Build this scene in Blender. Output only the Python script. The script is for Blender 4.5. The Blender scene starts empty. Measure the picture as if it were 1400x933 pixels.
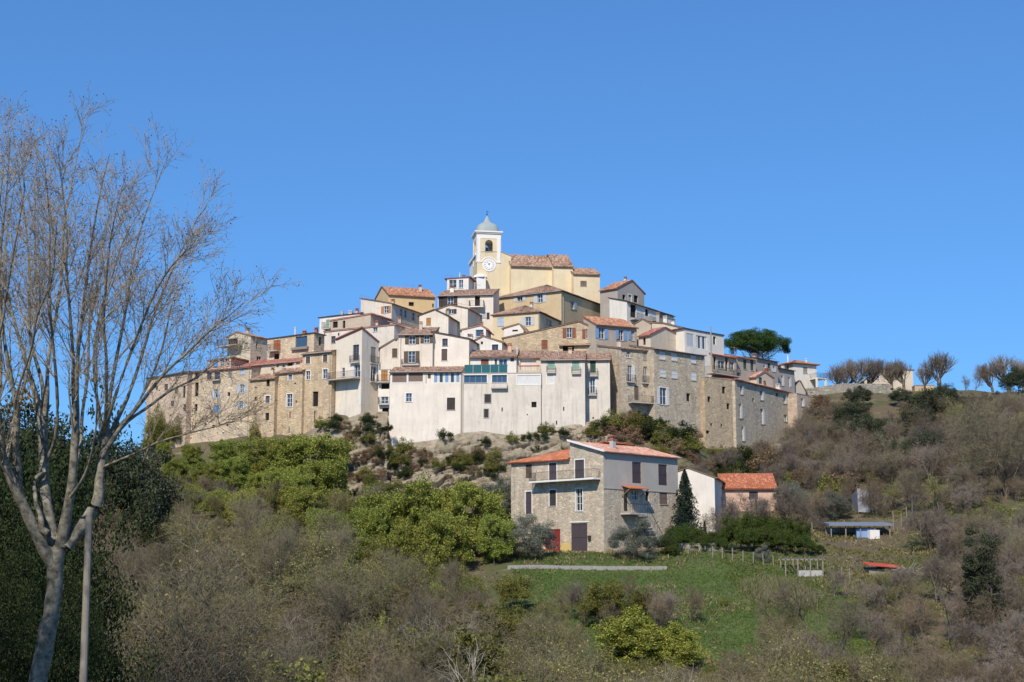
import bpy, math, random
import numpy as np
from mathutils import Vector, noise as mnoise

# ------------------------------------------------------------------ camera, sky, sun, exposure
scene = bpy.context.scene
COL = scene.collection
FPX, HORIZON = 1944.0, 785.0                      # focal length and horizon row, in pixels of the 1400 x 933 photograph
PITCH = math.atan((HORIZON - 466.5) / FPX)
cam_data = bpy.data.cameras.new('camera')
cam_data.lens = FPX / 1400 * 36
cam_data.sensor_width = 36
cam_data.clip_end = 9000
cam = bpy.data.objects.new('camera', cam_data)
COL.objects.link(cam)
cam.location = (0, 0, 0)
cam.rotation_euler = (math.radians(90) + PITCH, 0, 0)
scene.camera = cam

SUN_AZ, SUN_EL = math.radians(17), math.radians(43)   # azimuth: to the left of straight behind the camera
world = bpy.data.worlds.new('World')
scene.world = world
world.use_nodes = True
wn = world.node_tree.nodes
sky = wn.new('ShaderNodeTexSky')
sky.sky_type = 'NISHITA'
sky.sun_disc = False
sky.sun_elevation = SUN_EL
sky.sun_rotation = math.radians(180) + SUN_AZ
sky.altitude = 300
sky.air_density = 1.0
sky.dust_density = 0.0
sky.ozone_density = 6.0
tint = wn.new('ShaderNodeMix')                       # the deep blue of a very clear early spring sky, the same all over
tint.data_type = 'RGBA'
tint.blend_type = 'MULTIPLY'
tint.inputs[0].default_value = 1.0
tint.inputs[7].default_value = (0.69, 1.31, 2.05, 1)
gam = wn.new('ShaderNodeGamma')
gam.inputs[1].default_value = 0.65
world.node_tree.links.new(sky.outputs[0], gam.inputs[0])
world.node_tree.links.new(gam.outputs[0], tint.inputs[6])
world.node_tree.links.new(tint.outputs[2], wn['Background'].inputs[0])
wn['Background'].inputs[1].default_value = 0.13

sun_data = bpy.data.lights.new('sun', 'SUN')
sun_data.energy = 4.7
sun_data.angle = math.radians(0.53)
sun_data.color = (1.0, 0.91, 0.78)
sun = bpy.data.objects.new('sun', sun_data)
COL.objects.link(sun)
sun.location = (-60, -100, 110)
_sd = Vector((-math.sin(SUN_AZ) * math.cos(SUN_EL), -math.cos(SUN_AZ) * math.cos(SUN_EL), math.sin(SUN_EL)))
sun.rotation_euler = (-_sd).to_track_quat('-Z', 'Y').to_euler()

scene.view_settings.view_transform = 'Standard'
scene.view_settings.look = 'None'
scene.view_settings.gamma = 1
scene.view_settings.exposure = 0.0
scene.view_settings.use_curve_mapping = False
scene.cycles.max_bounces = 6
scene.cycles.transparent_max_bounces = 6

# ------------------------------------------------------------------ helpers
def ray(px, py):
    cx, cy = (px - 700) / FPX, (466.5 - py) / FPX
    return (cx, math.cos(PITCH) - cy * math.sin(PITCH), math.sin(PITCH) + cy * math.cos(PITCH))

def at(px, py, Y):
    r = ray(px, py)
    k = Y / r[1]
    return Vector((r[0] * k, Y, r[2] * k))

def mesh_np(name, verts, quads, uvs=None, smooth=False):
    me = bpy.data.meshes.new(name)
    nv, nq = len(verts), len(quads)
    me.vertices.add(nv)
    me.vertices.foreach_set('co', np.asarray(verts, dtype=np.float32).ravel())
    k = quads.shape[1]
    me.loops.add(nq * k)
    me.loops.foreach_set('vertex_index', np.asarray(quads, dtype=np.int32).ravel())
    me.polygons.add(nq)
    me.polygons.foreach_set('loop_start', np.arange(0, nq * k, k, dtype=np.int32))
    if smooth:
        me.polygons.foreach_set('use_smooth', np.ones(nq, dtype=bool))
    me.update(calc_edges=True)
    return me

def link(name, data, parent=None, mat=None):
    o = bpy.data.objects.new(name, data)
    COL.objects.link(o)
    if parent is not None:
        o.parent = parent
    if mat is not None and data is not None and not data.materials:
        data.materials.append(mat)
    return o

def empty(name, loc, label, cat, group=None):
    o = bpy.data.objects.new(name, None)
    COL.objects.link(o)
    o.location = loc
    o.empty_display_size = 0.5
    o['label'] = label
    o['category'] = cat
    if group:
        o['group'] = group
    return o

def tag(o, label, cat, group=None):
    o['label'] = label
    o['category'] = cat
    if group:
        o['group'] = group
    return o

def copy_tree(o, parent=None):
    c = o.copy()
    COL.objects.link(c)
    c.parent = parent
    for ch in o.children:
        copy_tree(ch, c)
    return c

class MB:
    """collects faces in world space and links them as one mesh object"""
    def __init__(self):
        self.v, self.f, self.uv = [], [], []
        self.has_uv = False
    def poly(self, pts, uv=None):
        i = len(self.v)
        self.v.extend(tuple(p) for p in pts)
        self.f.append(tuple(range(i, i + len(pts))))
        self.uv.append(uv or [(0, 0)] * len(pts))
    def hexa(self, p):
        """8 points: bottom ring 0-3, top ring 4-7"""
        i = len(self.v)
        self.v.extend(tuple(q) for q in p)
        for f in ((0, 3, 2, 1), (4, 5, 6, 7), (0, 1, 5, 4), (1, 2, 6, 5), (2, 3, 7, 6), (3, 0, 4, 7)):
            self.f.append(tuple(i + k for k in f))
            self.uv.append([(0, 0)] * 4)
    def box(self, c, sx, sy, sz, yaw=0):
        """c: centre of the bottom face"""
        ca, sa = math.cos(yaw), math.sin(yaw)
        pts = []
        for z in (0, sz):
            for x, y in ((-1, -1), (1, -1), (1, 1), (-1, 1)):
                x, y = x * sx / 2, y * sy / 2
                pts.append((c[0] + x * ca - y * sa, c[1] + x * sa + y * ca, c[2] + z))
        self.hexa(pts)
    def tube(self, pts, rad, k=6, cap=True):
        pts = [Vector(p) for p in pts]
        if not hasattr(rad, '__len__'):
            rad = [rad] * len(pts)
        base = len(self.v)
        for j, p in enumerate(pts):
            t = (pts[min(j + 1, len(pts) - 1)] - pts[max(j - 1, 0)]).normalized()
            ref = Vector((0, 0, 1)) if abs(t.z) < 0.9 else Vector((1, 0, 0))
            a = t.cross(ref).normalized()
            b = t.cross(a)
            for q in range(k):
                w = 2 * math.pi * q / k
                self.v.append(tuple(p + (a * math.cos(w) + b * math.sin(w)) * rad[j]))
        for j in range(len(pts) - 1):
            for q in range(k):
                self.f.append((base + j * k + q, base + j * k + (q + 1) % k, base + (j + 1) * k + (q + 1) % k, base + (j + 1) * k + q))
                self.uv.append([(0, 0)] * 4)
        if cap:
            self.f.append(tuple(base + q for q in range(k)))
            self.uv.append([(0, 0)] * k)
            self.f.append(tuple(base + (len(pts) - 1) * k + q for q in range(k)))
            self.uv.append([(0, 0)] * k)
    def lathe(self, c, prof, k=16, square=0.0):
        """prof: (radius, z); square > 0 blends the round section towards a square one"""
        base = len(self.v)
        for r, z in prof:
            for q in range(k):
                w = 2 * math.pi * (q + .5) / k
                x, y = math.cos(w), math.sin(w)
                m = max(abs(x), abs(y))
                s = (1 - square) + square / m
                self.v.append((c[0] + r * x * s, c[1] + r * y * s, c[2] + z))
        for j in range(len(prof) - 1):
            for q in range(k):
                self.f.append((base + j * k + q, base + j * k + (q + 1) % k, base + (j + 1) * k + (q + 1) % k, base + (j + 1) * k + q))
                self.uv.append([(0, 0)] * 4)
    def build(self, name, mat, parent=None, smooth=False):
        off = Vector((0, 0, 0))
        p = parent
        while p is not None:
            off += Vector(p.location)
            p = p.parent
        me = bpy.data.meshes.new(name)
        me.from_pydata([(x - off.x, y - off.y, z - off.z) for x, y, z in self.v], [], self.f)
        if self.has_uv:
            lay = me.uv_layers.new(name='UVMap')
            flat = [c for fu in self.uv for p2 in fu for c in p2]
            lay.data.foreach_set('uv', flat)
        if smooth:
            me.polygons.foreach_set('use_smooth', [True] * len(me.polygons))
        o = link(name, me, parent)
        me.materials.append(mat)
        return o
# ------------------------------------------------------------------ materials
class NT:
    def __init__(self, name):
        self.m = bpy.data.materials.new(name)
        self.m.use_nodes = True
        self.t = self.m.node_tree
        self.n, self.l = self.t.nodes, self.t.links
        self.b = self.n['Principled BSDF']
        self.b.inputs['Roughness'].default_value = 0.9
        self.b.inputs['Specular IOR Level'].default_value = 0.2
    def add(self, typ, **kw):
        nd = self.n.new(typ)
        for k, v in kw.items():
            setattr(nd, k, v)
        return nd
    def set(self, nd, **kw):
        for k, v in kw.items():
            nd.inputs[k].default_value = v
        return nd
    def coord(self, which='Object'):
        return self.add('ShaderNodeTexCoord').outputs[which]
    def mapping(self, vec, scale):
        mp = self.add('ShaderNodeMapping')
        mp.inputs['Scale'].default_value = scale
        self.l.new(vec, mp.inputs['Vector'])
        return mp.outputs[0]
    def noise(self, vec, scale, detail=4, rough=0.6):
        nz = self.add('ShaderNodeTexNoise')
        self.set(nz, Scale=scale, Detail=detail, Roughness=rough)
        self.l.new(vec, nz.inputs['Vector'])
        return nz.outputs['Fac']
    def ramp(self, fac, a, b, c0=(0, 0, 0, 1), c1=(1, 1, 1, 1)):
        r = self.add('ShaderNodeValToRGB')
        r.color_ramp.elements[0].position = a
        r.color_ramp.elements[1].position = b
        r.color_ramp.elements[0].color = c0
        r.color_ramp.elements[1].color = c1
        self.l.new(fac, r.inputs[0])
        return r.outputs[0]
    def mix(self, fac, a, b, mode='MIX'):
        mx = self.add('ShaderNodeMix', data_type='RGBA', blend_type=mode)
        for s, v in ((0, fac), (6, a), (7, b)):
            if hasattr(v, 'is_linked'):
                self.l.new(v, mx.inputs[s])
            elif isinstance(v, (int, float)):
                mx.inputs[s].default_value = v
            else:
                mx.inputs[s].default_value = (*v, 1)
        return mx.outputs[2]
    def color(self, c):
        if hasattr(c, 'is_linked'):
            self.l.new(c, self.b.inputs['Base Color'])
        else:
            self.b.inputs['Base Color'].default_value = (*c, 1)
    def bump(self, h, strength, dist):
        bp = self.add('ShaderNodeBump')
        bp.inputs['Strength'].default_value = strength
        bp.inputs['Distance'].default_value = dist
        self.l.new(h, bp.inputs['Height'])
        self.l.new(bp.outputs[0], self.b.inputs['Normal'])

def sc(c, k):
    return tuple(min(1, x * k) for x in c)

def plaster(name, c, stain=0.35, dirt=(0.30, 0.26, 0.20)):
    t = NT(name)
    co = t.coord()
    big = t.noise(co, 0.35, 5, 0.65)
    col = t.mix(t.ramp(big, 0.3, 0.75), sc(c, 0.86), sc(c, 1.07))
    streak = t.noise(t.mapping(co, (2.2, 2.2, 0.22)), 1.0, 5, 0.7)
    f = t.ramp(streak, 0.5, 0.82, (0, 0, 0, 1), (stain, stain, stain, 1))
    col = t.mix(f, col, dirt)
    blot = t.ramp(t.noise(co, 1.3, 6, 0.7), 0.56, 0.7, (0, 0, 0, 1), (0.75 * stain, 0.75 * stain, 0.75 * stain, 1))
    col = t.mix(blot, col, sc(c, 0.6))
    # repaired patches in a slightly different mix
    vp = t.add('ShaderNodeTexVoronoi', feature='F1')
    vp.inputs['Scale'].default_value = 0.33
    t.l.new(t.mapping(co, (1, 1, 0.8)), vp.inputs['Vector'])
    sp = t.add('ShaderNodeSeparateColor')
    t.l.new(vp.outputs['Color'], sp.inputs[0])
    pf = t.ramp(sp.outputs[0], 0.70, 0.74, (0, 0, 0, 1), (0.55 * stain, 0.55 * stain, 0.55 * stain, 1))
    col = t.mix(pf, col, (c[0] * 0.82, c[1] * 0.80, c[2] * 0.78))
    t.color(col)
    t.bump(t.noise(co, 9, 4), 0.35, 0.03)
    return t.m

def stone(name, c, mortar, scale=2.6, patch=0.45, patchcol=None):
    t = NT(name)
    co = t.coord()
    warp = t.add('ShaderNodeMix', data_type='VECTOR')
    nz = t.add('ShaderNodeTexNoise')
    t.set(nz, Scale=2.0, Detail=2.0)
    t.l.new(co, nz.inputs['Vector'])
    t.l.new(co, warp.inputs[4])
    t.l.new(nz.outputs['Color'], warp.inputs[5])
    warp.inputs[0].default_value = 0.10
    v = t.mapping(warp.outputs[1], (1, 1, 1.7))
    vo = t.add('ShaderNodeTexVoronoi', feature='F1')
    vo.inputs['Scale'].default_value = scale
    t.l.new(v, vo.inputs['Vector'])
    ve = t.add('ShaderNodeTexVoronoi', feature='DISTANCE_TO_EDGE')
    ve.inputs['Scale'].default_value = scale
    t.l.new(v, ve.inputs['Vector'])
    sep = t.add('ShaderNodeSeparateColor')
    t.l.new(vo.outputs['Color'], sep.inputs[0])
    col = t.mix(sep.outputs[0], sc(c, 0.66), sc(c, 1.25))
    col = t.mix(t.ramp(sep.outputs[1], 0.55, 0.95), col, (c[0] * 0.75, c[1] * 0.8, c[2] * 0.95))
    edge = t.ramp(ve.outputs['Distance'], 0.02, 0.09)
    col = t.mix(edge, mortar, col)
    big = t.noise(co, 0.28, 5, 0.65)
    pm = t.ramp(big, 0.5 - 0.12, 0.5 + 0.12, (0, 0, 0, 1), (patch, patch, patch, 1))
    col = t.mix(pm, col, patchcol or mortar)
    dk = t.ramp(t.noise(t.mapping(co, (1.6, 1.6, 0.3)), 0.8, 5, 0.7), 0.48, 0.78, (0, 0, 0, 1), (0.6, 0.6, 0.6, 1))
    col = t.mix(dk, col, sc(c, 0.42))
    # small missing stones (putlog holes and gaps)
    vh = t.add('ShaderNodeTexVoronoi', feature='F1')
    vh.inputs['Scale'].default_value = 0.75
    t.l.new(co, vh.inputs['Vector'])
    hole = t.ramp(vh.outputs['Distance'], 0.055, 0.085)
    col = t.mix(hole, sc(c, 0.28), col)
    t.color(col)
    hh = t.add('ShaderNodeMath', operation='MULTIPLY')
    t.l.new(edge, hh.inputs[0])
    t.l.new(hole, hh.inputs[1])
    t.bump(hh.outputs[0], 0.8, 0.06)
    return t.m

def tiles(name, c, var=0.5, lichen=0.45):
    t = NT(name)
    uv = t.coord('UV')
    mp = t.mapping(uv, (1 / 0.26, 1 / 0.42, 1))
    fl = t.add('ShaderNodeVectorMath', operation='FLOOR')
    t.l.new(mp, fl.inputs[0])
    wnz = t.add('ShaderNodeTexWhiteNoise', noise_dimensions='2D')
    t.l.new(fl.outputs[0], wnz.inputs['Vector'])
    sep = t.add('ShaderNodeSeparateColor')
    t.l.new(wnz.outputs['Color'], sep.inputs[0])
    col = t.mix(sep.outputs[0], sc(c, 1 - var), sc(c, 1 + var * 0.55))
    pale = (min(1, c[0] * 1.15 + .08), c[1] * 1.35 + .06, c[2] * 1.5 + .05)
    col = t.mix(t.ramp(sep.outputs[1], 0.72, 0.9), col, pale)
    co = t.coord()
    lf = t.ramp(t.noise(co, 0.8, 6, 0.75), 0.48, 0.7, (0, 0, 0, 1), (lichen, lichen, lichen, 1))
    col = t.mix(lf, col, (0.17, 0.13, 0.10))
    fr = t.add('ShaderNodeVectorMath', operation='FRACTION')
    t.l.new(mp, fr.inputs[0])
    sx = t.add('ShaderNodeSeparateXYZ')
    t.l.new(fr.outputs[0], sx.inputs[0])
    step = t.ramp(sx.outputs[1], 0.0, 0.14)
    t.color(col)
    t.bump(step, 0.7, 0.04)
    return t.m

def flat(name, c, rough=0.75, var=0.2, scale=3.0, spec=0.3, metal=0.0):
    t = NT(name)
    co = t.coord()
    t.color(t.mix(t.noise(co, scale, 4, 0.6), sc(c, 1 - var), sc(c, 1 + var)))
    t.b.inputs['Roughness'].default_value = rough
    t.b.inputs['Specular IOR Level'].default_value = spec
    t.b.inputs['Metallic'].default_value = metal
    return t.m

def louver(name, c):
    t = NT(name)
    co = t.coord()
    sx = t.add('ShaderNodeSeparateXYZ')
    t.l.new(co, sx.inputs[0])
    mu = t.add('ShaderNodeMath', operation='MULTIPLY')
    mu.inputs[1].default_value = 11.0
    t.l.new(sx.outputs[2], mu.inputs[0])
    fr = t.add('ShaderNodeMath', operation='FRACT')
    t.l.new(mu.outputs[0], fr.inputs[0])
    col = t.mix(t.noise(co, 2.0, 5, 0.7), sc(c, 0.75), sc(c, 1.2))
    t.color(col)
    t.b.inputs['Roughness'].default_value = 0.6
    t.bump(fr.outputs[0], 0.6, 0.02)
    return t.m

def glassy(name, c, rough=0.06):
    t = NT(name)
    t.color(c)
    t.b.inputs['Roughness'].default_value = rough
    t.b.inputs['Specular IOR Level'].default_value = 0.9
    co = t.coord()
    t.bump(t.noise(co, 1.4, 2), 0.08, 0.05)
    return t.m

def leafmat(name, c1, c2, trans=0.35, rnd=0.35):
    m = bpy.data.materials.new(name)
    m.use_nodes = True
    nt = m.node_tree
    nt.nodes.clear()
    out = nt.nodes.new('ShaderNodeOutputMaterial')
    geo = nt.nodes.new('ShaderNodeNewGeometry')
    oi = nt.nodes.new('ShaderNodeObjectInfo')
    r = nt.nodes.new('ShaderNodeValToRGB')
    r.color_ramp.elements[0].color = (*c1, 1)
    r.color_ramp.elements[1].color = (*c2, 1)
    nt.links.new(geo.outputs['Random Per Island'], r.inputs[0])
    hs = nt.nodes.new('ShaderNodeHueSaturation')
    mr = nt.nodes.new('ShaderNodeMapRange')
    mr.inputs['To Min'].default_value = 1 - rnd
    mr.inputs['To Max'].default_value = 1 + rnd
    nt.links.new(oi.outputs['Random'], mr.inputs['Value'])
    nt.links.new(mr.outputs[0], hs.inputs['Value'])
    mh = nt.nodes.new('ShaderNodeMapRange')
    mh.inputs['To Min'].default_value = 0.485
    mh.inputs['To Max'].default_value = 0.515
    ml = nt.nodes.new('ShaderNodeMath')
    ml.operation = 'MULTIPLY'
    ml.inputs[1].default_value = 7.13
    fr = nt.nodes.new('ShaderNodeMath')
    fr.operation = 'FRACT'
    nt.links.new(oi.outputs['Random'], ml.inputs[0])
    nt.links.new(ml.outputs[0], fr.inputs[0])
    nt.links.new(fr.outputs[0], mh.inputs['Value'])
    nt.links.new(mh.outputs[0], hs.inputs['Hue'])
    nt.links.new(r.outputs[0], hs.inputs['Color'])
    d = nt.nodes.new('ShaderNodeBsdfDiffuse')
    tr = nt.nodes.new('ShaderNodeBsdfTranslucent')
    nt.links.new(hs.outputs[0], d.inputs[0])
    nt.links.new(hs.outputs[0], tr.inputs[0])
    mx = nt.nodes.new('ShaderNodeMixShader')
    mx.inputs[0].default_value = trans
    nt.links.new(d.outputs[0], mx.inputs[1])
    nt.links.new(tr.outputs[0], mx.inputs[2])
    nt.links.new(mx.outputs[0], out.inputs[0])
    return m

def barkmat(name, c1, c2, scale=3.0):
    t = NT(name)
    co = t.coord()
    oi = t.add('ShaderNodeObjectInfo')
    col = t.mix(t.ramp(t.noise(co, scale, 4, 0.7), 0.38, 0.62), c1, c2)
    hs = t.add('ShaderNodeHueSaturation')
    mr = t.add('ShaderNodeMapRange')
    t.set(mr, **{'To Min': 0.75, 'To Max': 1.25})
    t.l.new(oi.outputs['Random'], mr.inputs['Value'])
    t.l.new(mr.outputs[0], hs.inputs['Value'])
    t.l.new(col, hs.inputs['Color'])
    t.color(hs.outputs[0])
    t.b.inputs['Roughness'].default_value = 0.95
    return t.m

M = {}
M['white'] = plaster('white plaster', (0.79, 0.735, 0.65), 0.4)
M['creamwhite'] = plaster('cream white plaster', (0.775, 0.69, 0.57), 0.55)
M['pinkwhite'] = plaster('pinkish white plaster', (0.81, 0.725, 0.62), 0.4)
M['offwhite'] = plaster('aged off white plaster', (0.71, 0.64, 0.545), 0.7)
M['cream'] = plaster('cream plaster', (0.65, 0.56, 0.43), 0.55)
M['beige'] = plaster('beige plaster', (0.52, 0.44, 0.34), 0.5)
M['greige'] = plaster('grey beige plaster', (0.48, 0.41, 0.33), 0.45)
M['grey'] = plaster('grey plaster', (0.42, 0.375, 0.33), 0.35)
M['ochre'] = plaster('ochre plaster', (0.59, 0.46, 0.28), 0.45)
M['yellow'] = plaster('yellow plaster', (0.72, 0.585, 0.37), 0.35)
M['church'] = plaster('church yellow plaster', (0.76, 0.635, 0.42), 0.28)
M['orange'] = plaster('orange yellow plaster', (0.70, 0.51, 0.28), 0.3)
M['pink'] = plaster('pink plaster', (0.66, 0.44, 0.33), 0.3)
M['render'] = plaster('grey cement render', (0.50, 0.45, 0.40), 0.25)
M['stone_warm'] = stone('warm rubble stone', (0.57, 0.425, 0.265), (0.65, 0.52, 0.36), 2.4, 0.75, (0.67, 0.515, 0.33))
M['stone_pale'] = stone('pale rubble stone', (0.58, 0.46, 0.32), (0.66, 0.55, 0.41), 2.2, 0.85, (0.69, 0.55, 0.38))
M['stone_pink'] = stone('pinkish rubble stone', (0.56, 0.43, 0.31), (0.64, 0.51, 0.39), 2.2, 0.8, (0.66, 0.51, 0.38))
M['stone_grey'] = stone('grey rubble stone', (0.53, 0.435, 0.315), (0.61, 0.525, 0.40), 2.2, 0.5)
M['stone_brown'] = stone('brown rubble stone', (0.51, 0.39, 0.25), (0.58, 0.46, 0.315), 2.2, 0.4)
M['stone_house'] = stone('coursed field stone', (0.58, 0.475, 0.335), (0.67, 0.58, 0.45), 2.5, 0.4)
M['stone_wall'] = stone('dry stone', (0.38, 0.34, 0.27), (0.26, 0.23, 0.18), 2.2, 0.2, (0.42, 0.37, 0.29))
M['tile_old'] = tiles('weathered canal tiles', (0.38, 0.235, 0.16), 0.5, 0.5)
M['tile_brown'] = tiles('old brown canal tiles', (0.31, 0.20, 0.14), 0.5, 0.55)
M['tile_orange'] = tiles('orange roof tiles', (0.41, 0.195, 0.115), 0.35, 0.3)
M['tile_vivid'] = tiles('new orange roof tiles', (0.46, 0.16, 0.08), 0.25, 0.15)
M['tile_red'] = tiles('red roof tiles', (0.38, 0.15, 0.11), 0.35, 0.3)
M['tile_pink'] = tiles('pinkish roof tiles', (0.54, 0.285, 0.21), 0.3, 0.2)
M['tile_dark'] = tiles('dark roof tiles', (0.14, 0.10, 0.08), 0.35, 0.3)
M['lead'] = flat('zinc dome', (0.33, 0.37, 0.36), 0.6, 0.12, 1.2)
M['trim'] = flat('white trim', (0.80, 0.77, 0.72), 0.8, 0.06)
M['clock'] = flat('clock enamel', (0.85, 0.85, 0.83), 0.5, 0.02)
M['black'] = flat('black paint', (0.02, 0.02, 0.02), 0.6)
M['bronze'] = flat('bell bronze', (0.16, 0.15, 0.12), 0.5, 0.3, 2, 0.5, 0.6)
M['iron'] = flat('dark iron', (0.045, 0.04, 0.04), 0.6)
M['zinc'] = flat('zinc pipe', (0.42, 0.38, 0.34), 0.6)
M['concrete'] = flat('concrete', (0.46, 0.43, 0.39), 0.9, 0.15)
M['oldwall'] = flat('weathered block wall', (0.30, 0.285, 0.26), 0.95, 0.3, 3)
M['dark'] = flat('dark interior', (0.02, 0.017, 0.014), 0.95)
M['glass'] = glassy('window glass', (0.035, 0.05, 0.07))
M['glass_blue'] = glassy('blue tinted glass', (0.045, 0.085, 0.14), 0.08)
M['frame'] = flat('white window frame', (0.75, 0.75, 0.74), 0.6, 0.05)
M['frame_wood'] = flat('brown window frame', (0.20, 0.14, 0.10), 0.7, 0.2)
M['s_brown'] = louver('brown shutters', (0.13, 0.095, 0.07))
M['s_darkbrown'] = louver('dark shutters', (0.065, 0.055, 0.05))
M['s_taupe'] = louver('taupe shutters', (0.23, 0.16, 0.13))
M['s_redbrown'] = louver('red brown shutters', (0.27, 0.10, 0.06))
M['s_rust'] = louver('rust shutters', (0.40, 0.13, 0.06))
M['s_orange'] = louver('orange wood shutters', (0.46, 0.22, 0.07))
M['s_blue'] = louver('blue shutters', (0.21, 0.36, 0.58))
M['s_lightblue'] = louver('light blue shutters', (0.43, 0.54, 0.68))
M['s_paleblue'] = louver('pale grey blue shutters', (0.50, 0.55, 0.60))
M['s_brightblue'] = louver('bright blue shutters', (0.10, 0.33, 0.68))
M['s_green'] = louver('pale green shutters', (0.30, 0.46, 0.36))
M['s_darkgreen'] = louver('dark green shutters', (0.05, 0.10, 0.07))
M['s_white'] = louver('white shutters', (0.72, 0.71, 0.68))
M['s_grey'] = louver('grey shutters', (0.33, 0.30, 0.27))
M['s_plum'] = louver('aubergine shutters', (0.085, 0.07, 0.08))
M['d_red'] = louver('dark red door', (0.26, 0.035, 0.035))
M['d_brown'] = louver('brown door', (0.16, 0.11, 0.08))
M['teal'] = flat('teal screen', (0.02, 0.12, 0.14), 0.7, 0.15)
M['red'] = flat('red cloth', (0.55, 0.06, 0.06), 0.8)
M['redsheet'] = flat('red sheet', (0.50, 0.08, 0.05), 0.7)
M['wood'] = flat('weathered wood', (0.26, 0.23, 0.19), 0.9, 0.35, 4)
M['paleboard'] = flat('pale boards', (0.43, 0.42, 0.40), 0.85, 0.2, 2)
M['sheet'] = flat('grey sheet metal', (0.19, 0.22, 0.28), 0.55, 0.15)
M['palesheet'] = flat('pale grey sheet', (0.30, 0.31, 0.33), 0.7, 0.12)
M['bluetarp'] = flat('blue tarpaulin', (0.20, 0.33, 0.58), 0.6, 0.3, 2)
M['brightbluetarp'] = flat('bright blue tarpaulin', (0.07, 0.28, 0.62), 0.6, 0.3, 2)
M['yellowpaint'] = flat('yellow paint', (0.62, 0.46, 0.17), 0.8, 0.1)

# vegetation
M['twig'] = barkmat('grey brown twigs', (0.165, 0.142, 0.09), (0.28, 0.242, 0.155), 2)
M['twig_warm'] = barkmat('warm brown twigs', (0.18, 0.138, 0.088), (0.29, 0.225, 0.145), 2)
M['twig_plum'] = barkmat('purplish twigs', (0.18, 0.147, 0.115), (0.285, 0.235, 0.19), 2)
M['twig_olive'] = barkmat('olive budding twigs', (0.16, 0.145, 0.068), (0.28, 0.25, 0.12), 2)
M['twig_pale'] = barkmat('pale grey twigs', (0.25, 0.22, 0.17), (0.42, 0.38, 0.31), 2)
M['bark'] = barkmat('dark bark', (0.085, 0.07, 0.055), (0.19, 0.16, 0.125), 5)
M['bark_pine'] = barkmat('pine bark', (0.12, 0.09, 0.075), (0.24, 0.18, 0.14), 4)
M['bark_plane'] = barkmat('mottled plane bark', (0.125, 0.115, 0.09), (0.38, 0.355, 0.275), 7)
M['twig_plane'] = barkmat('plane twigs', (0.23, 0.19, 0.135), (0.40, 0.34, 0.245), 3)
M['seed'] = leafmat('dry seed leaves', (0.22, 0.12, 0.085), (0.42, 0.25, 0.18), 0.2)
M['leaf_yellow'] = leafmat('yellow green leaves', (0.07, 0.092, 0.02), (0.47, 0.50, 0.115), 0.3, 0.15)
M['leaf_gold'] = leafmat('golden green leaves', (0.13, 0.15, 0.03), (0.48, 0.48, 0.105), 0.3, 0.1)
M['leaf_mid'] = leafmat('mid green leaves', (0.08, 0.09, 0.025), (0.29, 0.28, 0.075), 0.3, 0.25)
M['leaf_dark'] = leafmat('dark evergreen leaves', (0.016, 0.026, 0.010), (0.072, 0.092, 0.04), 0.2, 0.25)
M['leaf_holm'] = leafmat('grey green holm leaves', (0.035, 0.045, 0.025), (0.125, 0.14, 0.085), 0.2, 0.25)
M['leaf_olive'] = leafmat('silvery olive leaves', (0.09, 0.10, 0.07), (0.27, 0.28, 0.22), 0.25, 0.2)
M['leaf_bright'] = leafmat('bright green leaves', (0.03, 0.052, 0.014), (0.13, 0.175, 0.045), 0.3, 0.2)
M['leaf_pine'] = leafmat('pine needles', (0.018, 0.040, 0.012), (0.095, 0.150, 0.045), 0.2, 0.1)
M['leaf_spruce'] = leafmat('spruce needles', (0.015, 0.028, 0.020), (0.055, 0.080, 0.055), 0.15, 0.1)
M['leaf_brown'] = leafmat('dry brown leaves', (0.12, 0.08, 0.045), (0.34, 0.24, 0.15), 0.2, 0.2)
M['bud'] = leafmat('olive buds', (0.16, 0.15, 0.06), (0.36, 0.34, 0.14), 0.25, 0.3)
M['grassblade'] = leafmat('grass blades', (0.085, 0.135, 0.03), (0.20, 0.26, 0.075), 0.3, 0.1)
M['drygrass'] = leafmat('dry grass', (0.22, 0.19, 0.09), (0.45, 0.38, 0.20), 0.3, 0.2)
M['reed'] = leafmat('pale reeds', (0.20, 0.20, 0.09), (0.38, 0.35, 0.18), 0.3, 0.2)
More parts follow.
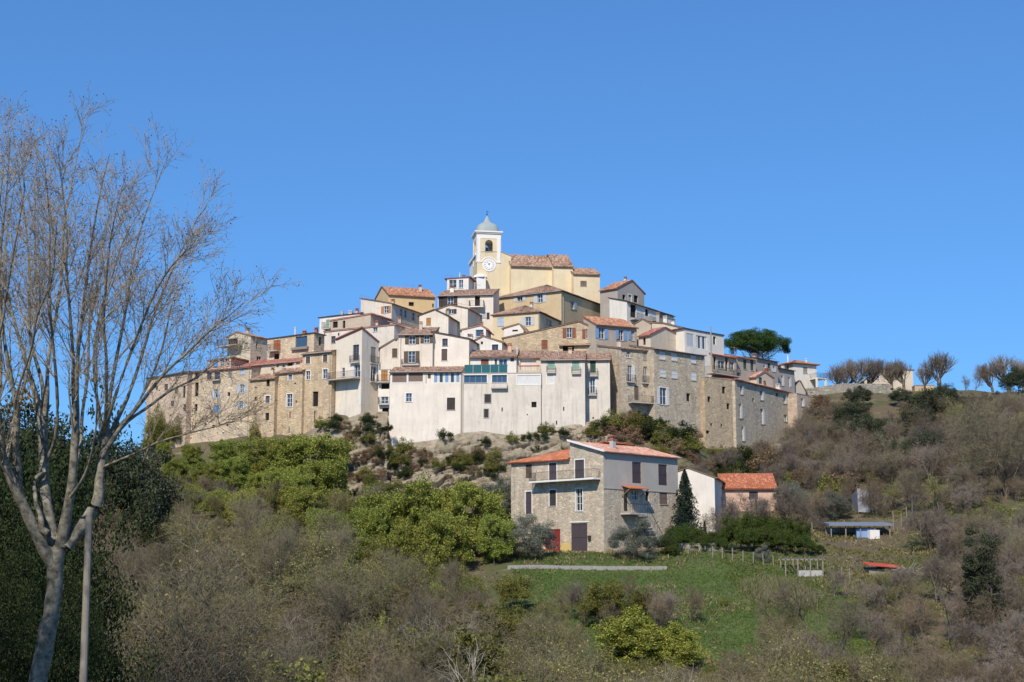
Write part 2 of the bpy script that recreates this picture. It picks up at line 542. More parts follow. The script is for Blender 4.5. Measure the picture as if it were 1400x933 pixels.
# ------------------------------------------------------------------ terrain
_FAR = [(420, 6), (700, -4), (6000, -10)]
_COLS = {
    -140: [(-80, -1.7), (5, -1.7), (30, -4), (60, -9), (100, -9), (150, 0), (200, 9), (260, 11), (330, 7)] + _FAR,
    -60: [(-80, -1.7), (5, -1.7), (30, -5), (55, -11), (90, -12), (130, -5), (160, 2), (190, 9), (212, 15), (224, 17), (240, 19), (290, 14)] + _FAR,
    -48: [(-80, -1.7), (5, -1.7), (30, -5), (55, -12), (85, -13), (130, -5), (160, 2), (190, 10), (210, 17), (218, 20), (235, 27), (255, 30), (300, 20)] + _FAR,
    -33: [(-80, -1.7), (5, -1.7), (30, -6), (55, -13), (85, -15), (110, -12), (140, -5), (165, 2), (185, 8.5), (198, 14), (206, 18.5), (212, 22), (226, 31), (245, 38), (265, 38), (300, 26)] + _FAR,
    -24: [(-80, -1.7), (5, -1.7), (30, -6), (55, -13), (85, -15), (110, -12), (140, -5), (165, 2), (185, 7.5), (194, 10.8), (199, 15), (202.5, 21.5), (209, 25), (224, 34), (240, 41), (262, 42), (300, 28)] + _FAR,
    -15: [(-80, -1.7), (5, -1.7), (30, -6), (55, -13), (85, -15), (110, -11.5), (138, -5), (160, 1), (180, 6.2), (190, 10), (197, 14.2), (203, 19), (212, 27), (226, 35), (243, 42), (262, 43), (300, 28)] + _FAR,
    0: [(-80, -1.7), (5, -1.7), (30, -6), (55, -13), (85, -15), (110, -11), (130, -5), (141, -1.4), (148.6, 0.5), (151, 1.3), (155, 2.0), (172, 4.2), (186, 8.6), (193, 13), (198, 17.5), (204, 21.5), (214, 28), (228, 36), (243, 43), (262, 44), (300, 28)] + _FAR,
    8: [(-80, -1.7), (5, -1.7), (30, -6), (55, -13), (85, -14), (110, -9.5), (128, -5), (141, -1.6), (148.3, 0.1), (150.5, 1.3), (154, 2.2), (174, 2.5), (181, 6), (189, 13), (197, 20), (203, 22), (214, 28), (230, 37), (250, 43), (262, 43), (300, 28)] + _FAR,
    21: [(-80, -1.7), (5, -1.7), (30, -6), (55, -13), (85, -14), (110, -9), (128, -5), (141, -1.6), (148.5, 0.0), (151, 1.3), (155, 2.4), (174, 3.2), (182, 7), (191, 13), (199, 20), (205, 22), (220, 30), (240, 37), (262, 37), (300, 30)] + _FAR,
    30: [(-80, -1.7), (5, -1.7), (30, -6), (55, -13), (85, -14), (110, -9), (128, -5.0), (142, -2.0), (150, -0.3), (153, 0.9), (156, 2.2), (166, 3.6), (180, 7.5), (193, 12), (203, 15.5), (212, 18.5), (222, 25), (240, 31), (262, 32), (300, 31)] + _FAR,
    42: [(-80, -1.7), (5, -1.7), (30, -6), (55, -12), (85, -13), (110, -8.5), (128, -5), (143, -1.6), (150, -0.1), (156, 1.6), (165, 4.0), (170, 5.2), (185, 9.5), (205, 15), (218, 18.5), (228, 22), (236, 28), (246, 31), (300, 32), (400, 26)] + _FAR[1:],
    60: [(-80, -1.7), (5, -1.7), (30, -6), (55, -12), (85, -12), (110, -8), (130, -3.5), (145, 0.6), (160, 4.5), (180, 9.5), (200, 16), (220, 23), (234, 28.5), (241, 31), (300, 32), (400, 28)] + _FAR[1:],
    150: [(-80, -1.7), (5, -1.7), (30, -5), (55, -10), (85, -11), (110, -7.5), (130, -3), (150, 2), (180, 10), (200, 16.5), (220, 23.5), (236, 29.5), (245, 31.5), (300, 32), (400, 28)] + _FAR[1:],
}
_CX = np.array(sorted(_COLS))
_YS = np.concatenate([np.arange(-80, 300, 1.0), np.arange(300, 800, 20.0), np.array([1000., 2000, 4000, 6000])])
_TAB = np.array([np.interp(_YS, [p[0] for p in _COLS[x]], [p[1] for p in _COLS[x]]) for x in _CX])
_k = np.exp(-np.linspace(-2, 2, 7) ** 2)
_k /= _k.sum()
for _i in range(len(_CX)):
    _pad = np.pad(_TAB[_i], 3, mode='edge')
    _sm = np.convolve(_pad, _k, 'valid')
    _TAB[_i, 3:380] = _sm[3:380]

def hgt(x, y, fine=True):
    xs = min(max(x, _CX[0]), _CX[-1])
    i = int(np.searchsorted(_CX, xs) - 1)
    i = min(max(i, 0), len(_CX) - 2)
    f = (xs - _CX[i]) / (_CX[i + 1] - _CX[i])
    f = f * f * (3 - 2 * f)
    a = np.interp(y, _YS, _TAB[i])
    b = np.interp(y, _YS, _TAB[i + 1])
    z = a * (1 - f) + b * f
    if fine and 40 < y < 420:
        flatten = 0.15 + 0.85 * min(1.0, max(4 - x, x - 25, 147 - y, y - 177, 0.0) / 7)
        z += flatten * (0.55 * mnoise.noise(Vector((x * 0.09, y * 0.09, 3))) + 0.28 * mnoise.noise(Vector((x * 0.31, y * 0.31, 9))))
    return float(z)

def terrain_material():
    t = NT('hill ground')
    co = t.coord()
    n1 = t.noise(co, 0.09, 6, 0.7)
    n2 = t.noise(co, 0.8, 6, 0.75)
    n3 = t.noise(co, 5.0, 4, 0.7)
    soil = t.mix(n2, (0.085, 0.065, 0.04), (0.20, 0.16, 0.10))
    grass = t.mix(n2, (0.05, 0.065, 0.022), (0.13, 0.14, 0.055))
    dry = t.mix(n3, (0.17, 0.145, 0.07), (0.33, 0.28, 0.15))
    col = t.mix(t.ramp(n1, 0.44, 0.60), soil, grass)
    col = t.mix(t.ramp(t.noise(co, 0.35, 5, 0.7), 0.55, 0.68), col, dry)
    # meadow below the stone house
    geo = t.add('ShaderNodeNewGeometry')
    sx = t.add('ShaderNodeSeparateXYZ')
    t.l.new(geo.outputs['Position'], sx.inputs[0])
    def band(sock, a, b, c, d):
        mr = t.add('ShaderNodeMapRange')
        t.set(mr, **{'From Min': a, 'From Max': b})
        t.l.new(sock, mr.inputs['Value'])
        m2 = t.add('ShaderNodeMapRange')
        t.set(m2, **{'From Min': d, 'From Max': c})
        t.l.new(sock, m2.inputs['Value'])
        mu = t.add('ShaderNodeMath', operation='MULTIPLY')
        t.l.new(mr.outputs[0], mu.inputs[0])
        t.l.new(m2.outputs[0], mu.inputs[1])
        return mu.outputs[0]
    mm = t.add('ShaderNodeMath', operation='MULTIPLY')
    t.l.new(band(sx.outputs[0], -4, 3, 27, 36), mm.inputs[0])
    t.l.new(band(sx.outputs[1], 108, 122, 150, 158), mm.inputs[1])
    ad = t.add('ShaderNodeMath', operation='MULTIPLY')
    t.l.new(mm.outputs[0], ad.inputs[0])
    t.l.new(t.ramp(t.noise(co, 0.22, 5, 0.7), 0.25, 0.60), ad.inputs[1])
    meadow = t.mix(n2, (0.07, 0.11, 0.026), (0.15, 0.195, 0.06))
    col = t.mix(ad.outputs[0], col, meadow)
    # bare rock wherever the slope is too steep for soil
    sn = t.add('ShaderNodeSeparateXYZ')
    t.l.new(geo.outputs['Normal'], sn.inputs[0])
    ad2 = t.add('ShaderNodeMath', operation='ADD')
    mu2 = t.add('ShaderNodeMath', operation='MULTIPLY')
    mu2.inputs[1].default_value = 0.35
    t.l.new(n2, mu2.inputs[0])
    t.l.new(mu2.outputs[0], ad2.inputs[0])
    t.l.new(sn.outputs[2], ad2.inputs[1])
    rockc = t.mix(n2, (0.20, 0.165, 0.115), (0.46, 0.39, 0.29))
    col = t.mix(t.ramp(ad2.outputs[0], 0.84, 0.96), rockc, col)
    t.color(col)
    t.bump(n3, 0.8, 0.25)
    return t.m
M['ground'] = terrain_material()

def build_terrain():
    xs = np.concatenate([[-6000, -2500, -900, -400, -250], np.arange(-160, 161, 1.6), [250, 400, 900, 2500, 6000]])
    ys = np.concatenate([[-600, -200, -80, -40], np.arange(-10, 120, 3.0), np.arange(120, 262, 1.3), np.arange(264, 420, 6.0), [460, 520, 620, 800, 1200, 2000, 3500, 6000]])
    verts = np.array([(x, y, hgt(x, y)) for y in ys for x in xs])
    nx, ny = len(xs), len(ys)
    idx = np.arange(nx * ny).reshape(ny, nx)
    q = np.stack([idx[:-1, :-1], idx[:-1, 1:], idx[1:, 1:], idx[1:, :-1]], -1).reshape(-1, 4)
    o = link('hillside', mesh_np('hillside', verts, q, smooth=True), None, M['ground'])
    o['kind'] = 'structure'
build_terrain()

def rock_material():
    t = NT('limestone rock')
    co = t.coord()
    geo = t.add('ShaderNodeNewGeometry')
    a = t.noise(co, 0.6, 7, 0.72)
    b = t.noise(t.mapping(co, (0.5, 0.5, 2.4)), 1.3, 6, 0.7)
    col = t.mix(t.ramp(a, 0.3, 0.7), (0.20, 0.165, 0.115), (0.50, 0.425, 0.315))
    col = t.mix(t.ramp(b, 0.52, 0.7, (0, 0, 0, 1), (0.7, 0.7, 0.7, 1)), col, (0.20, 0.17, 0.13))
    col = t.mix(t.ramp(t.noise(co, 0.35, 6, 0.75), 0.54, 0.64, (0, 0, 0, 1), (0.75, 0.75, 0.75, 1)), col, (0.16, 0.135, 0.075))
    t.color(col)
    t.bump(t.noise(co, 3.0, 8, 0.75), 0.9, 0.25)
    return t.m
M['rock'] = rock_material()

def strata(p):
    """outward displacement of the cliff at a world point: tilted beds broken into irregular blocks"""
    zt = p.z - 0.17 * p.x
    wx = 1.3 * mnoise.noise(p * 0.23)
    q = Vector(((p.x + wx) * 0.20, (p.y + wx) * 0.18, (zt + 0.6 * wx) * 0.72))
    dist, pts = mnoise.voronoi(q)
    edge = dist[1] - dist[0]
    block = 1.5 * mnoise.noise(pts[0] * 5.7 + Vector((3.1, 0, 0)))
    crack = -1.0 * max(0.0, 1 - edge / 0.10)
    q2 = q * 2.6
    d2, p2 = mnoise.voronoi(q2)
    small = 0.45 * mnoise.noise(p2[0] * 4.3) - 0.3 * max(0.0, 1 - (d2[1] - d2[0]) / 0.12)
    bs = (zt + 0.35 * wx) / 0.95
    bf = bs - math.floor(bs)
    bed = (0.55 if bf < 0.75 else -0.25) * (0.6 + 0.8 * mnoise.noise(Vector((math.floor(bs) * 3.7, p.x * 0.12, 0))))
    rough = 0.8 * mnoise.noise(p * 0.17) + 0.22 * mnoise.noise(p * 1.3) + 0.12 * mnoise.noise(p * 3.1)
    return block + crack + small + bed + rough

def build_cliff():
    """top and bottom edges of the cliff under the village: (pixel x, pixel y, distance)"""
    top = [(440, 598, 206), (470, 574, 204.5), (500, 563, 202.2), (530, 563, 202.4), (536, 612, 199.6), (560, 606, 199.2), (600, 600, 198.8), (632, 592, 198.4), (660, 590, 197.8), (700, 596, 197.6), (740, 590, 197.6), (775, 582, 197.8), (800, 578, 198.5), (836, 568, 201), (862, 570, 203.5), (890, 588, 203.5), (930, 602, 205.5), (962, 628, 209), (1000, 622, 212), (1040, 612, 217), (1090, 600, 226), (1120, 585, 233)]
    bot = [(440, 660, 193), (470, 668, 192), (500, 668, 191), (530, 668, 190), (536, 672, 190), (560, 676, 189), (600, 680, 187), (632, 680, 186), (660, 684, 185), (700, 690, 182), (740, 690, 182), (775, 690, 182), (800, 690, 182), (836, 680, 184), (862, 676, 186), (890, 672, 187), (930, 668, 190), (962, 668, 194), (1000, 668, 197), (1040, 664, 201), (1090, 655, 208), (1120, 640, 214)]
    N, R = 520, 120
    tx = np.linspace(0, len(top) - 1, N)
    T = np.array([at(*p) for p in top])
    B = np.array([at(*p) for p in bot])
    ii = np.arange(len(top))
    Ti = np.stack([np.interp(tx, ii, T[:, k]) for k in range(3)], -1)
    Bi = np.stack([np.interp(tx, ii, B[:, k]) for k in range(3)], -1)
    Bi[:, 2] -= 1.5
    verts = []
    for r in range(R + 1):
        f = r / R
        for i in range(N):
            g = f ** 1.25
            p = Bi[i] + (Ti[i] - Bi[i]) * np.array([f, g if False else f, f])
            # bulge: the face leans out in the middle
            p = Vector(p)
            bul = math.sin(math.pi * f) * 0.9
            d = strata(p) * min(1, 4 * (1 - f) + 0.1)
            verts.append((p.x, p.y - bul - d * 0.8, p.z + d * 0.35))
    idx = np.arange(N * (R + 1)).reshape(R + 1, N)
    q = np.stack([idx[:-1, :-1], idx[:-1, 1:], idx[1:, 1:], idx[1:, :-1]], -1).reshape(-1, 4)
    o = link('rock_outcrop', mesh_np('rock_outcrop', np.array(verts), q), None, M['rock'])
    o['kind'] = 'structure'
    # boulders that stand out of the ledge
    rnd = random.Random(5)
    spots = [(745, 616, 195, 22, 11), (722, 622, 194, 18, 10), (690, 612, 195.5, 24, 14), (655, 605, 197, 20, 16), (640, 618, 195.5, 18, 12), (612, 612, 197, 26, 18),
             (590, 622, 196, 20, 14), (668, 626, 193, 22, 12), (705, 634, 191.5, 26, 10), (575, 636, 194, 28, 16), (640, 640, 190, 26, 10),
             (610, 648, 189.5, 24, 10), (765, 602, 195.5, 18, 10), (780, 612, 193, 22, 10), 
             (900, 622, 199, 22, 14), (945, 640, 201, 24, 16), (985, 640, 205, 22, 16), (1050, 640, 212, 20, 18), (1075, 652, 211, 18, 20), (960, 655, 197, 24, 12)]
    for px, py, Y, w, h in spots:
        if py > 628 and px < 850:
            continue
        c = at(px, py, Y)
        s = Y / FPX
        verts, k = [], 10
        seed = rnd.random() * 50
        for j in range(7):
            a = -math.pi / 2 + math.pi * j / 6
            for i in range(k):
                w2 = 2 * math.pi * i / k
                d = Vector((math.cos(a) * math.cos(w2), math.cos(a) * math.sin(w2), math.sin(a)))
                n = 1 + 0.40 * mnoise.noise(d * 1.6 + Vector((seed, 0, 0))) + .12 * mnoise.noise(d * 4 + Vector((seed, 9, 0)))
                e = Vector([math.copysign(abs(q2) ** 0.42, q2) for q2 in d])
                verts.append((e.x * w * s * 0.55 * n, e.y * w * s * 0.5 * n, e.z * h * s * 0.55 * n))
        quads = [(j * k + i, j * k + (i + 1) % k, (j + 1) * k + (i + 1) % k, (j + 1) * k + i) for j in range(6) for i in range(k)]
        b = link('boulder', mesh_np('boulder', np.array(verts), np.array(quads)), o, M['rock'])
        b.location = c
        b.rotation_euler = (rnd.uniform(-.2, .2), 0.16 + rnd.uniform(-.15, .15), rnd.uniform(-.5, .5))
build_cliff()
# ------------------------------------------------------------------ house builder
def Z(ox, oy, s):
    return lambda x, y: (ox + x / s, oy + y / s, s)
ZA1, ZA2, ZA3, ZA4 = Z(195, 445, 9.333), Z(195, 520, 9.333), Z(330, 440, 9.333), Z(330, 520, 9.333)
ZB, ZC, ZD, ZE, ZF, ZG = Z(430, 370, 5.833), Z(560, 280, 4.911), Z(440, 430, 6.218), Z(620, 430, 5.4875), Z(780, 370, 6.218), Z(820, 440, 4.667)
ZH, ZN, ZG5, ZG6, ZC7, ZE8, Z0 = Z(680, 590, 4.911), Z(920, 600, 3.684), Z(940, 450, 11.667), Z(1020, 470, 11.667), Z(640, 280, 7.775), Z(640, 410, 10.36), Z(0, 0, 1)
ZK = Z(1000, 440, 3.3325)

BODIES = []
class Body:
    """a rectangular block. Near corner c; L wall runs to the left from it, R wall to the right."""
    def __init__(s, zoom, c, th, L=None, R=None, Lm=7.0, Rm=6.0, roof=('mono', 0.25), wall='cream', tile='tile_old', wins=(), base=None,
                 root=None, name='village_house', label='', cat='house', roofth=0.14, eave=0.32, verge=0.14, group=None, wallname='wall', roofname='roof'):
        s.zoom = zoom
        cx, cy, _ = zoom(c[0], c[1])
        s.C = at(cx, cy, c[2])
        th = math.radians(th)
        s.dU = Vector((-math.cos(th), math.sin(th), 0))
        s.dV = Vector((math.sin(th), math.cos(th), 0))
        s.nL = -s.dV.copy()
        s.nR = -s.dU.copy()
        s.LU = s.solve(s.dU, zoom(L, c[1])[0], cy) if L is not None else Lm
        s.LV = s.solve(s.dV, zoom(R, c[1])[0], cy) if R is not None else Rm
        if s.LU < 0.3 or s.LV < 0.3 or s.LU > 45 or s.LV > 45:
            print('BODY SIZE', name, label, round(s.LU, 2), round(s.LV, 2))
            s.LU, s.LV = min(max(s.LU, 1), 30), min(max(s.LV, 1), 30)
        s.zc = s.C.z
        s.th, s.eave, s.verge, s.roofth = th, eave, verge, roofth
        s.setup_roof(roof)
        foot = [s.C + s.dU * (s.LU * i / 4) + s.dV * (s.LV * j / 4) for i in range(5) for j in range(5)]
        hmin = min(hgt(p.x, p.y) for p in foot)
        s.zb = hmin - 0.8
        if base is not None:
            s.zb = min(s.P('L', *base)[1], s.zc - 1)
        s.zb = min(s.zb, s.zc - 1.0)
        s.openings = {'L': [], 'R': []}
        s.root = root
        if root is None:
            s.root = empty(name, (s.C.x, s.C.y, s.zb), label, cat, group)
        ws = []
        for w in wins:
            opt = w[6] if len(w) > 6 else {}
            zz = opt.get('z', zoom)
            ws.append((w[0], w[1], zz, w[2], w[3], w[4], w[5], opt))
        s.wins = []
        for face, typ, zz, x, y, w, h, opt in ws:
            u0 = s.P(face, x - w / 2, y, zz)[0]
            u1 = s.P(face, x + w / 2, y, zz)[0]
            z1 = s.P(face, x, y - h / 2, zz)[1]
            z0 = s.P(face, x, y + h / 2, zz)[1]
            a, b = min(u0, u1), max(u0, u1)
            lim = s.LU if face == 'L' else s.LV
            a, b = max(a, 0.06), min(b, lim - 0.06)
            z0 = max(z0, s.zb + 0.05)
            tm = min(s.ftop(face, a), s.ftop(face, b), s.ftop(face, (a + b) / 2)) - 0.06
            z1 = min(z1, tm)
            if b - a < 0.08 or z1 - z0 < 0.08:
                print('window dropped', label, face, typ, x, y)
                continue
            if any(not (b <= p[0] or a >= p[1] or z1 <= p[2] or z0 >= p[3]) for p in s.openings[face]):
                print('window overlaps', label, face, typ, x, y)
                continue
            s.openings[face].append((a, b, z0, z1))
            s.wins.append((face, typ, a, b, z0, z1, opt))
        s.build_walls(M[wall], wallname)
        s.build_roof(M[tile], roofname)
        for w in s.wins:
            s.window(*w)
        s.clutter = 0
        BODIES.append(s)

    def solve(s, d, px, py):
        r = ray(px, py)
        k = r[0] / r[1]
        return (k * s.C.y - s.C.x) / (d.x - k * d.y)

    def P(s, face, x, y, zoom=None):
        """picture point -> (distance along the wall, height)"""
        px, py, _ = (zoom or s.zoom)(x, y)
        r = ray(px, py)
        d = s.dU if face == 'L' else s.dV
        # r*t = C + d*q
        det = r[0] * (-d.y) + d.x * r[1]
        t = (s.C.x * (-d.y) + d.x * s.C.y) / det
        q = ((r[0] * t - s.C.x) * d.x + (r[1] * t - s.C.y) * d.y)
        return q, r[2] * t

    def setup_roof(s, roof):
        k = roof[0]
        s.kind = k
        s.axis, s.cross = 'L', 0.0
        if k == 'mono':                                  # rises away from the L wall
            s.prof, s.cross = [(0, s.zc), (s.LU, s.zc)], roof[1]
        elif k == 'monoR':                               # rises away from the R wall
            s.axis = 'R'
            s.prof, s.cross = [(0, s.zc), (s.LV, s.zc)], roof[1]
        elif k in ('L', 'R'):
            pts = sorted(s.P(k, *p) for p in roof[1])
            lim = s.LU if k == 'L' else s.LV
            s.axis = k
            s.prof = [(0, pts[0][1])] + [p for p in pts[1:-1] if 0.2 < p[0] < lim - 0.2] + [(lim, pts[-1][1])]
            s.cross = roof[2] if len(roof) > 2 else 0.0
            s.zc = s.prof[0][1]
        elif k in ('Lf', 'Rf'):                          # (fraction, rise) profile
            s.axis = k[0]
            lim = s.LU if s.axis == 'L' else s.LV
            s.prof = [(f * lim, s.zc + dz) for f, dz in roof[1]]
            s.cross = roof[2] if len(roof) > 2 else 0.0
        elif k == 'plane':                               # three roof corners in the picture
            zc = s.P('L', *roof[1])[1]
            zl = s.P('L', *roof[2])[1]
            s.zc = zc
            s.prof = [(0, zc), (s.LU, zl)]
            s.cross = (s.P('R', *roof[3])[1] - zc) / s.LV if len(roof) > 3 and roof[3] else 0.0
        elif k in ('flat', 'hip'):
            s.prof = [(0, s.zc), (s.LU, s.zc)]
        s.roofarg = roof
    def top(s, u, v):
        a, b = (u, v) if s.axis == 'L' else (v, u)
        return float(np.interp(a, [p[0] for p in s.prof], [p[1] for p in s.prof])) + s.cross * b
    def ftop(s, face, q):
        return s.top(q, 0) if face == 'L' else s.top(0, q)
    def W(s, u, v, z):
        p = s.C + s.dU * u + s.dV * v
        return Vector((p.x, p.y, z))
    def F(s, face, q, z, o=0.0):
        if face == 'L':
            p = s.C + s.dU * q + s.nL * o
        else:
            p = s.C + s.dV * q + s.nR * o
        return Vector((p.x, p.y, z))
    def fbox(s, mb, face, a, b, z0, z1, o0, o1):
        mb.hexa([s.F(face, a, z0, o0), s.F(face, b, z0, o0), s.F(face, b, z0, o1), s.F(face, a, z0, o1),
                 s.F(face, a, z1, o0), s.F(face, b, z1, o0), s.F(face, b, z1, o1), s.F(face, a, z1, o1)])

    def build_walls(s, mat, name):
        mb = MB()
        for face in 'LR':
            lim = s.LU if face == 'L' else s.LV
            ops = s.openings[face]
            cuts = {0.0, lim}
            for a, b, _, _ in ops:
                cuts |= {a, b}
            if s.axis == face:
                cuts |= {p[0] for p in s.prof}
            cuts = sorted(c for c in cuts if -1e-6 <= c <= lim + 1e-6)
            for a, b in zip(cuts[:-1], cuts[1:]):
                if b - a < 1e-4:
                    continue
                m = (a + b) / 2
                z = s.zb
                for o in sorted((o for o in ops if o[0] < m < o[1]), key=lambda o: o[2]):
                    if o[2] > z:
                        mb.poly([s.F(face, a, z), s.F(face, b, z), s.F(face, b, o[2]), s.F(face, a, o[2])])
                    z = o[3]
                mb.poly([s.F(face, a, z), s.F(face, b, z), s.F(face, b, s.ftop(face, b)), s.F(face, a, s.ftop(face, a))])
            for a, b, z0, z1 in ops:
                d = -0.24
                mb.poly([s.F(face, a, z0), s.F(face, a, z1), s.F(face, a, z1, d), s.F(face, a, z0, d)])
                mb.poly([s.F(face, b, z0), s.F(face, b, z1), s.F(face, b, z1, d), s.F(face, b, z0, d)])
                mb.poly([s.F(face, a, z0), s.F(face, b, z0), s.F(face, b, z0, d), s.F(face, a, z0, d)])
                mb.poly([s.F(face, a, z1), s.F(face, b, z1), s.F(face, b, z1, d), s.F(face, a, z1, d)])
        pu = sorted({0.0, s.LU} | ({p[0] for p in s.prof} if s.axis == 'L' else set()))
        pv = sorted({0.0, s.LV} | ({p[0] for p in s.prof} if s.axis == 'R' else set()))
        mb.poly([s.W(s.LU, 0, s.zb), s.W(s.LU, s.LV, s.zb)] + [s.W(s.LU, v, s.top(s.LU, v)) for v in reversed(pv)])
        mb.poly([s.W(0, s.LV, s.zb), s.W(s.LU, s.LV, s.zb)] + [s.W(u, s.LV, s.top(u, s.LV)) for u in reversed(pu)])
        s.wall = mb.build(name, mat, s.root)

    def patch(s, mb, P00, P10, P01, P11):
        """tiled slope: P00-P10 along the eave, P00-P01 up the slope; the tile rows are real waves"""
        mb.has_uv = True
        La = max((P10 - P00).length, (P11 - P01).length)
        Lb = ((P01 + P11) / 2 - (P00 + P10) / 2).length
        n = (P10 - P00).cross(P01 - P00)
        if n.length < 1e-6:
            n = (P10 - P01).cross(P11 - P01)
        n.normalize()
        if n.z < 0:
            n = -n
        per = 0.26
        na = max(4, min(400, int(La / per * 4)))
        nb = max(2, min(8, int(Lb / 1.2)))
        base = len(mb.v)
        for j in range(nb + 1):
            b = j / nb
            for i in range(na + 1):
                a = i / na
                p = (P00 * (1 - a) + P10 * a) * (1 - b) + (P01 * (1 - a) + P11 * a) * b
                sag = 0.05 * mnoise.noise(Vector((p.x * 0.5, p.y * 0.5, p.z * 0.5)))
                w = s.roofth + sag + 0.045 * math.cos(2 * math.pi * a * La / per)
                mb.v.append(tuple(p + n * w))
        for j in range(nb):
            for i in range(na):
                q = base + j * (na + 1) + i
                mb.f.append((q, q + 1, q + na + 2, q + na + 1))
                mb.uv.append([(i / na * La, j / nb * Lb), ((i + 1) / na * La, j / nb * Lb), ((i + 1) / na * La, (j + 1) / nb * Lb), (i / na * La, (j + 1) / nb * Lb)])
        lo = [P + n * 0.012 for P in (P00, P10, P11, P01)]
        hi = [P + n * (s.roofth - 0.04) for P in (P00, P10, P11, P01)]
        mb.poly(lo)
        for i in range(4):
            mb.poly([lo[i], lo[(i + 1) % 4], hi[(i + 1) % 4], hi[i]])

    def build_roof(s, mat, name):
        mb = MB()
        e, vg = s.eave, s.verge
        k = s.kind
        if k == 'flat':
            h = 0.22
            mb.poly([s.W(0.02, 0.02, s.zc - h), s.W(s.LU - .02, 0.02, s.zc - h), s.W(s.LU - .02, s.LV - .02, s.zc - h), s.W(0.02, s.LV - .02, s.zc - h)])
            for a0, a1, b0, b1 in ((-.05, s.LU + .05, -.05, .25), (-.05, s.LU + .05, s.LV - .25, s.LV + .05), (-.05, .25, .253, s.LV - .253), (s.LU - .25, s.LU + .05, .253, s.LV - .253)):
                mb.hexa([s.W(a0, b0, s.zc), s.W(a1, b0, s.zc), s.W(a1, b1, s.zc), s.W(a0, b1, s.zc),
                         s.W(a0, b0, s.zc + .08), s.W(a1, b0, s.zc + .08), s.W(a1, b1, s.zc + .08), s.W(a0, b1, s.zc + .08)])
        elif k == 'hip':
            pit = s.roofarg[1]
            U0, U1, V0, V1 = -e, s.LU + e, -e, s.LV + e
            half = min(U1 - U0, V1 - V0) / 2
            z0 = s.zc - pit * 0
            zr = z0 + pit * half
            if U1 - U0 >= V1 - V0:
                r0, r1 = s.W(U0 + half, (V0 + V1) / 2, zr), s.W(U1 - half, (V0 + V1) / 2, zr)
                s.patch(mb, s.W(U0, V0, z0), s.W(U1, V0, z0), r0, r1)
                s.patch(mb, s.W(U0, V1, z0), s.W(U1, V1, z0), r0, r1)
                s.patch(mb, s.W(U0, V0, z0), s.W(U0, V1, z0), r0, r0.copy())
                s.patch(mb, s.W(U1, V0, z0), s.W(U1, V1, z0), r1, r1.copy())
            else:
                r0, r1 = s.W((U0 + U1) / 2, V0 + half, zr), s.W((U0 + U1) / 2, V1 - half, zr)
                s.patch(mb, s.W(U0, V0, z0), s.W(U0, V1, z0), r0, r1)
                s.patch(mb, s.W(U1, V0, z0), s.W(U1, V1, z0), r0, r1)
                s.patch(mb, s.W(U0, V0, z0), s.W(U1, V0, z0), r0, r0.copy())
                s.patch(mb, s.W(U0, V1, z0), s.W(U1, V1, z0), r1, r1.copy())
        else:
            pr = s.prof
            blim = s.LV if s.axis == 'L' else s.LU
            def Q(a, b):
                z = s._ext(a) + s.cross * b
                return s.W(a, b, z) if s.axis == 'L' else s.W(b, a, z)
            for i in range(len(pr) - 1):
                a0, a1 = pr[i][0], pr[i + 1][0]
                sl = (pr[i + 1][1] - pr[i][1]) / max(a1 - a0, 1e-3)
                along_a = abs(sl) > abs(s.cross)
                ea = e if along_a else vg
                eb = vg if along_a else e
                if i == 0:
                    a0 -= ea
                if i == len(pr) - 2:
                    a1 += ea
                b0, b1 = -eb, blim + (eb if along_a else 0.1)
                s._seg = (pr[i], sl)
                if along_a:
                    if sl > 0:
                        s.patch(mb, Q(a0, b0), Q(a0, b1), Q(a1, b0), Q(a1, b1))
                    else:
                        s.patch(mb, Q(a1, b0), Q(a1, b1), Q(a0, b0), Q(a0, b1))
                elif s.cross >= 0:
                    s.patch(mb, Q(a0, b0), Q(a1, b0), Q(a0, b1), Q(a1, b1))
                else:
                    s.patch(mb, Q(a0, b1), Q(a1, b1), Q(a0, b0), Q(a1, b0))
        s.roof = mb.build(name, mat, s.root)
    def _ext(s, a):
        (x0, z0), sl = s._seg
        return z0 + sl * (a - x0)

    # ---- parts
    def window(s, face, typ, a, b, z0, z1, opt):
        W, H = b - a, z1 - z0
        col = opt.get('c', 's_brown')
        if opt.get('trim'):
            mb = MB()
            t = 0.12
            s.fbox(mb, face, a - t, a - .003, z0 - t, z1 + t, 0.0, 0.022)
            s.fbox(mb, face, b + .003, b + t, z0 - t, z1 + t, 0.0, 0.022)
            s.fbox(mb, face, a, b, z1 + .003, z1 + t, 0.0, 0.022)
            s.fbox(mb, face, a, b, z0 - t, z0 - .003, 0.0, 0.03)
            tr = mb.build('window_surround', M[opt['trim'] if isinstance(opt['trim'], str) else 'trim'], s.root)
        if typ == 'hole':
            mb = MB()
            mb.poly([s.F(face, a, z0, -.235), s.F(face, b, z0, -.235), s.F(face, b, z1, -.235), s.F(face, a, z1, -.235)])
            o = mb.build('window', M[opt.get('in', 'dark')], s.root)
        elif typ in ('win', 'open'):
            mb = MB()
            f = 0.055 if W < 1.5 else 0.06
            o0, o1 = -.20, -.14
            s.fbox(mb, face, a, a + f, z0, z1, o0, o1)
            s.fbox(mb, face, b - f, b, z0, z1, o0, o1)
            s.fbox(mb, face, a + f, b - f, z1 - f, z1, o0, o1)
            s.fbox(mb, face, a + f, b - f, z0, z0 + f * 1.3, o0, o1)
            n = opt.get('n', 2 if W > 0.55 else 1)
            for i in range(1, n):
                q = a + W * i / n
                s.fbox(mb, face, q - f * .6, q + f * .6, z0 + f * 1.3, z1 - f, o0, o1)
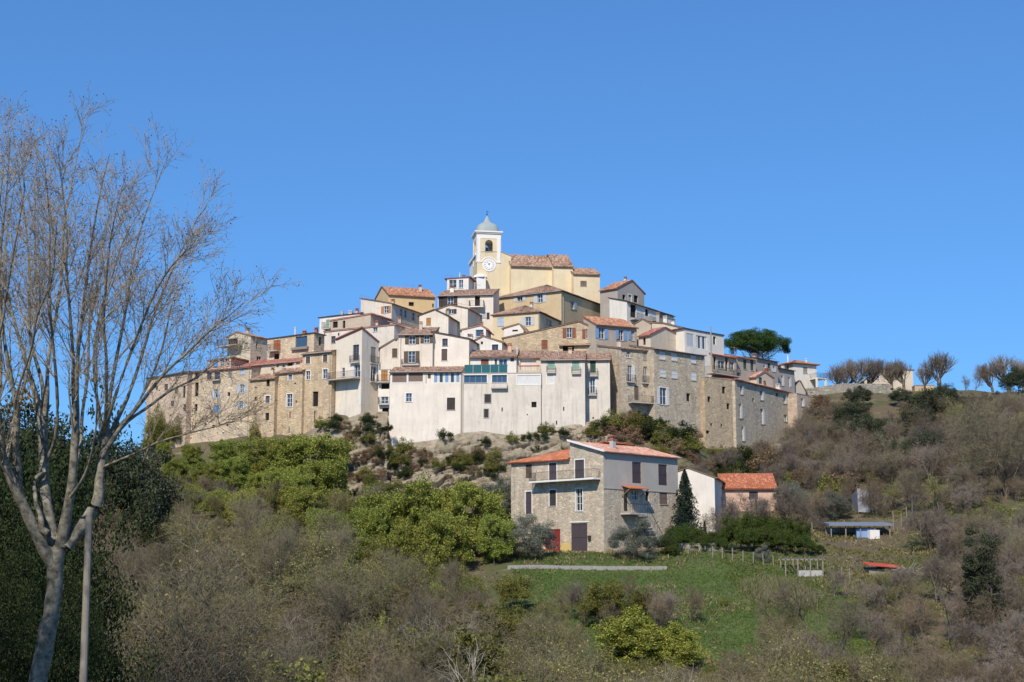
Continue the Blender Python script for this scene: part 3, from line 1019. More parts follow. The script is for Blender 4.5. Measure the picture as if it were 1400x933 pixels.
            for i in range(opt.get('bars', 1 if H > 0.9 else 0)):
                zz = z0 + H * (i + 1) / (opt.get('bars', 1) + 1)
                s.fbox(mb, face, a + f, b - f, zz - .02, zz + .02, o0 + .005, o1 - .005)
            o = mb.build('window', M[opt.get('fr', 'frame')], s.root)
            for i in range(n):
                pb = MB()
                q0, q1 = a + W * i / n, a + W * (i + 1) / n
                pb.poly([s.F(face, q0, z0, -.19), s.F(face, q1, z0, -.19), s.F(face, q1, z1, -.19), s.F(face, q0, z1, -.19)])
                pb.build('pane', M[opt.get('g', 'glass')], o)
        elif typ in ('shut', 'roll', 'door'):
            mb = MB()
            n = 1 if (typ == 'roll' or W < 0.55) else opt.get('n', 2)
            for i in range(n):
                q0, q1 = a + W * i / n + .012, a + W * (i + 1) / n - .012
                s.fbox(mb, face, q0, q1, z0 + .01, z1 - .01, -.10, -.05)
                if typ != 'roll':
                    for zz in (z0 + .06, z0 + H * .5, z1 - .16):
                        s.fbox(mb, face, q0 + .02, q1 - .02, zz, zz + .09, -.05, -.025)
            mb.poly([s.F(face, a, z0, -.2), s.F(face, b, z0, -.2), s.F(face, b, z1, -.2), s.F(face, a, z1, -.2)])
            o = mb.build('door' if typ == 'door' else 'shuttered_window', M[col], s.root)
        elif typ == 'strip':
            cols = opt['cols']
            mb = MB()
            s.fbox(mb, face, a, b, z0, z0 + .06, -.2, -.1)
            s.fbox(mb, face, a, b, z1 - .06, z1, -.2, -.1)
            o = mb.build('window', M['frame'], s.root)
            for i, cc in enumerate(cols):
                q0, q1 = a + W * i / len(cols), a + W * (i + 1) / len(cols)
                pb = MB()
                s.fbox(pb, face, q0 + .015, q1 - .015, z0 + .062, z1 - .062, -.18, -.15 if cc.startswith('glass') else -.09)
                pb.build('pane' if cc.startswith('glass') else 'shutter', M[cc], o)
        if typ == 'open':
            sw = opt.get('sw', W * 0.5)
            sides = opt.get('sides', 'lr')
            for side, q0, q1 in (('a', a - sw - .03, a - .03), ('b', b + .03, b + sw + .03)):
                # on the L wall distance grows to the left of the picture
                pic = ('r' if side == 'a' else 'l') if face == 'L' else ('l' if side == 'a' else 'r')
                if pic not in sides:
                    continue
                pb = MB()
                s.fbox(pb, face, q0, q1, z0, z1, 0.02, 0.055)
                s.fbox(pb, face, q0 + .03, q1 - .03, z0 + .1, z0 + .16, 0.055, 0.07)
                s.fbox(pb, face, q0 + .03, q1 - .03, z1 - .16, z1 - .1, 0.055, 0.07)
                pb.build('shutter', M[col], o)
        if opt.get('sill', typ in ('win', 'open', 'shut') and W > .5):
            pb = MB()
            s.fbox(pb, face, a - .06, b + .06, z0 - .075, z0 - .002, -.05, .07)
            pb.build('sill', M[opt.get('sillm', 'concrete')], o)
        return o

    def balcony(s, face, x0, x1, y, depth=0.9, zoom=None, rail=1.0, slab=0.14, mat='concrete', solid=None, railmat='iron'):
        a, z = s.P(face, x0, y, zoom)
        b, _ = s.P(face, x1, y, zoom)
        a, b = min(a, b), max(a, b)
        mb = MB()
        s.fbox(mb, face, a, b, z - slab, z, 0.0, depth)
        o = mb.build('balcony', M[mat], s.root)
        rb = MB()
        if solid:
            s.fbox(rb, face, a, b, z + .01, z + rail, depth - .06, depth - .02)
            s.fbox(rb, face, a, a + .04, z + .01, z + rail, 0.02, depth - .06)
            s.fbox(rb, face, b - .04, b, z + .01, z + rail, 0.02, depth - .06)
            rb.build('parapet', M[solid], o)
        else:
            t = .028
            s.fbox(rb, face, a, b, z + rail - t, z + rail, depth - .05, depth - .02)
            s.fbox(rb, face, a, b, z + .08, z + .08 + t, depth - .05, depth - .02)
            n = max(2, int((b - a) / .14))
            for i in range(n + 1):
                q = a + (b - a) * i / n
                w = .009 if 0 < i < n else .02
                s.fbox(rb, face, q - w, q + w, z, z + rail, depth - .045, depth - .025)
            for q in (a + .02, b - .02):
                s.fbox(rb, face, q - .014, q + .014, z + rail - t, z + rail, 0, depth - .05)
                m = max(1, int(depth / .14))
                for j in range(m):
                    oo = depth * (j + .5) / m
                    s.fbox(rb, face, q - .009, q + .009, z, z + rail, oo - .009, oo + .009)
            rb.build('railing', M[railmat], o)
        return o

    def chimney(s, uf, vf, h=1.0, w=0.5, mat='cream', cap='tile_orange', pot=True):
        s.clutter += 1
        u, v = uf * s.LU, vf * s.LV
        z = s.top(u, v)
        if s.kind == 'hip':
            z += s.roofarg[1] * min(u, v, s.LU - u, s.LV - v)
        c = s.W(u, v, z - .4)
        mb = MB()
        yaw = -s.th
        mb.box(c, w, w * .8, h + .4, yaw)
        o = mb.build('chimney', M[mat], s.root)
        cb = MB()
        top = c + Vector((0, 0, h + .4))
        cb.box(top + Vector((0, 0, .005)), w + .14, w * .8 + .14, .07, yaw)
        if pot:
            for dx in (-.3, .3):
                cb.box(top + Vector((dx * w * math.cos(yaw), dx * w * math.sin(yaw), .078)), w * .18, w * .6, .2, yaw)
            cb.box(top + Vector((0, 0, .285)), w + .1, w * .8 + .1, .07, yaw)
        cb.build('chimney_cap', M[cap], o)
        return o

    def flue(s, uf, vf, h=2.0, r=0.09, mat='zinc'):
        u, v = uf * s.LU, vf * s.LV
        p = s.W(u, v, s.top(u, v) - .3)
        mb = MB()
        mb.tube([p, p + Vector((0, 0, h + .3))], r, 8)
        mb.tube([p + Vector((0, 0, h + .36)), p + Vector((0, 0, h + .46))], r * 1.7, 8)
        mb.tube([p + Vector((0, 0, h + .3)), p + Vector((0, 0, h + .36))], r * .5, 6)
        mb.build('flue_pipe', M[mat], s.root)

    def antenna(s, uf, vf, h=2.4):
        u, v = uf * s.LU, vf * s.LV
        p = s.W(u, v, s.top(u, v) - .2)
        mb = MB()
        mb.tube([p, p + Vector((0, 0, h))], .025, 5)
        for i in range(7):
            q = p + Vector((-.6 + .2 * i, 0.2 * (i - 3), h - .15))
            mb.tube([q + Vector((.1, -.28, 0)), q + Vector((-.1, .28, 0))], .012, 4)
        mb.tube([p + Vector((-.65, -.65, h - .15)), p + Vector((.65, .65, h - .15))], .015, 4)
        mb.build('antenna', M['zinc'], s.root)

    def pipe(s, face, q_x, zoom=None, zlow=None):
        q, _ = s.P(face, q_x, zoom and 0 or 0, zoom) if False else s.P(face, q_x, s_y(s, zoom), zoom)
        lim = s.LU if face == 'L' else s.LV
        q = min(max(q, .08), lim - .08)
        zt = s.ftop(face, q)
        mb = MB()
        mb.tube([s.F(face, q, zt - .05, .25), s.F(face, q, zt - .35, .07), s.F(face, q, zlow or s.zb, .07)], .05, 6)
        mb.build('drainpipe', M['zinc'], s.root)

    def gutter(s, face):
        lim = s.LU if face == 'L' else s.LV
        mb = MB()
        zt = s.ftop(face, 0)
        mb.tube([s.F(face, -.1, zt + .02, s.eave + .05), s.F(face, lim + .1, s.ftop(face, lim) + .02, s.eave + .05)], .055, 6)
        mb.build('gutter', M['zinc'], s.root)

def s_y(b, zoom):
    zz = zoom or b.zoom
    # picture row of the near corner expressed in the zoom's own units
    k = zz(0, 0)[2]
    oy = zz(0, 0)[1]
    r = b.C
    py = 466.5 - FPX * ((r.z * math.cos(PITCH) - r.y * math.sin(PITCH)) / (r.y * math.cos(PITCH) + r.z * math.sin(PITCH)))
    return (py - oy) * k + 30
# ------------------------------------------------------------------ the village, front row from the left
LB = 's_lightblue'
b = Body(ZA1, (575, 600, 217), 33, L=62, Rm=8, roof=('L', [(575, 600), (62, 685)], 0.12), wall='stone_pink', tile='tile_dark',
    label='weathered stone house with ivy climbing its foot, outermost of the village wall', wins=[
    ('L', 'hole', 430, 690, 16, 42), ('L', 'hole', 265, 670, 28, 80, {'z': ZA2}), ('L', 'hole', 530, 850, 30, 150), ('L', 'hole', 535, 350, 30, 90, {'z': ZA2}), ('L', 'win', 300, 790, 45, 80, {'fr': 'frame_wood'}), ('L', 'hole', 180, 800, 26, 60), ('L', 'win', 380, 300, 45, 75, {'z': ZA2, 'fr': 'frame_wood'}), ('L', 'hole', 200, 330, 30, 60, {'z': ZA2}), ('L', 'hole', 440, 480, 22, 50, {'z': ZA2}), ('L', 'shut', 430, 830, 40, 80, {'c': 's_brown'})])  # the two tall slots by the right corner are dark plates for corner shade
b = Body(ZA1, (1390, 538, 212.5), 28, L=575, Rm=7, roof=('mono', 0.10), wall='stone_pale', tile='tile_red',
    label='tall pale stone house with light blue shutters on the village wall', wins=[
    ('L', 'win', 850, 650, 60, 90, {'fr': 'frame_wood'}), ('L', 'win', 952, 645, 70, 90, {'fr': 'frame_wood'}), ('L', 'open', 940, 875, 42, 115, {'c': LB}),
    ('L', 'open', 1268, 810, 46, 110, {'c': LB, 'sw': .4}), ('L', 'shut', 1272, 585, 52, 80, {'c': LB}), ('L', 'shut', 945, 365, 68, 80, {'c': 's_brightblue', 'z': ZA2}),
    ('L', 'open', 1255, 315, 45, 95, {'c': LB, 'z': ZA2}), ('L', 'hole', 690, 120, 45, 175, {'z': ZA2}), ('L', 'hole', 680, 350, 38, 90, {'z': ZA2}),
    ('L', 'win', 588, 620, 62, 95, {'fr': 'frame_wood', 'trim': 1, 'z': ZA2}), ('L', 'hole', 905, 590, 32, 40, {'z': ZA2}), ('L', 'hole', 1245, 450, 12, 70, {'z': ZA2}), ('L', 'win', 690, 650, 45, 80, {'fr': 'frame_wood'}), ('L', 'shut', 1120, 620, 50, 80, {'c': 's_grey'}), ('L', 'hole', 1100, 880, 34, 50), ('L', 'hole', 800, 560, 26, 40, {'z': ZA2}), ('L', 'hole', 1080, 560, 30, 60, {'z': ZA2})])
b.balcony('L', 900, 1000, 702, 0.5, rail=.5)
b.pipe('L', 1365)
b = Body(ZA1, (1130, 425, 216), 28, L=852, Rm=5, roof=('plane', (1130, 420), (852, 455)), wall='pink', tile='tile_brown', eave=.5,
    label='low pink attic with blue and white curtained windows above the blue shuttered house', wins=[
    ('L', 'shut', 935, 485, 62, 90, {'c': 's_brightblue'}), ('L', 'win', 1015, 480, 52, 90), ('L', 'win', 1080, 472, 45, 85, {'g': 'glass_blue'})])
b = Body(ZA3, (120, 185, 219), 36, L=None, R=332, Lm=5.2, roof=('L', [(120, 185), (-55, 138), (-200, 205)]), wall='cream', tile='tile_old',
    label='gabled cream house with a dark loggia at the left end of the skyline', wins=[
    ('L', 'hole', -110, 255, 130, 75), ('R', 'hole', 200, 300, 22, 95), ('R', 'win', 225, 470, 60, 55), ('L', 'win', 60, 300, 40, 60)])
b.balcony('L', -230, 20, 330, 1.4, mat='concrete')
b.chimney(.35, .3, .7, .5, 'cream')
b.flue(.9, .5, 1.6)
b = Body(ZA3, (930, 160, 213.5), 30, L=336, R=1062, roof=('plane', (930, 150), (336, 228)), wall='stone_pale', tile='tile_dark', roofth=.1,
    label='flat roofed stone house with a wide picture window and a rust red shutter', wins=[
    ('L', 'shut', 455, 305, 88, 135, {'c': 's_rust'}), ('L', 'hole', 450, 445, 65, 70), ('L', 'win', 765, 262, 150, 150, {'n': 1, 'bars': 0, 'fr': 'sheet', 'g': 'glass_blue'}),
    ('R', 'hole', 1005, 250, 30, 110)])
b.balcony('L', 372, 500, 382, .9)
b.balcony('L', 650, 860, 358, .45, rail=.25, solid='wood', mat='wood')
b.chimney(.32, .5, .55, .6, 'tile_orange', 'tile_orange')
b.chimney(.07, .5, .8, .5, 'tile_red', 'tile_red')
b.flue(.52, .5, 1.5, .1, 'frame')
b = Body(ZA3, (775, 508, 210.4), 30, L=-70, Rm=5, roof=('mono', 0.34), wall='cream', tile='tile_red',
    label='low house with a long dull red lean-to roof behind the stone wall houses', wins=[
    ('L', 'hole', 165, 630, 52, 100), ('L', 'hole', 620, 545, 70, 40), ('L', 'hole', 462, 560, 26, 45), ('L', 'win', 540, 560, 40, 60)])
b.gutter('L')
b = Body(ZA3, (430, 725, 208.6), 26, L=112, Rm=3.2, roof=('mono', 0.37), wall='stone_warm', tile='tile_old',
    label='narrow stone house of three stacked dark windows under a worn tile roof', wins=[
    ('L', 'hole', 340, 780, 42, 90), ('L', 'win', 335, 245, 55, 90, {'z': ZA4, 'fr': 'frame_wood', 'trim': 1}), ('L', 'hole', 330, 465, 46, 95, {'z': ZA4}), ('L', 'hole', 175, 430, 18, 26, {'z': ZA4}), ('L', 'hole', 180, 240, 30, 50, {'z': ZA4})])
b = Body(ZA3, (782, 635, 207), 30, L=432, Rm=3.4, roof=('mono', 0.37), wall='stone_warm', tile='tile_old',
    label='stone house with arrow slits and one tall white window', wins=[
    ('L', 'win', 625, 710, 50, 75, {'trim': 1}), ('L', 'win', 615, 258, 72, 165, {'z': ZA4, 'trim': 1, 'bars': 2}), ('L', 'hole', 620, 445, 15, 80, {'z': ZA4}),
    ('L', 'hole', 610, 632, 12, 85, {'z': ZA4}), ('L', 'hole', 700, 275, 16, 30, {'z': ZA4}), ('L', 'hole', 805, 375, 16, 20, {'z': ZA4}), ('L', 'hole', 685, 40, 24, 18, {'z': ZA4})])
b = Body(ZA3, (1158, 388, 205), 30, L=782, R=1228, roof=('mono', 0.32), wall='stone_warm', tile='tile_brown',
    label='tall corner house of yellowish stone with two brown shutters under its eave', wins=[
    ('L', 'shut', 850, 492, 58, 82, {'trim': 1}), ('L', 'shut', 1070, 468, 58, 92, {'trim': 1}), ('L', 'win', 850, 685, 55, 112, {'trim': 1}), ('L', 'win', 1070, 668, 60, 122, {'trim': 1}),
    ('L', 'hole', 945, 240, 70, 190, {'z': ZA4, 'in': 'dark'}), ('L', 'hole', 935, 470, 18, 155, {'z': ZA4}), ('L', 'hole', 1105, 440, 14, 16, {'z': ZA4})])
b.gutter('L')
b.pipe('L', 1140)
# white balcony house
b = Body(ZB, (380, 472, 203), 34, L=178, R=512, roof=('plane', (380, 466), (178, 556), (512, 575)), wall='creamwhite', tile='tile_red',
    label='narrow cream house with a slanting top and a long concrete balcony', wins=[
    ('L', 'win', 330, 655, 48, 125, {'fr': 'frame_wood'}), ('L', 'win', 230, 812, 22, 72), ('L', 'open', 340, 800, 46, 100, {'c': 's_white', 'sides': 'l', 'sw': .5}),
    ('R', 'shut', 470, 672, 40, 125, {'c': 's_grey'}), ('R', 'win', 470, 825, 44, 120, {'trim': 1}), ('L', 'roll', 347, 692, 42, 125, {'z': ZD, 'c': 's_white', 'trim': 1})])
b.balcony('L', 152, 366, 880, 1.5)
b.balcony('L', 292, 362, 738, .45)
b.balcony('R', 440, 500, 735, .35)
b.balcony('R', 440, 500, 885, .35, rail=.4)
b.pipe('R', 508)
b = Body(ZB, (668, 560, 206), 10, L=518, Rm=6, roof=('L', [(668, 548), (640, 552), (518, 628)]), wall='offwhite', tile='tile_brown',
    label='small off white house with a steep half gable between the cream houses', wins=[('L', 'shut', 640, 658, 42, 72, {'c': 's_brown'}), ('L', 'hole', 650, 552, 14, 24)])
b = Body(ZD, (578, 470, 204), 6, L=482, Rm=2.5, roof=('flat',), wall='white', tile='concrete',
    label='narrow white infill between two houses with stacked little balconies', wins=[
    ('L', 'shut', 532, 520, 56, 90, {'c': 's_orange'}), ('L', 'hole', 540, 612, 70, 46), ('L', 'win', 535, 730, 60, 60, {'g': 'glass_blue'}), ('L', 'hole', 542, 830, 58, 70)])
b.balcony('L', 478, 580, 578, .8)
b.balcony('L', 486, 580, 766, .6)
# big front house, cream part
b = Body(ZD, (1190, 490, 199), 4, L=579, Rm=4.6, roof=('mono', 0.29), wall='pinkwhite', tile='tile_old',
    label='big smooth cream fortress-like house with two wide taupe blinds under its eave', wins=[
    ('L', 'roll', 660, 541, 122, 76, {'c': 's_taupe', 'trim': 1}), ('L', 'roll', 798, 534, 122, 76, {'c': 's_taupe', 'trim': 1}), ('L', 'shut', 913, 526, 25, 40, {'c': 's_brown'}),
    ('L', 'strip', 1062, 535, 214, 92, {'cols': ['s_blue', 's_white', 'glass', 's_white', 's_blue', 's_white', 'glass', 's_white', 's_blue']}),
    ('L', 'win', 740, 707, 50, 72, {'fr': 's_white', 'g': 'glass_blue', 'trim': 1}), ('L', 'shut', 1098, 760, 70, 104, {'c': 's_darkbrown'})])
b.pipe('L', 1184)
b.pipe('L', 886, zlow=b.zc - 1.5)
b.gutter('L')
# behind it: house with brown shutters and pinkish half gable
b = Body(ZD, (942, 175, 204.5), 6, L=652, Rm=6, roof=('mono', 0.34), wall='creamwhite', tile='tile_old',
    label='cream house with open brown shutters and a small balcony above the taupe blinds', wins=[
    ('L', 'open', 768, 218, 54, 72, {'c': 's_brown', 'sw': .55}), ('L', 'open', 892, 209, 46, 72, {'c': 's_brown', 'sw': .5}), ('L', 'open', 764, 362, 60, 98, {'c': 's_brown', 'sw': .6, 'bars': 2})])
b.balcony('L', 682, 830, 432, .6, rail=.8)
b.pipe('L', 672)
b.gutter('L')
b = Body(ZD, (1252, 215, 204.2), 12, L=944, R=None, Rm=8, roof=('plane', (1252, 213), (944, 155), None), wall='pinkwhite', tile='tile_dark',
    label='pinkish cream house with a sloping top, one small window over a brown shutter', wins=[
    ('L', 'win', 1047, 238, 46, 64, {'fr': 'frame_wood'}), ('L', 'shut', 1042, 343, 50, 98, {'c': 's_brown', 'trim': 1})])
b.chimney(.12, .5, .9, .45, 'white', 'tile_old')
# white cliff house
b = Body(ZE, (655, 440, 198), 4, L=66, Rm=5, roof=('flat',), wall='offwhite', tile='concrete',
    label='tall off white house on the rocks with glazed bays and a teal screened roof terrace', wins=[
    ('L', 'win', 165, 485, 172, 58, {'n': 4, 'bars': 0, 'g': 'glass_blue', 'fr': 'sheet', 'trim': 1}), ('L', 'win', 345, 483, 112, 56, {'n': 3, 'bars': 0, 'g': 'glass_blue', 'fr': 'sheet', 'trim': 1}),
    ('L', 'roll', 565, 491, 172, 68, {'c': 's_white', 'trim': 1}), ('L', 'shut', 257, 632, 48, 64, {'c': 's_darkbrown', 'trim': 'concrete'}), ('L', 'shut', 246, 743, 34, 64, {'c': 's_darkbrown', 'trim': 'concrete'}),
    ('L', 'hole', 365, 714, 9, 30), ('L', 'hole', 604, 677, 38, 42), ('L', 'hole', 553, 752, 9, 11)])
b.balcony('L', 284, 404, 553, .55, rail=.55, solid='offwhite')
tb = b
mb = MB()
q1, z1 = b.P('L', 82, 378)
q0, z0 = b.P('L', 404, 430)
n = 5
for i in range(n):
    a0, a1 = q0 + (q1 - q0) * i / n, q0 + (q1 - q0) * (i + 1) / n
    mb = MB()
    b.fbox(mb, 'L', a0 + .02, a1 - .02, b.zc + .09, z1, -.12, -.08)
    mb.build('terrace_screen', M['teal'], b.root)
b.pipe('L', 72)
b2 = Body(ZE, (472, 318, 201.2), 4, L=126, Rm=5, roof=('mono', 0.33), wall='white', tile='tile_old', root=tb.root, eave=.45, base=(472, 440),
    wins=[('L', 'shut', 235, 358, 58, 44, {'c': 's_redbrown'}), ('L', 'shut', 318, 358, 18, 44, {'c': 's_brown'}), ('L', 'win', 372, 356, 62, 46, {'g': 'glass_blue'}), ('L', 'shut', 441, 341, 26, 28, {'c': 's_brown', 'sill': False})],
    wallname='attic_wall', label='attic')
b2.flue(.0, .3, 1.0, .07, 'frame')
b3 = Body(ZE, (655, 326, 201.6), 4, L=474, Rm=5, roof=('mono', 0.33), wall='cream', tile='tile_old', root=tb.root, base=(655, 440), wallname='attic_wall', label='attic',
    wins=[('L', 'hole', 560, 375, 120, 90, {'in': 'offwhite'})])
rb = MB()
for i in range(16):
    q = tb.P('L', 486 + 166 * i / 15, 430)[0]
    tb.fbox(rb, 'L', q - .012, q + .012, tb.zc + .08, tb.zc + .95, -.12, -.095)
qa, qb = tb.P('L', 652, 430)[0], tb.P('L', 486, 430)[0]
tb.fbox(rb, 'L', qa, qb, tb.zc + .95, tb.zc + 1.0, -.13, -.09)
rl = rb.build('terrace_railing', M['iron'], tb.root)
rb = MB()
tb.fbox(rb, 'L', qa + .1, qb - .1, tb.zc + .98, tb.zc + 1.12, -.20, -.135)
rb.build('flower_box', M['red'], tb.root)
b = Body(ZE, (985, 345, 198), 4, L=655.5, Rm=6.5, roof=('mono', 0.34), wall='offwhite', tile='tile_old',
    label='off white house on the rocks with two pale green shuttered windows under old tiles', wins=[
    ('L', 'shut', 732, 374, 54, 66, {'c': 's_green'}), ('L', 'shut', 917, 381, 54, 66, {'c': 's_green'}), ('L', 'roll', 727, 491, 46, 62, {'c': 's_white', 'trim': 1}),
    ('L', 'hole', 827, 709, 9, 30), ('L', 'hole', 773, 813, 9, 30), ('L', 'hole', 728, 866, 11, 22), ('L', 'hole', 592, 918, 30, 20)])
b.balcony('L', 700, 766, 437, .35, rail=.9)
b.balcony('L', 887, 954, 444, .35, rail=.9)
b.gutter('L')
b = Body(ZE, (1172, 345, 200.2), 4, L=975, Rm=5, roof=('mono', 0.34), wall='offwhite', tile='tile_old',
    label='narrow set back off white house with two stacked iron balconies on the rocks', wins=[
    ('L', 'shut', 1046, 392, 42, 88, {'c': 's_darkgreen'}), ('L', 'open', 1044, 535, 36, 115, {'c': 's_white', 'sides': 'r', 'sw': .35}), ('L', 'hole', 1048, 777, 11, 14)])
b.balcony('L', 1020, 1082, 462, .45)
b.balcony('L', 1012, 1072, 606, .45)
b.gutter('L')
# ------------------------------------------------------------------ right wing of stone houses
b = Body(ZG, (134, 172, 203), 62, L=-16, R=345, roof=('monoR', 0.2), wall='stone_grey', tile='tile_old',
    label='grey stone house with two white French windows and an iron balcony', wins=[
    ('R', 'win', 183, 208, 24, 46), ('R', 'shut', 287, 219, 24, 48, {'c': 's_grey'}), ('R', 'open', 192, 332, 26, 105, {'c': 's_white', 'sides': 'r', 'sw': .45}),
    ('R', 'open', 292, 340, 26, 105, {'c': 's_white', 'sides': 'r', 'sw': .45}), ('R', 'door', 234, 455, 28, 92, {'c': 'd_brown'}), ('R', 'door', 248, 597, 26, 58, {'c': 'd_brown'})])
b.balcony('R', 168, 222, 382, .4)
b.balcony('R', 268, 322, 390, .4)
b.balcony('R', 180, 312, 516, 1.3)
b = Body(ZG, (345, 174, 204), 50, R=667, Lm=5, roof=('monoR', 0.2), wall='stone_grey', tile='tile_brown',
    label='broad stone house with six closed white shutters in two rows', wins=[
    ('R', 'shut', 400, 218, 40, 50, {'c': 's_white'}), ('R', 'shut', 475, 226, 38, 50, {'c': 's_white'}), ('R', 'shut', 598, 241, 34, 50, {'c': 's_white'}),
    ('R', 'shut', 402, 328, 40, 52, {'c': 's_white'}), ('R', 'shut', 476, 336, 38, 52, {'c': 's_white'}), ('R', 'shut', 600, 348, 34, 56, {'c': 's_white'}),
    ('R', 'open', 405, 476, 42, 108, {'c': 's_white', 'sw': .5, 'trim': 1}), ('R', 'hole', 565, 483, 24, 50), ('R', 'hole', 390, 637, 26, 32), ('R', 'hole', 530, 643, 14, 26), ('R', 'hole', 557, 655, 12, 22)])
b.gutter('R')
b.pipe('R', 660)
b = Body(ZG, (667, 353, 209.6), 52, R=862, Lm=4, roof=('flat',), wall='stone_brown', tile='concrete',
    label='plain brown stone rampart house with three small square openings', wins=[
    ('R', 'hole', 792, 437, 22, 45), ('R', 'hole', 698, 495, 20, 36), ('R', 'hole', 820, 541, 20, 38), ('R', 'hole', 713, 660, 13, 24), ('R', 'hole', 778, 665, 11, 22), ('R', 'hole', 690, 705, 22, 20)])
b = Body(ZG, (862, 371, 213), 35, R=1255, Lm=4, roof=('monoR', 0.14), wall='stone_grey', tile='tile_red',
    label='long grey stone wall house with tall white framed windows, falling away to the right', wins=[
    ('R', 'open', 902, 437, 13, 55, {'c': 's_white', 'sides': 'r', 'sw': .5}), ('R', 'open', 1030, 470, 18, 60, {'c': 's_white', 'sides': 'r', 'sw': .6}), ('R', 'open', 897, 570, 12, 92, {'c': 's_white', 'sides': 'r', 'sw': .5}),
    ('R', 'open', 1034, 605, 18, 98, {'c': 's_white', 'sides': 'r', 'sw': .7}), ('R', 'open', 1178, 495, 16, 55, {'c': 's_white', 'sides': 'r', 'sw': .6}), ('R', 'open', 912, 715, 13, 92, {'c': 's_white', 'sides': 'r', 'sw': .5}),
    ('R', 'hole', 1132, 468, 14, 22), ('R', 'win', 1185, 615, 20, 45), ('R', 'hole', 980, 500, 12, 24)])
b.chimney(.3, .55, .8, .6, 'tile_orange', 'tile_orange')
b.chimney(.3, .80, .9, .7, 'white', 'white')
b = Body(ZG, (1257, 458, 227.5), 40, R=1345, Lm=4, roof=('flat',), wall='stone_pink', tile='concrete',
    label='last low pinkish stone house before the retaining wall', wins=[('R', 'open', 1292, 515, 14, 50, {'c': 's_white', 'sides': 'r', 'sw': .5}), ('R', 'win', 1300, 620, 16, 40)])
# ------------------------------------------------------------------ second rows, right
b = Body(ZE, (1060, 108, 212.5), 8, L=376, Rm=7, roof=('L', [(1060, 108), (940, 57), (376, 182)]), wall='stone_warm', tile='tile_brown',
    label='wide gabled rubble stone house with red brown shutters', wins=[
    ('L', 'open', 868, 139, 40, 74, {'c': 's_redbrown', 'sw': .55}), ('L', 'open', 1010, 147, 36, 72, {'c': 's_redbrown', 'sw': .5}), ('L', 'shut', 683, 228, 46, 70, {'c': 's_redbrown'}), ('L', 'hole', 862, 252, 84, 46)])
b.balcony('L', 792, 1062, 232, .5, rail=.1, mat='tile_old')
b.chimney(.8, .5, .7, .5)
b = Body(ZF, (215, 462, 211), 56, L=110, R=562, roof=('plane', (215, 462), (110, 398), (562, 490)), wall='greige', tile='tile_orange',
    label='house with bright blue-grey open shutters under a clean orange roof', wins=[
    ('R', 'open', 265, 532, 48, 100, {'c': 's_blue', 'sw': .65}), ('R', 'open', 430, 550, 40, 92, {'c': 's_blue', 'sw': .6}), ('R', 'open', 530, 555, 28, 84, {'c': 's_blue', 'sides': 'l', 'sw': .5})])
b.gutter('R')
b = Body(ZC, (870, 724, 221.5), 22, L=559, R=1058, roof=('hip', 0.46), wall='yellow', tile='tile_old',
    label='yellow house with pale blue shutters and a hipped old tile roof', wins=[
    ('L', 'shut', 612, 787, 40, 56, {'c': 's_lightblue'}), ('L', 'open', 795, 783, 36, 58, {'c': 's_paleblue', 'sw': .6}), ('R', 'win', 935, 792, 40, 40)])
b.pipe('L', 866)
b = Body(ZC, (1018, 582, 230), 30, L=601, R=1338, roof=('hip', 0.42), wall='ochre', tile='tile_old',
    label='large ochre presbytery with pale blue shutters just below the church', wins=[
    ('L', 'open', 740, 618, 34, 64, {'c': 's_paleblue', 'sw': .6}), ('L', 'open', 876, 626, 34, 64, {'c': 's_paleblue', 'sw': .65}), ('R', 'open', 1092, 675, 22, 52, {'c': 's_paleblue', 'sides': 'r', 'sw': .9}),
    ('R', 'win', 1238, 634, 22, 26, {'trim': 1}), ('R', 'hole', 1296, 636, 20, 22)])
b.pipe('R', 1030)
b.gutter('L')
b = Body(ZF, (400, 150, 237), 42, L=251, R=625, roof=('R', [(400, 150), (520, 85), (625, 198)]), wall='grey', tile='tile_orange',
    label='grey gable house with three dark openings high beside the church', wins=[
    ('R', 'hole', 455, 228, 26, 42), ('R', 'win', 505, 236, 28, 60, {'trim': 1}), ('R', 'hole', 557, 243, 36, 60)])
b.flue(.4, .2, .9, .06)
b = Body(ZF, (478, 264, 227), 40, L=331, R=875, roof=('plane', (478, 264), (331, 238), (875, 392)), wall='white', tile='tile_dark', roofth=.1,
    label='white house with a shaded open terrace stepping down the right of the village', wins=[
    ('R', 'hole', 535, 345, 50, 110), ('R', 'roll', 596, 370, 62, 100, {'c': 's_white'}), ('R', 'hole', 650, 358, 30, 60), ('R', 'shut', 780, 400, 60, 80, {'c': 's_grey'})])
b.balcony('R', 505, 700, 412, 1.0)
b = Body(ZF, (680, 550, 209), 42, L=578, R=968, roof=('R', [(680, 550), (800, 488), (968, 578)]), wall='cream', tile='tile_red',
    label='small cream gable house with a thin red roof edge', wins=[('L', 'hole', 627, 602, 22, 62)])
b = Body(ZF, (962, 494, 214.5), 20, L=692, Rm=5, roof=('L', [(962, 494), (790, 452), (692, 446)]), wall='cream', tile='tile_brown',
    label='cream walled house with a shallow brown roof and chimneys behind the small gable', wins=[])
b.chimney(.85, .2, 1.5, .5, 'grey', 'tile_old')
b.chimney(.62, .2, 1.0, .6, 'white', 'white')
b.chimney(.40, .3, .9, .5, 'white', 'tile_brown')
b = Body(ZF, (742, 486, 217), 15, L=520, Rm=5, roof=('L', [(742, 486), (612, 416), (520, 474)]), wall='beige', tile='tile_old',
    label='brownish plaster gable between the terrace house and the orange roof', wins=[])
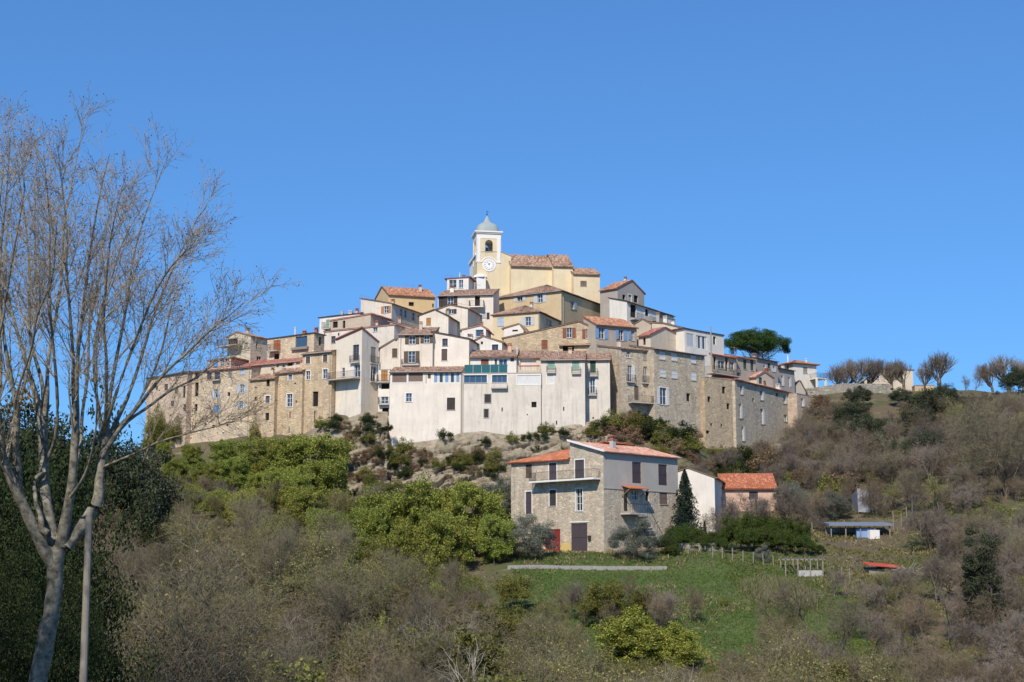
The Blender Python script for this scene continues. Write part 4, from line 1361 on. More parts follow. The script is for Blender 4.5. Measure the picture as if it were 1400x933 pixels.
b = Body(ZF, (968, 500, 212.5), 48, R=1300, Lm=5, roof=('plane', (968, 496), (968, 496), (1300, 556)), wall='white', tile='tile_dark', roofth=.1,
    label='white house with louvred shutters and a tall flue pipe', wins=[
    ('R', 'roll', 1018, 592, 58, 110, {'c': 's_paleblue'}), ('R', 'strip', 1115, 612, 92, 110, {'cols': ['s_white', 'glass', 's_white', 'glass', 's_white']}), ('R', 'hole', 1225, 596, 25, 70)])
mb = MB()
p0, p1 = at(*ZF(1191, 480)[:2], 211), at(*ZF(1191, 720)[:2], 211)
mb.tube([(p0.x, 211, p1.z - 1.5), p0], .11, 8)
mb.build('flue_pipe', M['palesheet'], b.root)
b = Body(ZG5, (385, 405, 216), 46, R=775, Lm=4.5, roof=('monoR', 0.3), wall='beige', tile='tile_red',
    label='terrace house with a faded red roof over pale arched openings', wins=[
    ('R', 'hole', 435, 540, 40, 200), ('R', 'win', 540, 570, 110, 130, {'fr': 'offwhite'}), ('R', 'hole', 625, 560, 42, 220), ('R', 'win', 705, 590, 80, 130, {'fr': 'offwhite'})])
b.balcony('R', 270, 720, 705, 1.6, rail=1.0)
b = Body(ZG5, (775, 445, 221), 46, R=1085, Lm=4.5, roof=('monoR', 0.25), wall='greige', tile='tile_pink',
    label='grey beige house with dark green shutters under a pale pink roof', wins=[
    ('R', 'shut', 915, 565, 50, 150, {'c': 's_darkgreen'}), ('R', 'shut', 1028, 580, 48, 165, {'c': 's_darkgreen'}), ('R', 'hole', 820, 740, 50, 90)])
b = Body(ZG6, (150, 232, 226), 44, R=500, Lm=4.5, roof=('monoR', 0.15), wall='grey', tile='tile_dark', roofth=.1,
    label='long grey house with white and green shutters under the umbrella pine', wins=[
    ('R', 'open', 290, 400, 26, 110, {'c': 's_white', 'sides': 'r', 'sw': .35}), ('R', 'shut', 365, 360, 40, 90, {'c': 's_darkgreen'}), ('R', 'open', 440, 405, 30, 90, {'c': 's_white', 'sw': .3})])
b = Body(ZG6, (505, 393, 233), 44, R=768, Lm=4, roof=('monoR', 0.12), wall='grey', tile='tile_dark', roofth=.1,
    label='low grey house with white door frames at the right end of the terrace row', wins=[
    ('R', 'open', 575, 590, 30, 160, {'c': 's_white', 'sides': 'r', 'sw': .3}), ('R', 'open', 690, 610, 26, 150, {'c': 's_white', 'sides': 'r', 'sw': .3})])
b = Body(ZG6, (165, 530, 222.5), 46, L=-46, R=430, roof=('R', [(165, 530), (290, 452), (430, 552)]), wall='cream', tile='tile_pink',
    label='tiny gabled cream house on top of the stone rampart', wins=[('R', 'strip', 232, 592, 56, 110, {'cols': ['s_brown', 'glass', 's_darkgreen']})])
b.chimney(.2, .75, .8, .6, 'tile_orange', 'tile_orange')
b = Body(ZG6, (950, 790, 238), 8, L=766, Rm=4, roof=('L', [(950, 770), (855, 592), (766, 660)]), wall='grey', tile='tile_dark',
    label='small grey gable shed below the white villa', wins=[])
# white villa
b = Body(ZG6, (755, 318, 251), 62, L=512, R=1120, roof=('hip', 0.34), wall='white', tile='tile_orange', eave=.5,
    label='white villa with a hipped orange roof at the right end of the village', wins=[
    ('R', 'shut', 945, 425, 70, 100, {'c': 's_grey'}), ('L', 'hole', 660, 380, 40, 60)])
b.flue(.5, .1, 1.8, .13, 'frame')
b.flue(.2, .7, 1.1, .13, 'frame')
b.balcony('R', 1010, 1165, 565, 2.2, rail=.9, mat='trim')
for xx in (1010, 1150):
    q = b.P('R', xx, 600)[0]
    z = b.P('R', xx, 565)[1]
    mb = MB()
    b.fbox(mb, 'R', q - .14, q + .14, z - 6.0, z - .145, 1.85, 2.15)
    mb.build('post', M['trim'], b.root)

# ------------------------------------------------------------------ second rows, left and centre
b = Body(ZB, (590, 195, 231), 72, L=488, R=962, roof=('L', [(590, 193), (540, 132), (488, 228)]), wall='orange', tile='tile_orange',
    label='orange yellow hall with an oval window and a long orange roof', wins=[('R', 'hole', 962 - 190, 268, 42, 32), ('R', 'shut', 945, 280, 14, 30, {'c': 's_brown'})])
b = Body(ZB, (615, 268, 224), 26, L=370, R=850, roof=('plane', (615, 265), (370, 226), (850, 345)), wall='offwhite', tile='tile_old', roofth=.1,
    label='off white house with open orange shutters and a shaded side', wins=[
    ('L', 'open', 571, 312, 36, 56, {'c': 's_orange', 'sw': .45}), ('R', 'win', 692, 335, 22, 60), ('R', 'win', 725, 345, 22, 60), ('R', 'win', 790, 368, 24, 64)])
b.chimney(.06, .1, .5, .5, 'cream')
b.antenna(.98, .1, 1.0)
b = Body(ZB, (1068, 368, 216.5), 14, L=836, R=1222, roof=('L', [(1068, 368), (960, 316), (836, 362)]), wall='creamwhite', tile='tile_dark',
    label='small cream gable house with a closed orange wooden shutter', wins=[('L', 'shut', 910, 407, 38, 58, {'c': 's_orange'})])
b.chimney(.05, .05, .9, .4, 'grey', 'tile_brown')
b = Body(ZB, (1222, 305, 221), 16, L=985, R=1332, roof=('L', [(1222, 305), (1080, 276), (985, 312)]), wall='creamwhite', tile='tile_brown',
    label='white gable house with a little brown shuttered window facing the valley', wins=[('L', 'open', 1090, 328, 40, 38, {'c': 's_darkbrown', 'sw': .45})])
b = Body(ZC, (562, 607, 227), 8, L=190, Rm=6.5, roof=('mono', 0.34), wall='creamwhite', tile='tile_old',
    label='cream house with dark shutters and a white balcony below the church tower', wins=[
    ('L', 'open', 275, 650, 40, 70, {'c': 's_darkbrown', 'sw': .6}), ('L', 'shut', 215, 652, 40, 70, {'c': 's_darkbrown'}), ('L', 'hole', 455, 650, 34, 76),
    ('L', 'shut', 498, 743, 30, 34, {'c': 's_paleblue'}), ('L', 'shut', 527, 748, 20, 46, {'c': 's_darkbrown'})])
b.balcony('L', 405, 502, 690, 1.0, mat='trim')
b.chimney(.82, .6, .8, .6, 'white')
b.gutter('L')
b = Body(ZC, (396, 497, 240), 12, L=252, Rm=4, roof=('plane', (396, 490), (252, 500)), wall='white', tile='tile_red', eave=.5, roofth=.1,
    label='white belvedere with glass front and thin red roof left of the church', wins=[
    ('L', 'win', 290, 532, 50, 54), ('L', 'win', 345, 532, 30, 54, {'g': 'glass_blue'})])
b.antenna(1.0, .3, 1.2)
b = Body(ZB, (362, 352, 222), 27, L=42, Rm=6, roof=('plane', (362, 345), (42, 380)), wall='white', tile='tile_dark', roofth=.09,
    label='white house with three chimneys on the left skyline', wins=[('L', 'shut', 105, 432, 26, 80, {'c': 's_green'}), ('L', 'win', 140, 432, 26, 60)])
b.chimney(.64, .4, .9, .35, 'white', 'white')
b.chimney(.43, .4, .85, .6, 'white', 'white')
b.chimney(.28, .4, 1.1, .45, 'pink', 'tile_red')
b.balcony('L', 85, 150, 470, 1.0)
b = Body(ZB, (448, 352, 219), 27, L=132, Rm=6, roof=('plane', (448, 350), (132, 403)), wall='beige', tile='tile_pink',
    label='beige house with a wide faded pink roof below the three chimneys', wins=[('L', 'hole', 165, 432, 40, 50), ('L', 'hole', 235, 430, 20, 60)])
b = Body(ZB, (636, 443, 214.5), 25, L=86, Rm=6, roof=('plane', (636, 436), (86, 492), None), wall='offwhite', tile='tile_pink',
    label='long low off white house with a gently sloping pink tile roof', wins=[
    ('L', 'win', 150, 552, 34, 56, {'fr': 'frame_wood'}), ('L', 'hole', 192, 510, 12, 24), ('L', 'win', 485, 468, 34, 40)])
b.chimney(.3, .2, .9, .4, 'cream')
b = Body(ZB, (780, 452, 217), 20, L=600, Rm=5, roof=('plane', (780, 450), (600, 412)), wall='greige', tile='tile_old',
    label='shaded grey beige lean-to wall tucked under the orange shuttered house', wins=[('L', 'hole', 660, 470, 40, 50)])
b = Body(ZE8, (480, 610, 208.5), 10, L=82, Rm=6, roof=('L', [(480, 607), (215, 522), (82, 592)]), wall='white', tile='tile_old',
    label='little white gable house peeping over the long tiled roof', wins=[('L', 'win', 382, 676, 90, 84, {'trim': 1, 'fr': 'frame_wood'}), ('L', 'hole', 195, 612, 30, 40)])
b = Body(ZE8, (252, 420, 213), 8, L=-90, Rm=5, roof=('L', [(252, 412), (180, 368), (-90, 430)]), wall='white', tile='tile_pink', eave=.4,
    label='white veranda with big panes under a pale pink roof', wins=[('L', 'win', 162, 475, 112, 100, {'g': 'glass_blue', 'n': 1, 'bars': 0}), ('L', 'win', 20, 508, 60, 50, {'g': 'glass_blue', 'n': 1})])
b = Body(ZE8, (785, 440, 216), 14, L=505, Rm=5, roof=('L', [(785, 430), (722, 346), (505, 412)]), wall='white', tile='tile_old',
    label='white gable wall in front of the yellow house', wins=[('L', 'hole', 665, 438, 80, 24)])

# ------------------------------------------------------------------ church
def church():
    f = Body(ZC, (454, 330, 245), 80, R=682, Lm=9, roof=('R', [(454, 318), (610, 318), (682, 347)]), wall='church', tile='trim', name='church',
        label='yellow parish church with a clock tower crowning the village', cat='church', eave=.1, verge=.1, roofth=.06, wins=[])
    root = f.root
    n = Body(ZC, (681, 412, 244.4), 80, R=967, Lm=9, roof=('Lf', [(0, 0), (.5, 3.0), (1, 0)]), wall='church', tile='tile_old', root=root, wallname='nave_wall', roofname='nave_roof')
    n.gutter('R')
    n.pipe('R', 960)
    c = Body(ZC, (966, 411, 244.25), 79, R=1096, Lm=8.8, roof=('Lf', [(0, 0), (.5, 2.95), (1, 0)]), wall='church', tile='tile_old', root=root, wallname='choir_wall', roofname='choir_roof')
    s = Body(ZC, (1101, 466, 243), 80, R=1277, Lm=5, roof=('monoR', 0.42), wall='church', tile='tile_old', root=root, wallname='sacristy_wall', roofname='sacristy_roof',
             wins=[('R', 'shut', 1168, 530, 42, 36, {'c': 's_taupe'})])
    # tower: square shaft flush with the side wall
    q0, _ = f.P('R', 452, 330)
    q1, _ = f.P('R', 610, 330)
    w = q1 - q0
    zt = lambda y: f.P('R', 530, y)[1]
    z_top, z_bot = zt(228), zt(400)
    a0, a1 = f.P('R', 507, 300)[0], f.P('R', 559, 300)[0]
    zo0, zo1 = zt(348), zt(262)
    ar = (a1 - a0) / 2
    def ring(side, q, z, o):
        """points of the four tower sides; q along the side, o inward"""
        o -= .04
        u, v = (o, q) if side == 0 else (q, w - o) if side == 1 else (w - o, w - q) if side == 2 else (w - q, o)
        return f.W(u, q0 + v, z)
    mb = MB()
    aa0, aa1 = a0 - q0, a1 - q0
    for side in range(4):
        th = .35
        for o in (0.0, th):
            mb.poly([ring(side, 0, z_bot - 6, o), ring(side, w, z_bot - 6, o), ring(side, w, zo0, o), ring(side, 0, zo0, o)])
            mb.poly([ring(side, 0, zo0, o), ring(side, aa0, zo0, o), ring(side, aa0, z_top, o), ring(side, 0, z_top, o)])
            mb.poly([ring(side, aa1, zo0, o), ring(side, w, zo0, o), ring(side, w, z_top, o), ring(side, aa1, z_top, o)])
            N = 10
            for i in range(N):
                t0, t1 = math.pi * (1 - i / N), math.pi * (1 - (i + 1) / N)
                cx = (aa0 + aa1) / 2
                p0 = (cx + ar * math.cos(t0), zo1 + ar * math.sin(t0))
                p1 = (cx + ar * math.cos(t1), zo1 + ar * math.sin(t1))
                mb.poly([ring(side, *p0, o), ring(side, *p1, o), ring(side, p1[0], z_top, o), ring(side, p0[0], z_top, o)])
        path = [(aa0, zo0)] + [((aa0 + aa1) / 2 + ar * math.cos(math.pi * (1 - i / 10)), zo1 + ar * math.sin(math.pi * (1 - i / 10))) for i in range(11)] + [(aa1, zo0)]
        for p, q in zip(path, path[1:] + path[:1]):
            mb.poly([ring(side, *p, 0), ring(side, *q, 0), ring(side, *q, th), ring(side, *p, th)])
    tw = mb.build('tower', M['church'], root)
    # white corner pilasters, bands, cornice
    mb = MB()
    zp0 = zt(392)
    pw = .62
    for side in range(4):
        for x0 in (0, w - pw):
            p = [(x0, zp0), (x0 + pw, zp0)]
            mb.hexa([ring(side, x0, zp0, .0), ring(side, x0 + pw, zp0, .0), ring(side, x0 + pw, zp0, -.07), ring(side, x0, zp0, -.07),
                     ring(side, x0, z_top, .0), ring(side, x0 + pw, z_top, .0), ring(side, x0 + pw, z_top, -.07), ring(side, x0, z_top, -.07)])
    ctr = f.W(w / 2, q0 + w / 2, 0)
    yaw = -f.th
    def band(z0, z1, grow):
        mb.box(Vector((ctr.x, ctr.y, z0)), w + grow, w + grow, z1 - z0, yaw)
    band(zt(228), zt(196), .16)
    band(zt(196) + .002, zt(188), .5)
    band(zt(188) + .002, zt(179), .8)
    mb.build('tower_trim', M['trim'], tw)
    # zinc dome
    zb = zt(179) + .003
    yy = [(125, 275), (127, 262), (124, 240), (117, 215), (108, 195), (92, 178), (70, 166), (50, 155), (37, 140), (29, 122), (22, 104), (13, 86), (5, 74), (1, 66)]
    sc1 = 1 / 7.775 / FPX * 245
    mb = MB()
    mb.lathe((0, 0, 0), [(r * sc1 * 1.02, (275 - y) * sc1) for r, y in yy], 24, 0.55)
    ca, sa = math.cos(yaw), math.sin(yaw)
    mb.v = [(ctr.x + x * ca - y * sa, ctr.y + x * sa + y * ca, zb + z) for x, y, z in mb.v]
    dm = mb.build('dome', M['lead'], root, smooth=True)
    mb = MB()
    zs = zb + (275 - 72) * sc1
    mb.tube([(ctr.x, ctr.y, zs), (ctr.x, ctr.y, zs + 1.0)], .05, 6)
    mb.lathe((ctr.x, ctr.y, zs + .35), [(0.001, -.16), (.16, 0), (0.001, .16)], 8)
    mb.tube([(ctr.x - .05, ctr.y, zs + .8), (ctr.x + .3, ctr.y, zs + .8)], .05, 5)
    mb.build('weather_vane', M['iron'], dm)
    # bell
    mb = MB()
    hb = zo0 + .75
    mb.lathe((ctr.x, ctr.y, hb), [(.62, 0), (.56, .1), (.44, .35), (.36, .7), (.3, .95), (.12, 1.1), (.02, 1.12)], 16)
    mb.tube([(ctr.x, ctr.y, hb - .1), (ctr.x, ctr.y, hb + .3)], .08, 6)
    bl = mb.build('bell', M['bronze'], root, smooth=True)
    mb = MB()
    mb.box(Vector((ctr.x, ctr.y, hb + 1.13)), w - .6, .16, .2, yaw + math.pi / 2)
    mb.build('bell_beam', M['wood'], bl)
    # clock on the side wall
    qc, zc = f.P('R', 533, 405)
    R = 47 / 4.911 / FPX * 245
    def disc(mat, name, parent, r, o0, o1, k=28):
        m2 = MB()
        for o, oo in ((o0, o1),):
            rim0 = [f.F('R', qc + r * math.cos(2 * math.pi * i / k), zc + r * math.sin(2 * math.pi * i / k), o0) for i in range(k)]
            rim1 = [f.F('R', qc + r * math.cos(2 * math.pi * i / k), zc + r * math.sin(2 * math.pi * i / k), o1) for i in range(k)]
            m2.poly(rim1)
            for i in range(k):
                m2.poly([rim0[i], rim0[(i + 1) % k], rim1[(i + 1) % k], rim1[i]])
        return m2.build(name, M[mat], parent)
    ck = disc('trim', 'clock', root, R, 0, .12)
    disc('clock', 'clock_dial', ck, R * .72, .12, .15)
    m2 = MB()
    for i in range(12):
        t = 2 * math.pi * i / 12
        m2.poly([f.F('R', qc + rr * math.cos(t + dt), zc + rr * math.sin(t + dt), .153) for rr, dt in ((R * .52, -.045), (R * .66, -.045), (R * .66, .045), (R * .52, .045))])
    for r2, ww in ((.70, .012), (.49, .008)):
        for i in range(32):
            t0, t1 = 2 * math.pi * i / 32, 2 * math.pi * (i + 1) / 32
            m2.poly([f.F('R', qc + R * rr * math.cos(t), zc + R * rr * math.sin(t), .153) for rr, t in ((r2, t0), (r2 + ww * 2, t0), (r2 + ww * 2, t1), (r2, t1))])
    m2.build('clock_numerals', M['black'], ck)
    m2 = MB()
    for t, ln, ww in ((math.radians(125), .42, .05), (math.radians(65), .30, .06)):
        dx, dz = math.cos(t), math.sin(t)
        m2.poly([f.F('R', qc + R * (a * dx - b2 * dz), zc + R * (a * dz + b2 * dx), .165) for a, b2 in ((-.08, -ww), (ln, -ww * .5), (ln, ww * .5), (-.08, ww))])
    m2.build('clock_hands', M['black'], ck)
    # hood moulding arched over the clock
    m2 = MB()
    pts = [f.F('R', q0 - .05, zc + R * .55, .05)] + [f.F('R', qc + R * 1.12 * math.cos(t), zc + R * 1.12 * math.sin(t), .05) for t in [math.pi - .35 - (math.pi - .7) * i / 14 for i in range(15)]] + [f.F('R', q0 + w + .05, zc + R * .40, .05)]
    m2.tube(pts, .12, 6)
    m2.build('clock_hood', M['trim'], ck)
    # white front facade on the short left wall with a cornice, small porch
    m2 = MB()
    f.fbox(m2, 'L', 0.3, f.LU - .2, f.zc - .5, f.zc - .1, 0.003, .3)
    f.fbox(m2, 'L', 0.3, f.LU - .2, f.zc - 7, f.zc - .502, 0.003, .06)
    m2.build('facade_trim', M['trim'], root)
    q, z = f.P('R', 470, 560)
    m2 = MB()
    p = f.F('R', q, z - 3, .9)
    m2.box(p, 1.9, 1.6, 4.6, -f.th)
    m2.lathe((p.x, p.y, p.z + 4.603), [(1.25, 0), (1.1, .35), (.7, .6), (.01, .7)], 8, .6)
    m2.build('porch_turret', M['trim'], root)
church()

# chimneys, aerials and flues that clutter the skyline
_cr = random.Random(77)
for _b in list(BODIES):
    if _b.kind == 'flat' or _b.root.name.startswith('church') or _b.LU < 3.2 or _b.LV < 3.2:
        continue
    if _b.clutter == 0 and _cr.random() < .75:
        _b.chimney(_cr.uniform(.15, .85), _cr.uniform(.35, .8), _cr.uniform(.6, 1.1), _cr.uniform(.4, .6), _cr.choice(['cream', 'beige', 'offwhite', 'pink']), _cr.choice(['tile_old', 'tile_red', 'tile_brown']))
    if _cr.random() < .4:
        _b.antenna(_cr.uniform(.2, .8), _cr.uniform(.4, .8), _cr.uniform(1.2, 2.2))
    if _cr.random() < .3:
        _b.flue(_cr.uniform(.15, .85), _cr.uniform(.4, .8), _cr.uniform(.7, 1.3), .07, _cr.choice(['zinc', 'frame']))
# ------------------------------------------------------------------ the stone house below the village
def lower_house():
    # walls: the left roof part is lower; the right part carries a mono-pitch pink roof
    wins = [('L', 'shut', 210, 268, 42, 92, {'c': 's_brown', 'sill': False}), ('L', 'shut', 372, 280, 50, 138, {'c': 's_plum', 'trim': 1}), ('L', 'shut', 552, 262, 62, 142, {'c': 's_plum', 'trim': 1}),
        ('L', 'shut', 210, 480, 40, 150, {'c': 's_plum', 'trim': 1}), ('L', 'shut', 372, 447, 44, 106, {'c': 's_darkbrown', 'trim': 1}), ('L', 'win', 549, 460, 44, 150, {'trim': 1, 'bars': 2}),
        ('L', 'door', 372, 732, 100, 150, {'c': 'd_red', 'n': 1}), ('L', 'door', 550, 712, 108, 190, {'c': 's_plum'}),
        ('R', 'shut', 935, 277, 60, 142, {'c': 's_plum', 'sill': False}), ('R', 'shut', 1110, 292, 58, 140, {'c': 's_plum', 'sill': False}),
        ('R', 'door', 862, 470, 26, 130, {'c': 's_darkbrown'}), ('R', 'win', 922, 430, 40, 66), ('R', 'hole', 1008, 437, 26, 60), ('R', 'shut', 1116, 450, 54, 80, {'c': 's_taupe'})]
    b = Body(ZH, (711, 140, 158), 45, L=92, R=1208, roof=('L', [(711, 134), (490, 68), (482, 190), (92, 212)]), wall='stone_house', tile='tile_pink', name='stone_farmhouse',
        label='big square stone farmhouse with balcony and red roofs below the village', roofth=.12, eave=.35, wins=wins)
    # the automatic roof follows the step; replace it by two real roofs
    old = b.roof
    bpy.data.objects.remove(old, do_unlink=True)
    uS = b.P('L', 487, 120)[0]
    z0 = b.P('L', 711, 134)[1]
    zr = b.P('L', 490, 68)[1]
    zl1 = b.P('L', 482, 190)[1]
    zl0 = b.P('L', 92, 212)[1]
    mb = MB()
    b.patch(mb, b.W(-.4, -.3, z0 - .4 * (zr - z0) / uS), b.W(-.4, b.LV + .3, z0 - .4 * (zr - z0) / uS), b.W(uS + .1, -.3, zr), b.W(uS + .1, b.LV + .3, zr))
    b.roof = mb.build('roof', M['tile_pink'], b.root)
    b.roof['label'] = 'faded pink mono-pitch roof with white verge'
    mb = MB()
    e = .4
    d = b.LV
    # left wing: a hipped slope that climbs from the corner to the step
    ap = b.W(uS - .05, d * .45, 0)
    ap.z = at(*ZH(481, 72)[:2], ap.y).z
    ap2 = b.W(uS - .05, d * .85, ap.z)
    b.patch(mb, b.W(uS - .05, -e, zl1 - .1), b.W(b.LU + e, -e, zl0 - .1), ap, ap + (ap2 - ap) * .02)
    b.patch(mb, b.W(b.LU + e, -e, zl0 - .1), b.W(b.LU + e, d + .3, zl0 - .1), ap, ap2)
    # wall of the step behind the slope
    st = MB()
    st.poly([b.W(uS, 0, zl1 - .5), b.W(uS, d, zl1 - .5), b.W(uS, d, zr), b.W(uS, 0, zr)])
    st.build('step_wall', M['stone_house'], b.root)
    o = mb.build('roof', M['tile_vivid'], b.root)
    o['label'] = 'bright orange hipped roof of the left wing'
    mb = MB()
    s1 = (zr - z0) / uS
    mb.hexa([b.W(-.45, -.42, z0 - .45 * s1 + .02), b.W(uS + .1, -.42, zr + .02), b.W(uS + .1, -.30, zr + .02), b.W(-.45, -.30, z0 - .45 * s1 + .02),
             b.W(-.45, -.42, z0 - .45 * s1 + .24), b.W(uS + .1, -.42, zr + .24), b.W(uS + .1, -.30, zr + .24), b.W(-.45, -.30, z0 - .45 * s1 + .24)])
    mb.build('verge_board', M['trim'], b.root)
    # grey cement render on the upper storey of the right wall, 2 cm proud
    zs = b.P('R', 711, 376)[1]
    mb = MB()
    ops = sorted([o for o in b.openings['R']])
    cuts = sorted({-.02, b.LV} | {x for o in ops for x in o[:2]})
    for a, c in zip(cuts[:-1], cuts[1:]):
        m = (a + c) / 2
        z = zs
        for op in sorted((o for o in ops if o[0] < m < o[1] and o[3] > zs), key=lambda o: o[2]):
            if op[2] > z:
                mb.poly([b.F('R', a, z, .02), b.F('R', c, z, .02), b.F('R', c, op[2], .02), b.F('R', a, op[2], .02)])
            z = max(z, op[3])
        mb.poly([b.F('R', a, z, .02), b.F('R', c, z, .02), b.F('R', c, z0, .02), b.F('R', a, z0, .02)])
    b.fbox(mb, 'R', -.02, b.LV, zs - .12, zs - .002, 0.002, .06)
    mb.build('render_coat', M['render'], b.root)
    # balcony
    bal = b.balcony('L', 258, 694, 340, 1.15, mat='trim', slab=.18)
    # canopy, landing and stair on the right wall
    mb = MB()
    q0, zc = b.P('R', 832, 372)
    q1, _ = b.P('R', 962, 385)
    mb.hexa([b.F('R', q0, zc + .1, 0.05), b.F('R', q1, zc + .1, 0.05), b.F('R', q1, zc - .25, 1.3), b.F('R', q0, zc - .25, 1.3),
             b.F('R', q0, zc + .2, 0.05), b.F('R', q1, zc + .2, 0.05), b.F('R', q1, zc - .15, 1.3), b.F('R', q0, zc - .15, 1.3)])
    cn = mb.build('canopy', M['tile_vivid'], b.root)
    mb = MB()
    mb.tube([b.F('R', q0 + .1, zc - 1.0, .05), b.F('R', q0 + .1, zc - .25, 1.15)], .05, 5)
    mb.build('bracket', M['wood'], cn)
    mb = MB()
    mb.tube([b.F('R', q1 - .1, zc - 1.0, .05), b.F('R', q1 - .1, zc - .25, 1.15)], .05, 5)
    mb.build('bracket', M['wood'], cn)
    ql, zl = b.P('R', 825, 548)
    qr, _ = b.P('R', 940, 560)
    mb = MB()
    b.fbox(mb, 'R', ql, qr, zl - .18, zl, 0.021, 1.5)
    ld = mb.build('landing', M['concrete'], b.root)
    mb = MB()
    steps = 12
    zg = b.zb + 1.0
    for i in range(steps):
        z = zl - (zl - zg) * (i + 1) / (steps + 1)
        b.fbox(mb, 'R', qr + .28 * i + .004, qr + .28 * (i + 1), z - .25, z, .15, 1.35)
    st = mb.build('stair', M['concrete'], b.root)
    mb = MB()
    ends = [b.F('R', ql + .03, zl + 1.0, 1.45), b.F('R', qr, zl + 1.0, 1.45), b.F('R', qr + .28 * steps, zg + 1.1, 1.4)]
    mb.tube(ends, .03, 5)
    for t in range(9):
        q = ql + (qr - ql) * t / 8
        mb.tube([b.F('R', q, zl, 1.45), b.F('R', q, zl + 1.0, 1.45)], .015, 4)
    for t in range(steps):
        q = qr + .28 * (t + .5)
        z = zl - (zl - zg) * (t + 1) / (steps + 1)
        mb.tube([b.F('R', q, z, 1.42), b.F('R', q, z + 1.05, 1.42)], .015, 4)
    mb.build('railing', M['iron'], st)
    # yellow panel between the two doors, white lintel, letter box, flower pot, chimney
    mb = MB()
    qa, za = b.P('L', 492, 750)
    qb, zb2 = b.P('L', 426, 806)
    b.fbox(mb, 'L', qa, qb, zb2, za, 0, .03)
    mb.build('painted_panel', M['yellowpaint'], b.root)
    mb = MB()
    qa, za = b.P('L', 612, 602)
    qb, zb2 = b.P('L', 484, 614)
    b.fbox(mb, 'L', qa, qb, zb2, za, 0, .06)
    mb.build('lintel', M['trim'], b.root)
    mb = MB()
    qa, za = b.P('L', 622, 715)
    b.fbox(mb, 'L', qa - .18, qa + .18, za - .25, za + .25, 0, .2)
    mb.build('letter_box', M['iron'], b.root)
    u, v = uS * .45, b.LV * .32
    zc0 = z0 + (zr - z0) * .45
    p = b.W(u, v, zc0 - .3)
    mb = MB()
    mb.box(p, .55, .5, 1.35, -b.th)
    ch = mb.build('chimney', M['concrete'], b.root)
    mb = MB()
    mb.box(p + Vector((0, 0, 1.352)), .75, .7, .08, -b.th)
    mb.box(p + Vector((0, 0, 1.434)), .4, .4, .3, -b.th)
    mb.box(p + Vector((0, 0, 1.737)), .75, .7, .09, -b.th)
    mb.build('chimney_cap', M['tile_red'], ch)
    return b
FARM = lower_house()

b = Body(ZN, (209, 198, 173), 14, L=None, R=286, Lm=5.6, roof=('L', [(209, 196), (75, 148), (0, 182)]), wall='white', tile='tile_brown',
    label='white gabled cottage half hidden behind the stone farmhouse', wins=[('L', 'shut', 50, 236, 26, 30, {'c': 's_redbrown', 'sill': False}), ('R', 'shut', 248, 330, 16, 70, {'c': 's_paleblue', 'sill': False})])
b = Body(ZN, (520, 250, 181), 4, L=246, Rm=5, roof=('mono', 0.42), wall='pink', tile='tile_vivid', eave=.4,
    label='pink cottage with a plain bright orange roof in the gardens', wins=[('L', 'shut', 406, 286, 44, 40, {'c': 's_plum', 'sill': False}), ('L', 'hole', 420, 330, 14, 40)])
mb = MB()
p = b.W(-.1, .1, b.zc - 1)
mb = MB()
b.fbox(mb, 'L', b.P('L', 610, 318)[0], -.05, b.zb, b.P('L', 560, 318)[1], -3.0, 0.05)
mb.build('annex', M['pink'], b.root)

# far houses on the ridge
b = Body(ZK, (826, 222, 262), 4, L=604, Rm=8, roof=('L', [(826, 222), (700, 216), (604, 268)]), wall='cream', tile='tile_old',
    label='long cream house behind the pollarded trees on the ridge', wins=[('L', 'hole', 645, 262, 10, 30), ('L', 'win', 668, 258, 14, 26)])
mb = MB()
b = Body(ZK, (720, 285, 254), 6, L=632, Rm=3, roof=('flat',), wall='stone_warm', tile='stone_wall', label='low ruined stone hut between the pollarded trees', name='stone_hut', cat='hut', wins=[])
b = Body(ZK, (925, 290, 256), 6, L=835, Rm=3, roof=('flat',), wall='stone_warm', tile='stone_wall', label='broken low stone wall block right of the cream ridge house', name='stone_hut', cat='hut', wins=[])

def wall_run(name, label, cat, pts, h, thick, mat, panels=0, postmat=None, parent_name='panel', z_off=0.0):
    """a wall that follows the ground; pts = (x, y); built as one thing of panels"""
    P = [Vector((q[0], q[1], q[2] if len(q) > 2 else hgt(q[0], q[1]) + z_off)) for q in pts]
    root = empty(name, P[0], label, cat)
    for i, (a, c) in enumerate(zip(P[:-1], P[1:])):
        d = Vector((c.x - a.x, c.y - a.y, 0))
        n = Vector((-d.y, d.x, 0)).normalized() * thick / 2
        mb = MB()
        e = d.normalized() * 0.006
        A, B = a + e, c - e
        dn = Vector((0, 0, -1.2))
        up = Vector((0, 0, h))
        mb.hexa([A - n + dn, B - n + dn, B + n + dn, A + n + dn, A - n + up, B - n + up, B + n + up, A + n + up])
        mb.build(parent_name, M[mat], root)
    return root
def line_px(pts, n, level=False):
    """(px, py, Y) -> n+1 plan points, with their height if level"""
    Q = [at(*p) for p in pts]
    t = np.linspace(0, len(Q) - 1, n + 1)
    return [(float(np.interp(k, range(len(Q)), [q.x for q in Q])), float(np.interp(k, range(len(Q)), [q.y for q in Q]))) + ((float(np.interp(k, range(len(Q)), [q.z for q in Q])),) if level else ()) for k in t]
wall_run('retaining_wall', 'long pale stone retaining wall along the ridge in front of the pollarded trees', 'wall', line_px([(1098, 540, 240), (1160, 540, 239.5), (1220, 540, 240)], 9), 1.3, .5, 'stone_wall', z_off=0.1)
wall_run('low_wall', 'low white block wall edging the farmhouse terrace above the meadow', 'wall', line_px([(694, 772, 149.2), (760, 776, 149.0), (830, 780, 148.8), (912, 782, 149.0)], 14), .38, .2, 'oldwall')
